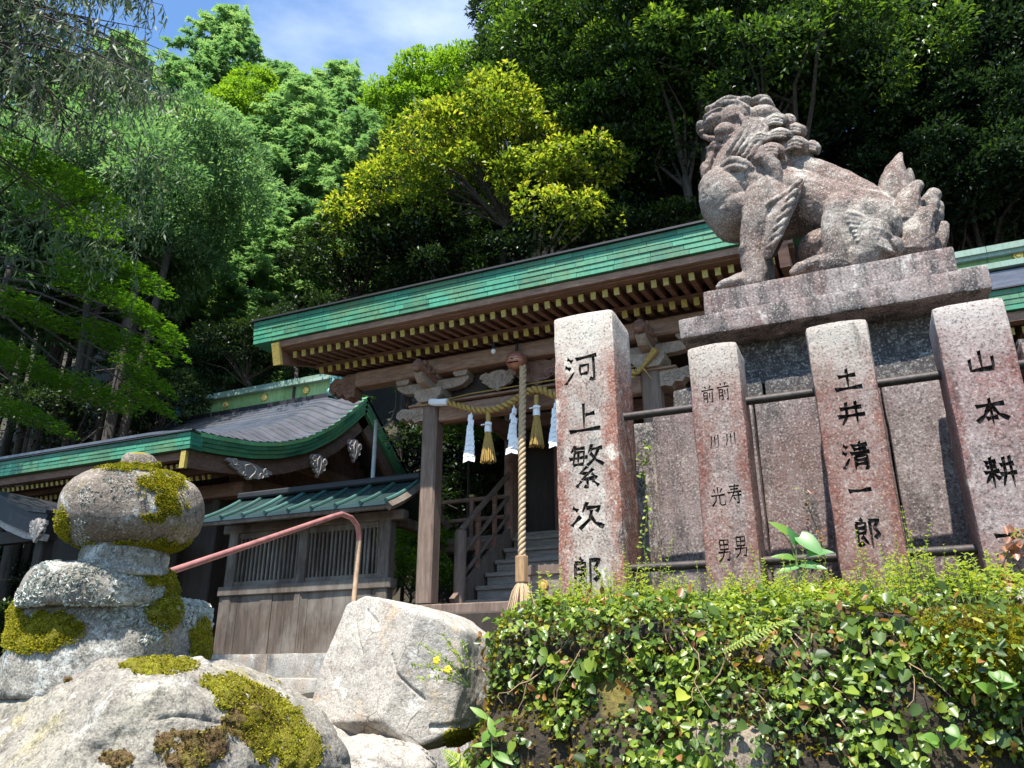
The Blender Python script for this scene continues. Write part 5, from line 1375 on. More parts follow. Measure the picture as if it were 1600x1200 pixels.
def moss_pad(o, name, mask, thick, mat, parent=None):
    """cushion of moss: the stone's own faces inside the patch, swollen outward"""
    me = o.data; base = wloc(o); used = {}; V = []; F = []
    bm = bmesh.new(); bm.from_mesh(me); bm.normal_update()
    fs = [f for f in bm.faces if mask(f.calc_center_median() + base, f.normal)]
    for f in fs:
        q = []
        for v in f.verts:
            if v.index not in used:
                used[v.index] = len(V); V.append(v)
            q.append(used[v.index])
        F.append(q)
    fset = set(f.index for f in fs); m = MB()
    for v in V:
        edge = any(g_.index not in fset for g_ in v.link_faces); w = v.co + base
        h = -.003 if edge else thick * (.55 + .8 * fbm(w, 30, 3) + .5 * fbm(w, 90, 2))
        m.v.append(tuple(w + v.normal * h))
    m.f = F; bm.free()
    if not F: return None
    p = obj(name, m, mat, parent or o, wloc(parent or o), smooth=60); p['kind'] = 'stuff'; return p
n = NT('moss_cushion_green'); p = n.pos(); f_ = n.noise(p, 160, 4, .7); g_ = n.noise(p, 24, 5)
MAT['moss_pad'] = n.fin(n.mix(n.ramp(f_, [(.36, 0.0), (.62, 1.0)]), n.mix(n.ramp(g_, [(.4, 0.0), (.62, 1.0)]), (.09, .085, .012), (.16, .12, .02)), n.mix(n.ramp(g_, [(.38, 0.0), (.6, 1.0)]), (.36, .34, .03), (.22, .21, .03))), .95, n.bump(f_, 1.0, .012), 0, .1)
n = NT('moss_cushion_brown'); p = n.pos(); f_ = n.noise(p, 150, 4, .7)
MAT['moss_pad_brown'] = n.fin(n.mix(n.ramp(f_, [(.36, 0.0), (.64, 1.0)]), (.06, .04, .018), n.mix(n.ramp(n.noise(p, 20, 4), [(.45, 0.0), (.6, 1.0)]), (.22, .14, .07), (.26, .22, .04))), .95, n.bump(f_, 1.0, .012), 0, .1)
def near(px, py, r, jag=.5, sc=12, dith=0.0):
    """patch around a picture place (px radius), with a ragged border"""
    def f(p, n):
        v = p - Vector((0, 0, CAM_Z)); z = v.dot(_FW)
        if z < .1: return False
        x = 800 + _F * v.dot(_RT) / z; y = 600 - _F * v.dot(_UP) / z
        return math.hypot((x - px) / r[0], (y - py) / r[1]) + fbm(p, sc, 4) * jag + (random.gauss(0, dith) if dith else 0) < 1
    return f
def any_of(*fs): return lambda p, n: any(f(p, n) for f in fs)
mk_ = any_of(near(250, 756, (26, 14), .7, 50, .25), near(264, 786, (16, 20), .9, 50, .25), near(238, 808, (18, 7), .9, 50, .25), near(213, 730, (40, 6), .5, 50, .2), near(100, 832, (8, 26), .8, 50, .25), near(210, 856, (70, 9), 1.0, 40, .3))
tufts(ball, 'moss', mk_, 90000, .0055, MAT['moss'], 1, None, 4, .28, .6)
tufts(ball, 'lichen', any_of(near(198, 752, (30, 22), .8, 30), near(120, 840, (14, 26), .9, 30), near(140, 775, (20, 14), 1.0, 30)), 14000, .005, MAT['lichen'], 2, None, 3, .6)
mk_ = any_of(near(268, 930, (18, 40)), near(240, 905, (20, 12)))
moss_pad(col, 'moss_pad', mk_, .009, MAT['moss_pad'])
tufts(col, 'moss', mk_, 33800, .0062, MAT['moss'], 3, None, 4, .28, .6)
tufts(col, 'lichen', lambda p, n: fbm(p, 14, 4) > -.05, 9000, .007, MAT['lichen'], 4, None, 3, .6)
mk_ = any_of(near(60, 985, (75, 30)), near(15, 955, (22, 40)), near(255, 950, (26, 34)), near(310, 1010, (22, 40)))
moss_pad(bas, 'moss_pad', mk_, .009, MAT['moss_pad'])
tufts(bas, 'moss', mk_, 67600, .0062, MAT['moss'], 5, None, 4, .28, .6)
tufts(bas, 'lichen', any_of(near(215, 960, (40, 35), .9, 30), near(300, 950, (36, 44), .8, 25), near(130, 930, (80, 14), .9, 30)), 20000, .009, MAT['lichen'], 6, None, 3, .6)
mk_ = any_of(near(255, 1042, (60, 13), .3), near(375, 1090, (55, 24), .6), near(425, 1140, (55, 60), .6), near(465, 1195, (40, 50), .6), near(350, 1066, (34, 14), .5))
moss_pad(big, 'moss_pad', mk_, .009, MAT['moss_pad'])
tufts(big, 'moss', mk_, 117000, .0062, MAT['moss'], 7, None, 4, .28, .6)
mk_ = any_of(near(300, 1170, (75, 34), .4), near(390, 1130, (40, 46), .5), near(80, 1060, (40, 6), .5), near(180, 1185, (45, 14), .7))
moss_pad(big, 'brown_moss_pad', mk_, .009, MAT['moss_pad_brown'])
tufts(big, 'brown_moss', mk_, 78000, .0062, MAT['moss_brown'], 8, None, 4, .28, .6)
mk_ = any_of(near(725, 1160, (30, 20), .5))
moss_pad(mid, 'moss_pad', mk_, .009, MAT['moss_pad'])
tufts(mid, 'moss', mk_, 7800, .0062, MAT['moss'], 9, None, 4, .28, .6)
mk_ = any_of(near(1540, 960, (60, 50), .5))
moss_pad(rr_, 'moss_pad', mk_, .009, MAT['moss_pad'])
tufts(rr_, 'moss', mk_, 11700, .0062, MAT['moss'], 10, None, 4, .28, .6)
# ------------------------------------------------------------------ pink painted handrail
MAT['pink_paint'] = m_plain('faded_red_rail_paint', (.30, .125, .11), .5, 0, .35, 18)
MAT['tan_pipe'] = m_plain('peeled_tan_pipe', (.46, .30, .18), .5, 0, .3, 25)
hr = thing('handrail', 'faded pink pipe handrail bending down beside the steps', 'handrail', (-3.46, 4.9, 1.36))
HXp = -3.46
pts = [at(180, 922, X=HXp), at(275, 890, X=HXp), at(400, 848, X=HXp), at(520, 807, X=HXp), at(534, 803, X=HXp), at(549, 809, X=HXp), at(559, 822, X=HXp), at(561, 845, X=HXp)]
m = MB(); m.tube(pts, .0185, 14); obj('rail_pipe', m, MAT['pink_paint'], hr, smooth=60)
e = pts[-1]; m = MB(); m.tube([e, at(558, 880, X=HXp), at(552, 950, X=HXp), Vector((HXp, at(552, 950, X=HXp).y - .01, 1.2))], .0185, 14); obj('end_post', m, MAT['tan_pipe'], hr, smooth=60)
q = at(180, 922, X=HXp); m = MB(); m.tube([q, (HXp, q.y, .9)], .029, 14); obj('lower_post', m, MAT['tan_pipe'], hr, smooth=60)
# ================================================================== planted earth bank in front of the posts
def bank_pt(x, s):
    """s 0..1: back of the ledge -> lip -> down the face"""
    if s < .42:
        t = s / .42; y = 3.3 - .95 * t; z = 1.66 + .07 * math.sin(t * math.pi)
    else:
        t = (s - .42) / .58; a = min(1, t / .3) * math.pi / 2
        y = 2.35 - .18 * math.sin(a) - .40 * max(0, t - .3); z = 1.66 - .12 * (1 - math.cos(a)) - 1.1 * max(0, t - .3) / .7
    e = sstep(-1.02, -1.2, x); z -= .5 * e; y += .18 * e
    z += .10 * sstep(.35, .6, x) * (1 if s < .5 else max(0, 1 - (s - .5) * 4))
    n_ = fbm((x, y * 1.2, z * 1.2), 2.6, 4); y -= .11 * n_ * min(1, s * 2.5); z += .03 * fbm((x + 4, y, z), 3.5, 3)
    return Vector((x, y, z))
NX, NS = 130, 70
mb = MB(); mb.v = [tuple(bank_pt(-1.32 + 3.6 * i / NX, j / NS)) for j in range(NS + 1) for i in range(NX + 1)]
mb.f = [(j * (NX + 1) + i, j * (NX + 1) + i + 1, (j + 1) * (NX + 1) + i + 1, (j + 1) * (NX + 1) + i) for j in range(NS) for i in range(NX)]
n = NT('bank_earth'); p = n.pos()
c = n.mix(n.ramp(n.noise(p, 6, 8, .7), [(.35, 0.0), (.65, 1.0)]), (.018, .013, .009), (.05, .036, .02))
c = n.mix(n.ramp(n.noise(n.mapv(p, (1, 1, 1), (4, 4, 1)), 4, 7, .7), [(.52, 0.0), (.62, .9)]), c, n.mix(n.noise(p, 40, 4), (.07, .06, .01), (.22, .17, .03)))
MAT['bank'] = n.fin(c, .95, n.bump(n.noise(p, 45, 6), .9, .02))
bank = obj('earth_bank', mb, MAT['bank'], smooth=60)
tag(bank, 'steep earth bank below the stone posts', None, None, 'structure')
bme = bank.data
# make sure the bank's normals face out of the slope
if sum(p.normal.z for p in bme.polygons) < 0: bme.flip_normals()

def leaves(P, D, U, L, W, tint, fold=.25, droop=.2, name='leaves'):
    """folded pointed-oval leaves. P base points, D direction to tip, U up/normal; all (n,3)"""
    n = len(P); D = D / np.linalg.norm(D, axis=1)[:, None]
    S = np.cross(D, U); S /= (np.linalg.norm(S, axis=1)[:, None] + 1e-9); U = np.cross(S, D)
    L = np.asarray(L)[:, None]; W = np.asarray(W)[:, None]
    b = P; tip = P + D * L - U * L * droop
    l1 = P + D * L * .28 + S * W * .5 + U * W * fold * .6; l2 = P + D * L * .68 + S * W * .42 + U * (W * fold * .5 - L * droop * .4)
    r1 = P + D * L * .28 - S * W * .5 + U * W * fold * .6; r2 = P + D * L * .68 - S * W * .42 + U * (W * fold * .5 - L * droop * .4)
    V = np.stack([b, l1, l2, tip, r2, r1], 1).reshape(-1, 3)
    i = np.arange(n)[:, None] * 6
    Q = np.concatenate([i + np.array([[0, 3, 2, 1]]), i + np.array([[0, 5, 4, 3]])], 0)
    return V, Q, np.concatenate([tint, tint])
def leaf_obj(name, chunks, mat, parent=None, label=None, cat=None, kind=None, loc=None):
    V = []; Q = []; T = []; o = 0
    for v, q, t in chunks: V.append(v); Q.append(q + o); T.append(t); o += len(v)
    base = Vector(loc) if loc is not None else wloc(parent)
    me = fast_mesh(name, np.concatenate(V) - np.array(base), np.concatenate(Q), np.clip(np.concatenate(T), 0, 1), smooth=False)
    me.materials.append(mat)
    ob = bpy.data.objects.new(name, me); C.objects.link(ob)
    if parent is not None: ob.parent = parent; ob.location = base - wloc(parent)
    else: ob.location = base
    WL[ob.name] = base
    return tag(ob, label, cat, None, kind)
MAT['creeper'] = m_leaf('creeper_leaf', [(0.0, (.035, .065, .014)), (.4, (.10, .17, .022)), (.68, (.25, .33, .035)), (.92, (.44, .45, .06)), (.95, (.32, .13, .05)), (1.0, (.36, .20, .07))], .35, .38, .5)
MAT['weed'] = m_leaf('yellow_green_weed', [(0.0, (.10, .18, .025)), (.6, (.24, .34, .045)), (1.0, (.40, .44, .07))], .45, .5, .4)
g = np.random.default_rng(21); mcx = at(1505, 992, Y=2.32).x
P, N_ = sample_mesh(bank, 84000, g)
dens = np.array([fbm(p, 3.3, 4) + .35 * fbm(p, 11, 3) for p in P])
lowm = np.clip((P[:, 2] - 1.05) / .6, 0, 1)
keep = (dens + .72 * lowm - .34 + .3 * np.clip((-.55 - P[:, 0]) * 4, 0, 1) > g.normal(0, .12, len(P))) & (P[:, 1] < 2.95)
keep &= ~((np.abs(P[:, 0] - mcx - .03) < .15) & (P[:, 2] > 1.6) & (P[:, 1] < 2.5))
P, N_ = P[keep], N_[keep]; n_ = len(P)
lay = g.random(n_)
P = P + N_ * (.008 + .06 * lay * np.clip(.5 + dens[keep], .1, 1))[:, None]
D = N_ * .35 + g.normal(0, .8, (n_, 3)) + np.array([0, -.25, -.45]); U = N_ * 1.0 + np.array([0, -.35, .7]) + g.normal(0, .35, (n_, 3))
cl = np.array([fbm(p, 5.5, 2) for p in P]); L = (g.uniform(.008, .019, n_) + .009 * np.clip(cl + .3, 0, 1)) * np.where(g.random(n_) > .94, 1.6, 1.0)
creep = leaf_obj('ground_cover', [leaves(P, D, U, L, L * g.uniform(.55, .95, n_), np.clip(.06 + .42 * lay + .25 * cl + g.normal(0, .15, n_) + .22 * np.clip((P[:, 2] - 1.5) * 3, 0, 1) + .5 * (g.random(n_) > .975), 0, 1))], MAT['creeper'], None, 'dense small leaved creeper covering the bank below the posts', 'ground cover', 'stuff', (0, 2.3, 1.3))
# larger ivy-like leaves and fallen brown leaves mixed in
P2, N2 = sample_mesh(bank, 5200, g); d2 = np.array([fbm(p, 4.1, 3) for p in P2 + 5]); k2 = (d2 > .12) & (P2[:, 1] < 2.75); P2, N2 = P2[k2] + N2[k2] * .05, N2[k2]; n2 = len(P2); L2 = g.uniform(.022, .042, n2)
leaf_obj('ivy_leaves', [leaves(P2, N2 * .3 + g.normal(0, .7, (n2, 3)) + np.array([0, -.3, -.5]), N2 + np.array([0, -.4, .6]) + g.normal(0, .3, (n2, 3)), L2, L2 * g.uniform(.7, .95, n2), np.clip(g.normal(.35, .2, n2), 0, .9))], MAT['creeper'], creep, None, None, 'stuff')
P3, N3 = sample_mesh(bank, 900, g); k3 = P3[:, 1] < 2.6; P3, N3 = P3[k3] + N3[k3] * .055, N3[k3]; n3 = len(P3); L3 = g.uniform(.02, .04, n3)
leaf_obj('fallen_leaves', [leaves(P3, g.normal(0, 1, (n3, 3)), N3 + g.normal(0, .5, (n3, 3)), L3, L3 * .5, g.uniform(.94, 1, n3))], MAT['creeper'], creep, None, None, 'stuff')
# moss on the bank and the yellow moss cushion by the edge boulder
tufts(bank, 'moss', lambda p, n: p.y < 2.6 and fbm(p + Vector((3, 1, 2)), 4.2, 4) > .18 or (p.x > .36 and p.z > 1.6 and p.y < 2.8 and fbm(p, 7, 3) > -.35), 42000, .013, MAT['moss'], 31)
tufts(bank, 'brown_moss', lambda p, n: p.y < 2.4 and fbm(p + Vector((7, 5, 2)), 3.6, 4) > .02, 30000, .014, MAT['moss_brown'], 32)
mc = at(1505, 992, Y=2.32)
mc = mc + Vector((.03, .04, -.045))
m = MB(); m.ellip(mc - Vector((0, -.02, .01)), (.27, .27, .095), None, 60, 30)
m.v = [tuple(Vector(v) + mnoise.noise_vector(Vector(v) * 6) * .055 + mnoise.noise_vector(Vector(v) * 22) * .012) for v in m.v]
cush = obj('moss_cushion', m, MAT['moss_pad'], None, (mc.x, mc.y, mc.z - .1), smooth=60); tag(cush, 'swelling yellow moss cushion next to the boulder at the picture edge', 'moss')
tufts(cush, 'moss', lambda p, n: n.z > -.5, 60000, .009, MAT['moss'], 33)
tufts(cush, 'brown_moss', lambda p, n: fbm(p, 8, 3) > .1, 20000, .010, MAT['moss_brown'], 34)
Pc, Nc = sample_mesh(cush, 5200, g); kc = (Pc[:, 1] < 2.4) & (Pc[:, 2] < mc.z + .03 + .04 * g.normal(0, 1, len(Pc))); Pc, Nc = Pc[kc] + Nc[kc] * .02, Nc[kc]; nc = len(Pc)
leaf_obj('creeper_fringe', [leaves(Pc, Nc * .35 + g.normal(0, .8, (nc, 3)) + np.array([0, -.25, -.45]), Nc + np.array([0, -.35, .7]) + g.normal(0, .35, (nc, 3)), g.uniform(.01, .026, nc), g.uniform(.007, .018, nc), np.clip(g.normal(.4, .2, nc), 0, 1))], MAT['creeper'], creep, None, None, 'stuff')
# upright weeds on the ledge
def weed_stems(N, xr, yr, hr, seed, lsz=(.012, .026), pairs=(4, 9), step=None):
    g = np.random.default_rng(seed); PP = []; DD = []; UU = []; LL = []; TT = []; sv = MB()
    for k in range(N):
        x = g.uniform(*xr); y = g.uniform(*yr); s = min(.42, max(.0, (3.3 - y) / .95 * .42)); b = bank_pt(x, s); h = g.uniform(*hr) * (.6 + .4 * (y - yr[0]) / (yr[1] - yr[0] + 1e-6)) * (.45 + 1.3 * min(1, max(0, fbm((x * 3.1, y * 2, 4), 1.0, 3) + .45)))
        lean = Vector((g.normal(0, .18), g.normal(-.12, .15), 1)).normalized(); tip = b + lean * h
        sv.tube([b - lean * .02, b.lerp(tip, .5) + Vector((g.normal(0, .004), g.normal(0, .004), 0)), tip], [.0016, .0013, .0007], 3, False)
        m_ = int(g.integers(*pairs)); ph = g.uniform(0, 3.14)
        for j in range(m_):
            t = .25 + .75 * (j + 1) / m_; q = b.lerp(tip, t); ph += 1.57; sz = g.uniform(*lsz) * (1.15 - .55 * t)
            for sg in (0, math.pi):
                PP.append(q); DD.append((math.cos(ph + sg), math.sin(ph + sg), .35 + .5 * t)); UU.append((0, -.2, 1)); LL.append(sz); TT.append(.25 + .6 * t + g.normal(0, .12))
    PP, DD, UU, LL = np.array([p[:] for p in PP]), np.array(DD), np.array(UU, dtype=float), np.array(LL)
    return leaves(PP, DD, UU, LL, LL * .55, np.array(TT)), sv
ch1, s1 = weed_stems(420, (-1.05, .36), (2.36, 2.88), (.05, .15), 41)
ch2, s2 = weed_stems(120, (-1.0, .2), (2.45, 2.86), (.14, .25), 42, (.010, .018), (7, 14))
ch3, s3 = weed_stems(110, (.12, .9), (2.62, 2.9), (.04, .10), 43, (.02, .034), (2, 5))
weeds = leaf_obj('weeds', [ch1, ch2, ch3], MAT['weed'], None, 'yellow green weeds growing thickly at the foot of the stone posts', 'weeds', 'stuff', (0, 2.6, 1.7))
sv = MB(); [sv.add(q.v, q.f) for q in (s1, s2, s3)]
so = obj('stems', sv, m_plain('green_stem', (.16, .2, .05), .6), weeds); so['kind'] = 'stuff'
# dry twigs and runners hanging over the face
tw = MB()
for k in range(46):
    x = random.uniform(-.95, .75); p0 = bank_pt(x, random.uniform(.42, .6)) + Vector((0, -.03, 0)); pts = [p0]; d = Vector((random.uniform(-.5, .5), -.25, -.8))
    for j in range(7):
        d = (d + Vector((random.gauss(0, .35), random.gauss(0, .12), random.gauss(-.05, .25)))).normalized(); pts.append(pts[-1] + d * random.uniform(.02, .05))
    tw.tube(pts, [.0022 * (1 - .1 * j) for j in range(8)], 4)
t_ = obj('dry_runners', tw, m_plain('dry_runner_stem', (.24, .16, .09), .8)); tag(t_, 'thin dry brown runners hanging down the planted bank', 'runners', None, 'stuff')
# ------------------------------------------------------------------ single plants
MAT['bright_leaf'] = m_leaf('bright_green_leaf', [(0.0, (.06, .15, .02)), (.5, (.12, .26, .035)), (1.0, (.24, .38, .06))], .45, .4, .5)
MAT['jade_leaf'] = m_leaf('jade_green_leaf', [(0.0, (.05, .16, .05)), (.5, (.10, .26, .08)), (1.0, (.20, .38, .12))], .4, .4, .5, (1.1, 1.2, .7))
MAT['stem'] = m_plain('plant_stem', (.14, .19, .05), .6)
def big_leaf(parent, base, tip, width, mat, up=(0, -.6, .8), heart=True, tint=.6, segs=6):
    base, tip = Vector(base), Vector(tip); d = tip - base; L = d.length; d.normalize(); u = Vector(up); s = d.cross(u).normalized(); u = s.cross(d)
    prof = [(-.08, .30), (.05, .44), (.25, .5), (.5, .43), (.75, .26), (.92, .1), (1.0, .0)] if heart else [(0, .03), (.12, .2), (.3, .42), (.5, .5), (.7, .4), (.88, .2), (1.0, .0)]
    V = []; Q = []
    for t, w in prof:
        c0 = base + d * (L * max(t, 0)) - u * (L * .18 * t * t); cb = base + d * (L * t) - u * (L * .18 * t * t)
        V += [cb + s * w * width + u * w * width * .22, c0, cb - s * w * width + u * w * width * .22]
    for i in range(len(prof) - 1):
        a = i * 3; Q += [(a, a + 1, a + 4, a + 3), (a + 1, a + 2, a + 5, a + 4)]
    V = np.array([v[:] for v in V]); Q = np.array(Q)
    bs = wloc(parent)
    me = fast_mesh('leaf', V - np.array(bs), Q, np.full(len(Q), tint), smooth=True); me.materials.append(mat)
    o = bpy.data.objects.new('leaf', me); C.objects.link(o); o.parent = parent; WL[o.name] = bs; return o
def stem(parent, pts, r=.0025):
    m = MB(); m.tube(pts, [r * (1 - .5 * i / len(pts)) for i in range(len(pts))], 6); return obj('stem', m, MAT['stem'], parent, smooth=60)
# heart-leaved plant between two posts
pY = 2.80; b = at(1250, 940, Y=pY)
pl_ = thing('heart_leaf_plant', 'plant with large heart shaped jade leaves between two inscribed posts', 'plant', b)
stem(pl_, [b, at(1246, 890, Y=pY), at(1243, 850, Y=pY)]); stem(pl_, [at(1246, 890, Y=pY), at(1236, 850, Y=pY), at(1222, 832, Y=pY)]); stem(pl_, [at(1248, 905, Y=pY), at(1262, 882, Y=pY), at(1272, 872, Y=pY)])
for (x0, y0), (x1, y1), w, tn, mt in (((1234, 834), (1203, 812), .035, .8, 'bright_leaf'), ((1250, 838), (1288, 864), .06, .75, 'jade_leaf'), ((1246, 850), (1232, 824), .035, .5, 'jade_leaf'), ((1262, 866), (1300, 858), .04, .6, 'jade_leaf'), ((1246, 885), (1212, 892), .03, .7, 'jade_leaf'), ((1252, 882), (1290, 884), .035, .5, 'jade_leaf'), ((1240, 872), (1205, 866), .03, .55, 'bright_leaf')):
    big_leaf(pl_, at(x0, y0, Y=pY), at(x1, y1, Y=pY - .03), w, MAT[mt], (0, -.75, .6), True, tn)
# lance-leaved plant at the corner of the upright boulder
pY = 2.05; b = at(770, 1215, Y=pY)
pl_ = thing('lance_leaf_plant', 'bright green lance leaved plant growing beside the upright boulder', 'plant', b)
stem(pl_, [b, at(768, 1160, Y=pY), at(762, 1115, Y=pY)])
for (x0, y0), (x1, y1), w in (((764, 1125), (735, 1102), .02), ((764, 1120), (772, 1150), .022), ((766, 1140), (752, 1160), .028), ((768, 1150), (788, 1142), .02), ((768, 1165), (735, 1162), .016), ((769, 1175), (800, 1190), .024), ((770, 1185), (745, 1205), .024), ((768, 1135), (785, 1120), .014), ((770, 1190), (790, 1215), .024)):
    big_leaf(pl_, at(x0, y0, Y=pY), at(x1, y1, Y=pY - .02), w, MAT['bright_leaf'], (0, -.7, .6), False, random.uniform(.5, .95))
for x, y, sz, lab in ((1475, 1150, .05, 'round bright leaf plant low on the bank at the picture edge'), (1552, 1066, .045, 'pale round leaved plant below the yellow moss')):
    b = at(x, y + 40, Y=2.1); pl_ = thing('round_leaf_plant', lab, 'plant', b, 'round leaved plants on the bank'); stem(pl_, [b, at(x - 4, y + 10, Y=2.05), at(x, y, Y=2.03)], .002)
    for k in range(6):
        a = random.uniform(0, 6.28); q = at(x + 14 * math.cos(a), y + 16 * math.sin(a), Y=2.03); big_leaf(pl_, q, q + Vector((math.cos(a) * sz * .6, -.015, math.sin(a) * sz * .4)), sz * .55, MAT['bright_leaf'], (0, -.8, .5), True, random.uniform(.4, .9))
def fern(label, pts_list, mat, plen, group=None):
    b = pts_list[0][0]; f = thing('fern', label, 'fern', b, group)
    for pts in pts_list:
        P = []
        for i in range(len(pts) - 1):
            for k in range(10): P.append(pts[i].lerp(pts[i + 1], k / 10))
        P.append(pts[-1]); n_ = len(P); PP = []; DD = []; LL = []
        for i, p in enumerate(P[3:], 3):
            t = i / n_; d = (P[min(i + 1, n_ - 1)] - P[i - 1]).normalized(); s = d.cross(Vector((0, -.7, .7))).normalized()
            for sg in (-1, 1): PP.append(p[:]); DD.append((s * sg + d * .5)[:]); LL.append(plen * (math.sin(math.pi * min(1, t * .9 + .12)) * .9 + .1))
        PP, DD, LL = np.array(PP), np.array(DD), np.array(LL)
        leaf_obj('frond', [leaves(PP, DD, np.tile([0, -.7, .7], (len(PP), 1)), LL, LL * .32, np.random.default_rng(3).uniform(.5, 1, len(PP)))], mat, f)
        stem(f, pts, .0016)
A2 = lambda x, y, Y=2.05: at(x, y, Y=Y)
fern('small bright fern low at the bottom of the bank', [[A2(1046, 1235), A2(1030, 1190), A2(1012, 1165)], [A2(1046, 1235), A2(1052, 1185), A2(1050, 1160)], [A2(1046, 1235), A2(1075, 1190), A2(1085, 1175)], [A2(1046, 1235), A2(1060, 1200), A2(1070, 1185)]], MAT['bright_leaf'], .035)
fern('single arching yellow green fern frond lying over the creeper', [[A2(1118, 1025, 2.12), A2(1160, 1002, 2.1), A2(1215, 975, 2.12), A2(1245, 962, 2.2)]], MAT['weed'], .017)
fern('feathery fern tuft at the corner of the upright boulder', [[A2(745, 1230), A2(715, 1190, 2.0), A2(690, 1170, 2.0)], [A2(745, 1230), A2(722, 1200, 2.0), A2(700, 1195, 2.0)]], MAT['weed'], .025)
# wispy plant with two yellow flowers in front of the boulder
pY = 2.0; b = at(735, 1075, Y=2.1)
fl = thing('flowering_herb', 'wispy pale green herb with yellow flowers in front of the upright boulder', 'plant', b)
MAT['petal'] = m_plain('yellow_petal', (.75, .55, .02), .5)
for tx, ty in ((655, 1005), (640, 1035), (668, 1020), (690, 990), (700, 1010), (672, 1040), (722, 1000), (650, 1060)):
    p1 = at((735 + tx) / 2 + 6, (1075 + ty) / 2 - 6, Y=pY + .03); p2 = at(tx, ty, Y=pY)
    stem(fl, [b, p1, p2], .0013)
    n_ = 22; t = np.linspace(.35, 1, n_); PP = np.array([(p1.lerp(p2, (q - .5) * 2) if q > .5 else b.lerp(p1, q * 2))[:] for q in t]); DD = np.random.default_rng(int(tx)).normal(0, 1, (n_, 3)); DD[:, 2] += .4
    leaf_obj('leaf_spray', [leaves(PP, DD, np.tile([0, -.6, .8], (n_, 1)), np.full(n_, .014), np.full(n_, .005), np.random.default_rng(5).uniform(.5, 1, n_))], MAT['weed'], fl)
for x, y in ((682, 1032), (700, 1046)):
    c_ = at(x, y, Y=pY - .01); m = MB()
    for k in range(5):
        a = k * 1.257; m.ellip(c_ + Vector((math.cos(a) * .006, -.001, math.sin(a) * .006)), (.006, .002, .005), None, 8, 5)
    obj('flower', m, MAT['petal'], fl, smooth=60)
# little climbing vines on the posts
MAT['red_leaf'] = m_leaf('reddish_young_leaf', [(0.0, (.22, .10, .06)), (.6, (.38, .16, .09)), (1.0, (.20, .28, .05))], .35, .4, .5)
def vine(label, pts, Y, mat, N, sz, seed):
    P = [at(a, b, Y=Y) for a, b in pts]; v = thing('climbing_vine', label, 'vine', P[0]); stem(v, P, .002)
    g = np.random.default_rng(seed); t = g.uniform(0, len(P) - 1.001, N); PP = np.array([(P[int(q)].lerp(P[int(q) + 1], q - int(q)) + Vector((g.normal(0, .012), -.01 + g.normal(0, .008), g.normal(0, .012))))[:] for q in t])
    leaf_obj('vine_leaves', [leaves(PP, g.normal(0, 1, (N, 3)) + [0, -.5, -.2], np.tile([0, -.8, .5], (N, 1)), g.uniform(.7, 1.2, N) * sz, g.uniform(.5, .75, N) * sz, g.uniform(0, 1, N))], mat, v, kind='stuff')
vine('reddish leaved vine climbing the mauve stone post', [(1560, 905), (1572, 870), (1580, 845), (1592, 830)], 2.87, MAT['red_leaf'], 34, .028, 4)
vine('thin pale vine climbing between the tall post and the pedestal', [(1012, 905), (1006, 850), (1012, 790), (1004, 730), (1012, 690)], 3.1, MAT['weed'], 60, .02, 5)
vine('dry twining vine on the pedestal beside the heart leaved plant', [(1290, 900), (1282, 840), (1262, 790), (1256, 765)], 3.2, MAT['red_leaf'], 14, .02, 6)
# ================================================================== trees
def norm(a): return a / (np.linalg.norm(a, axis=1)[:, None] + 1e-9)
def quads_leaf(P, D, U, L, W, fold=.3):
    """one folded diamond per leaf"""
    n = len(P); D = norm(D); S = norm(np.cross(D, U)); U = np.cross(S, D); L = np.asarray(L)[:, None]; W = np.asarray(W)[:, None]
    V = np.stack([P, P + D * L * .45 + S * W * .5 + U * W * fold, P + D * L, P + D * L * .45 - S * W * .5 + U * W * fold], 1).reshape(-1, 3)
    return V, np.arange(n * 4).reshape(-1, 4)
def ball_dirs(g, n): return norm(g.normal(0, 1, (n, 3)))
def broad_crown(name, lobes, clumps, per, leaf, rc, seed, mat, tip=.35, flat=.75, wr=.5):
    """leaf clumps spread through several lobes; young, lighter leaves at the outside of every clump"""
    g = np.random.default_rng(seed); cs = []; outs = []
    vol = np.array([r[0] * r[1] * r[2] for c, r in lobes]) ** .67; pick = g.choice(len(lobes), size=clumps, p=vol / vol.sum())
    for k in pick:
        c, r = lobes[k]; d = ball_dirs(g, 1)[0]
        if d[2] < -.35: d[2] *= -.6
        d /= np.linalg.norm(d); q = np.array(c) + d * np.array(r) * g.uniform(.45, 1.0) ** .5; cs.append(q); outs.append(d)
    cs = np.array(cs); outs = np.array(outs)
    idx = np.repeat(np.arange(clumps), per); n = len(idx)
    R = (rc * g.uniform(.6, 1.35, clumps))[idx]
    d = norm(ball_dirs(g, n) + outs[idx] * .55 + np.array([0, 0, .35])); rad = R * g.uniform(.25, 1, n) ** .45
    P = cs[idx] + d * rad[:, None] * np.array([1, 1, flat])
    D = d + g.normal(0, .55, (n, 3)) + np.array([0, 0, -.15]); U = np.array([0, 0, 1]) + d * .5 + g.normal(0, .4, (n, 3))
    L = leaf * g.uniform(.6, 1.25, n)
    V, Q = quads_leaf(P, D, U, L, L * wr)
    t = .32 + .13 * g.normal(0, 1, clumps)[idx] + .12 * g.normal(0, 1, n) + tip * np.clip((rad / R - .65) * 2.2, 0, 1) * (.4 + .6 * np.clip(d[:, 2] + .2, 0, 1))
    me = fast_mesh(name, V, Q, np.clip(t, 0, 1)); me.materials.append(mat)
    return me, cs
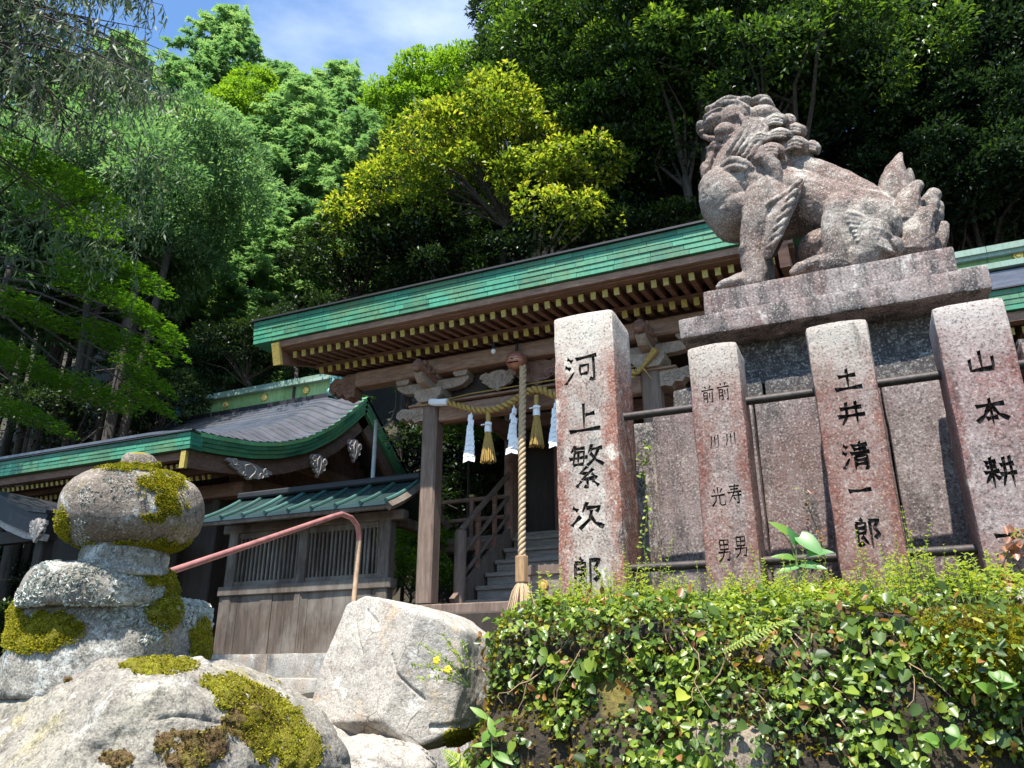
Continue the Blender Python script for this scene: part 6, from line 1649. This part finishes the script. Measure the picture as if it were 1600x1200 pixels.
def limbs(base, fork, targets, r0, g, name, mat, drop=6.0, seg=6):
    m = MB(); base = Vector(base); fork = Vector(fork)
    mid = base.lerp(fork, .5) + Vector((g.normal(0, .12), g.normal(0, .12), 0))
    m.tube([base - Vector((0, 0, drop)), base, mid, fork], [r0 * 1.25, r0, r0 * .85, r0 * .65], 8)
    for t in targets:
        t = Vector(t); d = t - fork; a = fork + Vector((0, 0, g.uniform(-.5, .3) * d.length * .3)); p1 = a.lerp(t, .4) + Vector((g.normal(0, .06), g.normal(0, .06), .12)) * d.length; p2 = a.lerp(t, .75) + Vector((g.normal(0, .06), g.normal(0, .06), .06)) * d.length
        r = r0 * g.uniform(.28, .45); m.tube([a, p1, p2, t], [r, r * .7, r * .45, r * .15], seg, False)
    me = m.mesh(name, (0, 0, 0), 60); me.materials.append(mat); return me
def conifer_crown(name, H, R, z0, seed, mat, whorls=34, droop=.35, spray=.34):
    """hinoki-like: whorled boughs set with fans of flat feathery sprays"""
    g = np.random.default_rng(seed); PP = []; DD = []; TT = []; bough = []
    for k in range(whorls):
        t = k / (whorls - 1); z = z0 + H * t ** .92; r = R * (max(0, 1 - t ** 2.2) ** .62 * (.72 + .28 * t)) * g.uniform(.6, 1.25) + .2
        nb = int(7 + 3 * (1 - t)); ph = g.uniform(0, 6.28)
        for b in range(nb):
            a = ph + 6.283 * b / nb + g.normal(0, .2); rr = r * g.uniform(.4, 1.2); dirv = np.array([math.cos(a), math.sin(a), 0])
            ns = max(3, int(rr / .22)); bt = g.normal(0, .1)
            bough.append((z, dirv, rr))
            for s in range(ns):
                u = .25 + .75 * (s + 1) / ns; p = dirv * rr * u + np.array([0, 0, z + rr * (.12 * u - droop * u * u)]) + g.normal(0, .06, 3)
                for f in range(5):
                    q = np.array([math.cos(a + g.normal(0, .9)), math.sin(a + g.normal(0, .9)), g.uniform(-.75, .25)])
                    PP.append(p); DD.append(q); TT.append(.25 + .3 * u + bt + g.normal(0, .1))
    PP, DD = np.array(PP), np.array(DD); n = len(PP)
    L = spray * g.uniform(.55, 1.25, n)
    V, Q = quads_leaf(PP, DD, np.array([0, 0, 1.]) + g.normal(0, .35, (n, 3)), L, L * .30, .15)
    # side fronds make each spray feathery
    Ds = norm(DD); S = norm(np.cross(Ds, np.array([0, 0, 1.]) + g.normal(0, .3, (n, 3))))
    chunks = [(V, Q)]
    for sg in (-1, 1):
        for u in (.25, .55):
            v, q = quads_leaf(PP + Ds * (L * u)[:, None], Ds * .8 + S * sg, np.tile([0, 0, 1.], (n, 1)), L * .5, L * .16, .1); chunks.append((v, q))
    o = 0; VV = []; QQ = []
    for v, q in chunks: VV.append(v); QQ.append(q + o); o += len(v)
    me = fast_mesh(name, np.concatenate(VV), np.concatenate(QQ), np.clip(np.tile(np.array(TT), len(chunks)), 0, 1)); me.materials.append(mat)
    return me, bough
def conifer_trunk(name, H, z0, r0, bough, g, mat, drop=8.0):
    m = MB(); m.tube([(0, 0, -drop), (0, 0, 0), (.08, .05, z0 + H * .5), (0, 0, z0 + H)], [r0 * 1.2, r0, r0 * .6, .03], 10)
    for z, d, rr in bough[::3]:
        m.tube([(0, 0, z), (d[0] * rr * .5, d[1] * rr * .5, z + .02 * rr), (d[0] * rr * .9, d[1] * rr * .9, z - .2 * rr)], [.035, .025, .01], 4, False)
    for k in range(10):                                             # dead lower snags
        z = g.uniform(.8, z0); a = g.uniform(0, 6.28); l = g.uniform(.3, 1.1); m.tube([(0, 0, z), (math.cos(a) * l, math.sin(a) * l, z + g.uniform(-.3, .15))], [.022, .008], 4, False)
    me = m.mesh(name, (0, 0, 0), 60); me.materials.append(mat); return me
n = NT('bark'); p = n.pos((1, 1, .2)); MAT['bark'] = n.fin(n.mix(n.ramp(n.noise(p, 14, 7, .7), [(.35, 0.0), (.65, 1.0)]), (.022, .017, .013), (.075, .058, .045)), .95, n.bump(n.noise(p, 24, 6), .9, .03))
n = NT('pale_bark'); p = n.pos((1, 1, .5)); MAT['pale_bark'] = n.fin(n.mix(n.ramp(n.noise(p, 7, 7, .7), [(.4, 0.0), (.6, 1.0)]), (.11, .09, .07), (.28, .24, .19)), .95, n.bump(n.noise(p, 24, 6), .6, .02))
LM = {
 'oak': m_leaf('glossy_evergreen_leaf', [(0.0, (.010, .022, .010)), (.4, (.035, .075, .022)), (.66, (.10, .20, .03)), (1.0, (.28, .40, .05))], .38, .42, .45),
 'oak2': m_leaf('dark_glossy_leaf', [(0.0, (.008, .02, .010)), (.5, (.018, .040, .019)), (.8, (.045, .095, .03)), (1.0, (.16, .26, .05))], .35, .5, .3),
 'yellow': m_leaf('yellow_young_leaf', [(0.0, (.035, .06, .012)), (.35, (.12, .20, .025)), (.6, (.34, .41, .045)), (.85, (.53, .51, .07)), (1.0, (.56, .43, .10))], .5, .5, .3),
 'cyp': m_leaf('cypress_spray', [(0.0, (.05, .105, .055)), (.4, (.14, .27, .12)), (.75, (.27, .41, .17)), (1.0, (.38, .49, .21))], .5, .5, .3, (1.1, 1.15, .7)),
 'cyp2': m_leaf('dark_cypress_spray', [(0.0, (.045, .09, .045)), (.5, (.12, .23, .10)), (1.0, (.26, .39, .16))], .5, .5, .3, (1.1, 1.15, .7)),
 'bright': m_leaf('bright_green_tree_leaf', [(0.0, (.07, .15, .02)), (.5, (.17, .32, .03)), (1.0, (.32, .47, .05))], .5, .4, .4),
 'maple': m_leaf('maple_leaf', [(0.0, (.05, .13, .012)), (.5, (.10, .24, .016)), (1.0, (.20, .36, .025))], .5, .45, .3),
 'willow': m_leaf('narrow_grey_green_leaf', [(0.0, (.03, .055, .03)), (.5, (.10, .155, .08)), (.85, (.18, .24, .10)), (1.0, (.30, .34, .14))], .4, .5, .3, (1.1, 1.1, .8)),
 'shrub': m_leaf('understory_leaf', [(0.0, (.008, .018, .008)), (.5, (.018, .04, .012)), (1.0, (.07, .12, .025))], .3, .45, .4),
}
g = np.random.default_rng(77)
PROTO = {}
def reg_broad(key, lobes, clumps, per, leaf, rc, seed, mat, bark, fork, r0, tip=.35, wr=.5, ntar=26, base=(0, 0, 0)):
    me, cs = broad_crown('crown', lobes, clumps, per, leaf, rc, seed, LM[mat], tip, .75, wr)
    tg = cs[g.choice(len(cs), size=min(ntar, len(cs)), replace=False)]
    PROTO[key] = (me, limbs(base, fork, tg, r0, g, 'trunk', MAT[bark]))
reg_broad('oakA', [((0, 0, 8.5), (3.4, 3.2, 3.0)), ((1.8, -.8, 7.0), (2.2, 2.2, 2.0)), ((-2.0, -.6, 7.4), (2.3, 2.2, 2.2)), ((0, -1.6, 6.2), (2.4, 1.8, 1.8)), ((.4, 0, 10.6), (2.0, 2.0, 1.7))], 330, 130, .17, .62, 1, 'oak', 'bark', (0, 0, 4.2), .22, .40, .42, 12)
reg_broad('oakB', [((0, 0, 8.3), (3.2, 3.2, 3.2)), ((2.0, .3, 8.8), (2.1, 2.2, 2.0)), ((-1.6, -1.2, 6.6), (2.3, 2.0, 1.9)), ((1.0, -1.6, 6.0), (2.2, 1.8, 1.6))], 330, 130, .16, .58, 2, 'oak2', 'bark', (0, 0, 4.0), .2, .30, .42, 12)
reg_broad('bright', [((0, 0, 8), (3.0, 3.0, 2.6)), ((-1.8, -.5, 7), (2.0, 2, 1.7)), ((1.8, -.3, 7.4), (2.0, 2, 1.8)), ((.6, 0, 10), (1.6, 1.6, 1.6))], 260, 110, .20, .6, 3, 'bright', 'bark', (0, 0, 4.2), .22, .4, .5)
reg_broad('sunshrub', [((0, 0, 1.0), (1.5, 1.3, .9)), ((.9, -.2, .8), (.9, .9, .7)), ((-.8, -.1, 1.1), (.9, .9, .8))], 90, 70, .14, .34, 14, 'bright', 'bark', (0, 0, .4), .06, .4, .45, 18)
reg_broad('shrub', [((0, 0, 1.0), (1.5, 1.3, .9)), ((.9, -.2, .8), (.9, .9, .7)), ((-.8, -.1, 1.1), (.9, .9, .8))], 90, 90, .11, .34, 4, 'shrub', 'bark', (0, 0, .4), .06, .4, .45, 18)
for key, H, R, z0, seed, mat, wh, dr in (('cypA', 11.0, 3.0, 3.0, 11, 'cyp', 34, .30), ('cypB', 9.0, 2.6, 5.5, 12, 'cyp2', 28, .42), ('cypC', 9.5, 3.4, 2.5, 13, 'cyp', 28, .22)):
    me, bo = conifer_crown('crown', H, R, z0, seed, LM[mat], wh, dr, .40 if key != 'cypB' else .36)
    PROTO[key] = (me, conifer_trunk('trunk', H, z0, .17, bo, g, MAT['bark']))
ZC = {'oakA': 8.2, 'oakB': 7.8, 'bright': 8.0, 'shrub': 1.0, 'sunshrub': 1.0, 'cypA': 7.5, 'cypB': 9.0, 'cypC': 6.6}
def plant_tree(key, px, py, D, s, name, label, group=None, cat='tree'):
    c = at(px, py, D=D); b = Vector((c.x, c.y, c.z - ZC[key] * s))
    gz_ = ground_h(b.x, b.y)
    t = thing(name, label, cat, b, group); t.rotation_euler = (0, 0, random.uniform(0, 6.28)); t.scale = (s * random.uniform(.85, 1.2), s * random.uniform(.85, 1.2), s * random.uniform(.88, 1.1))
    for nm, me in zip(('crown', 'trunk'), PROTO[key]):
        o = bpy.data.objects.new(nm, me); C.objects.link(o); o.parent = t
    return t, b.z - gz_
HG = 'conifers on the wooded hillside'
for key, px, py, D, s, lab in (
    ('cypA', 335, 190, 40, 1.0, 'tall conifer reaching the sky beside the willow leaves'), ('cypC', 430, 262, 39, 1.0, 'broad conifer on the skyline below the thin cloud'),
    ('cypA', 520, 245, 42, 1.0, 'feathery topped conifer standing against the blue sky'), ('cypC', 605, 285, 38, .95, 'green conifer just before the yellow tree on the skyline'),
    ('cypA', 250, 300, 32, .95, 'conifer on the hillside behind the drooping narrow leaves'), ('cypC', 345, 330, 31, .95, 'pale feathery conifer above the copper roofed hall'),
    ('cypA', 450, 350, 30, .9, 'dense conifer above the end of the long eave'), ('cypC', 545, 360, 29, .85, 'dark conifer behind the lower branches of the yellow tree'),
    ('cypC', 385, 460, 23, .72, 'low conifer just over the hall ridge'), ('cypA', 300, 455, 24, .72, 'conifer close behind the maple boughs'), ('cypC', 480, 470, 22, .62, 'small conifer by the corner of the long eave'),
    ('cypB', 40, 330, 24, .95, 'dark conifer at the picture edge behind the maple'), ('cypB', 130, 360, 22, .9, 'dark conifer with bare trunk behind the maple'), ('cypB', 215, 400, 23, .9, 'dark trunked conifer over the hall eave'),
    ('cypB', -40, 400, 20, .9, 'dark trunk of a conifer at the far edge of the picture'), ('cypB', 90, 250, 30, 1.0, 'conifer high on the slope behind the drooping leaves'), ('cypA', 170, 200, 36, 1.0, 'conifer high on the slope near the sky behind narrow leaves')):
    t, dz = plant_tree(key, px, py, D, s, 'conifer_tree', lab, HG)
for key, px, py, D, s, lab in (
    ('bright', 400, 200, 37, .75, 'light green tree among the conifers below the cloud'), ('bright', 300, 250, 33, .7, 'light green broadleaf tree behind the tips of the drooping leaves'),
    ('bright', 690, 160, 34, .85, 'bright green tree on the skyline behind the yellow tree'), ('bright', 772, 140, 36, .75, 'second bright green tree on the skyline next to the dark evergreen'),
    ('oakA', 905, 70, 22, .85, 'tall dark evergreen tree beside the patch of sky'), ('oakA', 1080, 40, 19, .85, 'glossy evergreen tree at the top above the lion head'),
    ('oakA', 1215, 60, 18, .8, 'sunlit glossy tree above the lion back'), ('oakB', 1370, 70, 20, .9, 'dark evergreen tree above the lion tail'), ('oakB', 1540, 60, 19, .9, 'dark evergreen tree in the upper corner'),
    ('oakA', 1040, 235, 20.5, .75, 'evergreen tree with light tips next to the yellow tree'), ('oakB', 1160, 250, 21, .85, 'shaded evergreen tree directly behind the lion head'), ('oakB', 1320, 240, 20, .85, 'shaded evergreen tree behind the lion back'),
    ('oakB', 1500, 260, 17.5, .72, 'evergreen tree with bright young leaves behind the lion tail'), ('oakB', 1640, 200, 18, .85, 'dark evergreen tree cut by the picture edge'), ('oakB', 1420, 370, 19, .7, 'dark low evergreen tree behind the pedestal'), ('oakB', 980, 370, 20.5, .62, 'low dark evergreen tree behind the long eave'),
    ('oakA', 925, 175, 20, .62, 'sunlit evergreen tree wedged between the yellow tree and the dark ones'), ('oakA', 1060, 150, 18.5, .6, 'light tipped evergreen tree just ahead of the lion muzzle'), ('oakA', 1180, 110, 17.5, .58, 'light tipped evergreen tree over the lion mane'),
    ('oakB', 740, 345, 24, .62, 'dark evergreen tree seen beneath the yellow tree limbs'), ('oakB', 650, 330, 25, .62, 'dark evergreen tree behind the lower yellow boughs'), ('oakB', 830, 330, 23, .6, 'dark evergreen tree behind the forked pale stems'),
    ('oakB', 872, 25, 30, .9, 'dark evergreen tree at the top edge next to the sky'), ('oakB', 1250, -60, 24, 1.0, 'dark evergreen tree crowning the top edge'), ('oakB', 1480, -40, 26, 1.0, 'dark tree high in the upper corner behind others')):
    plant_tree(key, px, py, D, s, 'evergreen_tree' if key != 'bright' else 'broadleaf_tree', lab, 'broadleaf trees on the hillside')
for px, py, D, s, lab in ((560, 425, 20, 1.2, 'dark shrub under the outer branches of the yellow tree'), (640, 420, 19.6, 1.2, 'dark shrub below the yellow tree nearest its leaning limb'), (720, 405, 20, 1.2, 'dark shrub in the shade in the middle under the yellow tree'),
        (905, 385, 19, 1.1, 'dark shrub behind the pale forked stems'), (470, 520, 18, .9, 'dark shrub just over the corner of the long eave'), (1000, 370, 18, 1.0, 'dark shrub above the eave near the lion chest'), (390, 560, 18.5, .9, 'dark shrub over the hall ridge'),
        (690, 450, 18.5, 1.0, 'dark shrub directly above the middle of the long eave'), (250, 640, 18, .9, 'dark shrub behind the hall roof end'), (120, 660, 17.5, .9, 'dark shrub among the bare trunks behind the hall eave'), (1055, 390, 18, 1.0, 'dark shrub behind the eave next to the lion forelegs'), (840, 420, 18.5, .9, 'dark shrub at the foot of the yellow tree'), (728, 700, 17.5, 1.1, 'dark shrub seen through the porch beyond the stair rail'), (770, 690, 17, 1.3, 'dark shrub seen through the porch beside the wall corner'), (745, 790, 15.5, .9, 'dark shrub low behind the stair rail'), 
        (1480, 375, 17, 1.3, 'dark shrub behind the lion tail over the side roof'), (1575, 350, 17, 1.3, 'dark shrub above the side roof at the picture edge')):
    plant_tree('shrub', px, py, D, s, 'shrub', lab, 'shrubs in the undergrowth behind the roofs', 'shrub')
for px, py, D, s, lab in ((632, 850, 12.0, .5, 'sunlit shrub glimpsed between lattice wall and porch column'), (735, 665, 14, .5, 'green shrub seen through the porch behind the paper streamer'), (642, 905, 11.0, .34, 'low sunlit shrub at the foot of the lattice wall corner')):
    plant_tree('sunshrub', px, py, D, s, 'shrub', lab, None, 'shrub')
# bare dark trunks standing close together behind the hall
tg_ = np.random.default_rng(31)
m = MB(); m.tube([(0, 0, -3), (0, 0, 0), (.06, .03, 4), (.02, .0, 8.5)], [.15, .13, .11, .08], 8)
for k in range(14):
    z = tg_.uniform(1.5, 8); a_ = tg_.uniform(0, 6.28); l = tg_.uniform(.3, 1.2); m.tube([(0, 0, z), (math.cos(a_) * l, math.sin(a_) * l, z + tg_.uniform(-.4, .15))], [.02, .006], 4, False)
tme = m.mesh('trunk', (0, 0, 0), 60); tme.materials.append(MAT['bark'])
cg = np.random.default_rng(32); cme, _ = broad_crown('crown', [((0, 0, 10.0), (2.0, 2.0, 1.5))], 70, 190, .15, .6, 33, LM['cyp'], .3, .7, .3)
for k in range(20):
    px = -60 + 270 * ((k * .618) % 1) + tg_.uniform(-8, 8); D = 16.5 + 10 * ((k * .377) % 1); c = at(px, 640, D=D); s_ = tg_.uniform(.75, 1.1); zb = ground_h(c.x, c.y)
    t = thing('bare_trunk_tree', 'slender dark bare trunked tree in the shaded grove behind the hall', 'tree', (c.x, c.y, zb), 'bare trunks of the grove behind the hall')
    t.scale = (s_, s_, tg_.uniform(.9, 1.15)); t.rotation_euler = (tg_.normal(0, .03), tg_.normal(0, .03), tg_.uniform(0, 6.28))
    for nm, me in (('trunk', tme), ('crown', cme)):
        o = bpy.data.objects.new(nm, me); C.objects.link(o); o.parent = t
for k in range(16):
    px = -40 + 360 * ((k * .618 + .3) % 1); D = 17 + 9 * ((k * .23) % 1); c = at(px, 700, D=D)
    t = thing('shrub', 'dark low shrub on the shaded forest floor between the bare trunks', 'shrub', (c.x, c.y, ground_h(c.x, c.y) - .3), 'shrubs of the forest floor behind the hall')
    t.scale = (1.1, 1.1, .9); t.rotation_euler = (0, 0, k * 1.7)
    for nm, me in zip(('crown', 'trunk'), PROTO['shrub']):
        o = bpy.data.objects.new(nm, me); C.objects.link(o); o.parent = t
# ------------------------------------------------------------------ the yellow tree
yc = at(735, 265, D=18.5); yb = Vector((at(800, 420, D=18.5).x, yc.y + .4, ground_h(at(800, 420, D=18.5).x, yc.y + .4)))
yt = thing('yellow_tree', 'spreading tree with yellow young leaves above the long green eave', 'tree', yb)
def ylob(px, py, r, dd=0.0): c = at(px, py, D=18.5 + dd); return (tuple(c - yb), r)
yl = [ylob(755, 205, (1.3, 1.2, .85)), ylob(685, 240, (1.2, 1.2, .8)), ylob(815, 235, (1.1, 1.1, .8)), ylob(620, 305, (1.0, 1.0, .65)), ylob(565, 345, (.7, .8, .5)), ylob(730, 290, (1.4, 1.2, .6)), ylob(850, 290, (1.1, 1.0, .6), -.8), ylob(915, 262, (.9, .9, .5), -1.2), ylob(855, 335, (.75, .7, .33), -1.8), ylob(650, 345, (.8, .8, .4)), ylob(925, 335, (.55, .5, .28), -1.8), ylob(535, 372, (.4, .45, .3)), ylob(780, 165, (.8, .8, .5))]
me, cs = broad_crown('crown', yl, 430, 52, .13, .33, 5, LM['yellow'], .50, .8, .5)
o = bpy.data.objects.new('crown', me); C.objects.link(o); o.parent = yt
tg = cs[g.choice(len(cs), size=30, replace=False)]
fk = at(790, 345, D=18.5) - yb
me = limbs((0, 0, 0), fk, tg, .11, g, 'trunk', MAT['bark'], 1.0, 5)
o = bpy.data.objects.new('trunk', me); C.objects.link(o); o.parent = yt
m = MB()
b2 = at(830, 430, D=17.5) - yb
for q in ((850, 335), (880, 345), (905, 335), (835, 320), (925, 350), (862, 370)):
    e = at(*q, D=17.4) - yb; m.tube([b2 - Vector((0, 0, 2)), b2.lerp(e, .4) + Vector((.05, 0, .05)), e], [.07, .045, .015], 6)
obj('side_trunk', None, None, yt, None, mesh=(lambda me: (me.materials.append(MAT['pale_bark']), me)[1])(m.mesh('side_trunk', (0, 0, 0), 60)))
# ------------------------------------------------------------------ drooping narrow-leaved branches overhead
wb = Vector((-9.5, 3.0, ground_h(-9.5, 3.0)))
wt_ = thing('drooping_tree', 'tree with drooping narrow grey green leaves overhanging the upper corner', 'tree', wb)
wg = np.random.default_rng(9); m = MB(); PP = []; DD = []; TT = []
top = at(-220, 60, D=8.2); m.tube([wb - wb - Vector((0, 0, 1)), (top - wb) * .5 + Vector((-.3, .2, 0)), top - wb], [.22, .17, .11], 10)
for k in range(64):
    e = at(wg.uniform(-60, 300), wg.uniform(-80, 230) - (0 if k % 3 else 60), D=wg.uniform(7.0, 9.8)); a = top + Vector((0, 0, wg.uniform(-.6, 1.0)))
    pts = [a, a.lerp(e, .35) + Vector((0, 0, .35)), a.lerp(e, .7) + Vector((0, 0, .25)), e]; m.tube([p - wb for p in pts], [.028, .017, .009, .003], 5, False)
    for j in range(24):
        t = wg.uniform(.25, 1.0); i = min(2, int(t * 3)); q = pts[i].lerp(pts[i + 1], t * 3 - i)
        d = Vector((wg.normal(.15, .35), wg.normal(0, .35), -1)).normalized(); ln = wg.uniform(.2, .6); tw = [q, q + d * ln * .5 + Vector((wg.normal(0, .04), 0, 0)), q + (d + Vector((0, 0, -.4))).normalized() * ln]
        m.tube([p - wb for p in tw], [.004, .003, .0015], 3, False)
        for u in range(11):
            f = (u + .5) / 11; p = tw[0].lerp(tw[1], f * 2) if f < .5 else tw[1].lerp(tw[2], f * 2 - 1)
            PP.append((p - wb)[:]); DD.append((wg.normal(0, .6), wg.normal(0, .6), -1.1)); TT.append(.45 + wg.normal(0, .2))
for px, py in ((80, 320), (150, 350), (215, 300), (240, 250), (60, 370), (180, 380)):
    for j in range(26):
        q = at(px + wg.normal(0, 26), py + wg.normal(0, 26), D=8.5); d = Vector((wg.normal(.1, .3), wg.normal(0, .3), -1)).normalized()
        for u in range(8): PP.append((q + d * u * .045 - wb)[:]); DD.append((wg.normal(0, .6), wg.normal(0, .6), -1.1)); TT.append(.5 + wg.normal(0, .22))
    e = at(px, py, D=8.5); m.tube([top - wb, top.lerp(e, .5) + Vector((0, 0, -.1)) - wb, e - wb], [.02, .012, .004], 4, False)
# thick upper crown, mostly above the picture, shading what stands below it
for c_, r_, N in (((-9.6, 2.4, 11.8), (2.6, 1.7, 1.2), 7000), ((-12.2, 3.2, 10.8), (2.6, 2.0, 1.5), 8000), ((-14.6, 4.6, 10.5), (3.0, 2.4, 1.8), 11000)):
    nb = N // 40; cc = np.array(c_) + ball_dirs(wg, nb) * (wg.random(nb) ** .4)[:, None] * np.array(r_)
    q = np.repeat(cc, 40, 0) + wg.normal(0, .22, (nb * 40, 3)); PP += [tuple(v) for v in (q - np.array(wb))]; DD += [tuple(v) for v in (wg.normal(0, .6, (nb * 40, 3)) + [0, 0, -1.0])]; TT += list(.45 + wg.normal(0, .2, nb * 40))
    for v in cc[::6]: e = Vector(v); m.tube([top - wb, top.lerp(e, .5) + Vector((0, 0, .3)) - wb, e - wb], [.05, .03, .01], 4, False)
PP, DD = np.array(PP), np.array(DD); big_ = np.arange(len(PP)) >= len(PP) - 26000
L = wg.uniform(.07, .13, len(PP)) * np.where(big_, 1.9, 1.0)
V, Q = quads_leaf(PP, DD, ball_dirs(wg, len(PP)), L, L * np.where(big_, .32, .2), .1)
me = fast_mesh('crown', V, Q, np.clip(TT, 0, 1)); me.materials.append(LM['willow']); o = bpy.data.objects.new('crown', me); C.objects.link(o); o.parent = wt_
me = m.mesh('branches', (0, 0, 0), 60); me.materials.append(MAT['bark']); o = bpy.data.objects.new('branches', me); C.objects.link(o); o.parent = wt_
# ------------------------------------------------------------------ maple: flat tiers of small lobed leaves
mbs = Vector((-12.2, 6.2, ground_h(-12.2, 6.2)))
mt_ = thing('maple_tree', 'maple with flat tiers of fresh green leaves at the picture edge', 'tree', mbs)
mg = np.random.default_rng(15); PP = []; TT = []; UU = []; m = MB(); fork = at(-120, 420, D=10.5)
m.tube([Vector((0, 0, -1)), (fork - mbs) * .6, fork - mbs], [.2, .15, .1], 8)
for px, py, rx, ry, D in ((50, 262, 110, 34, 9.6), (150, 305, 60, 28, 9.4), (110, 335, 90, 30, 10), (205, 425, 70, 30, 9.4), (150, 450, 90, 32, 10), (238, 500, 52, 30, 9.2), (180, 530, 90, 34, 9.8), (40, 480, 80, 34, 9.4), (30, 560, 80, 40, 10), (225, 585, 50, 30, 9.3), (235, 625, 40, 24, 9.3), (140, 610, 90, 36, 10), (262, 538, 26, 14, 9.1), (50, 650, 70, 30, 10.2), (120, 415, 40, 16, 9.2)):
    c = at(px, py, D=D); k = D / 1230; N = int(rx * ry * .42)
    u = ball_dirs(mg, N) * (mg.random(N) ** .4)[:, None]; rt = np.array(_RT); dep = np.array([_FW.x, _FW.y, 0]) / math.hypot(_FW.x, _FW.y)
    P = np.array(c) + u[:, :1] * rt * rx * k + u[:, 1:2] * dep * .55 + np.array([0, 0, 1.]) * (u[:, 2:3] * ry * k * .55 - u[:, :1] * ry * k * .75 - (u[:, :1] ** 2) * ry * k * .3)
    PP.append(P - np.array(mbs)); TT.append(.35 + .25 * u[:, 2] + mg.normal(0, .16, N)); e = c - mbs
    m.tube([fork - mbs, (fork - mbs).lerp(e, .5) + Vector((0, 0, .15)), e, e + Vector(rt) * rx * k * .8 - Vector((0, 0, ry * k * .6))], [.024, .016, .009, .003], 5, False)
PP = np.concatenate(PP); TT = np.concatenate(TT); N = len(PP); chunks = []
A0 = mg.uniform(0, 6.28, N); Lm = mg.uniform(.035, .06, N); U = np.array([0, 0, 1.]) + mg.normal(0, .3, (N, 3))
for k in (-1, 0, 1):
    a = A0 + k * .95; D_ = np.stack([np.cos(a), np.sin(a), mg.normal(-.2, .15, N)], 1); v, q = quads_leaf(PP, D_, U, Lm * (1 if k == 0 else .85), Lm * .36, .1); chunks.append((v, q))
oo = 0; VV = []; QQ = []
for v, q in chunks: VV.append(v); QQ.append(q + oo); oo += len(v)
me = fast_mesh('crown', np.concatenate(VV), np.concatenate(QQ), np.clip(np.tile(TT, 3), 0, 1)); me.materials.append(LM['maple']); o = bpy.data.objects.new('crown', me); C.objects.link(o); o.parent = mt_
me = m.mesh('branches', (0, 0, 0), 60); me.materials.append(MAT['bark']); o = bpy.data.objects.new('branches', me); C.objects.link(o); o.parent = mt_
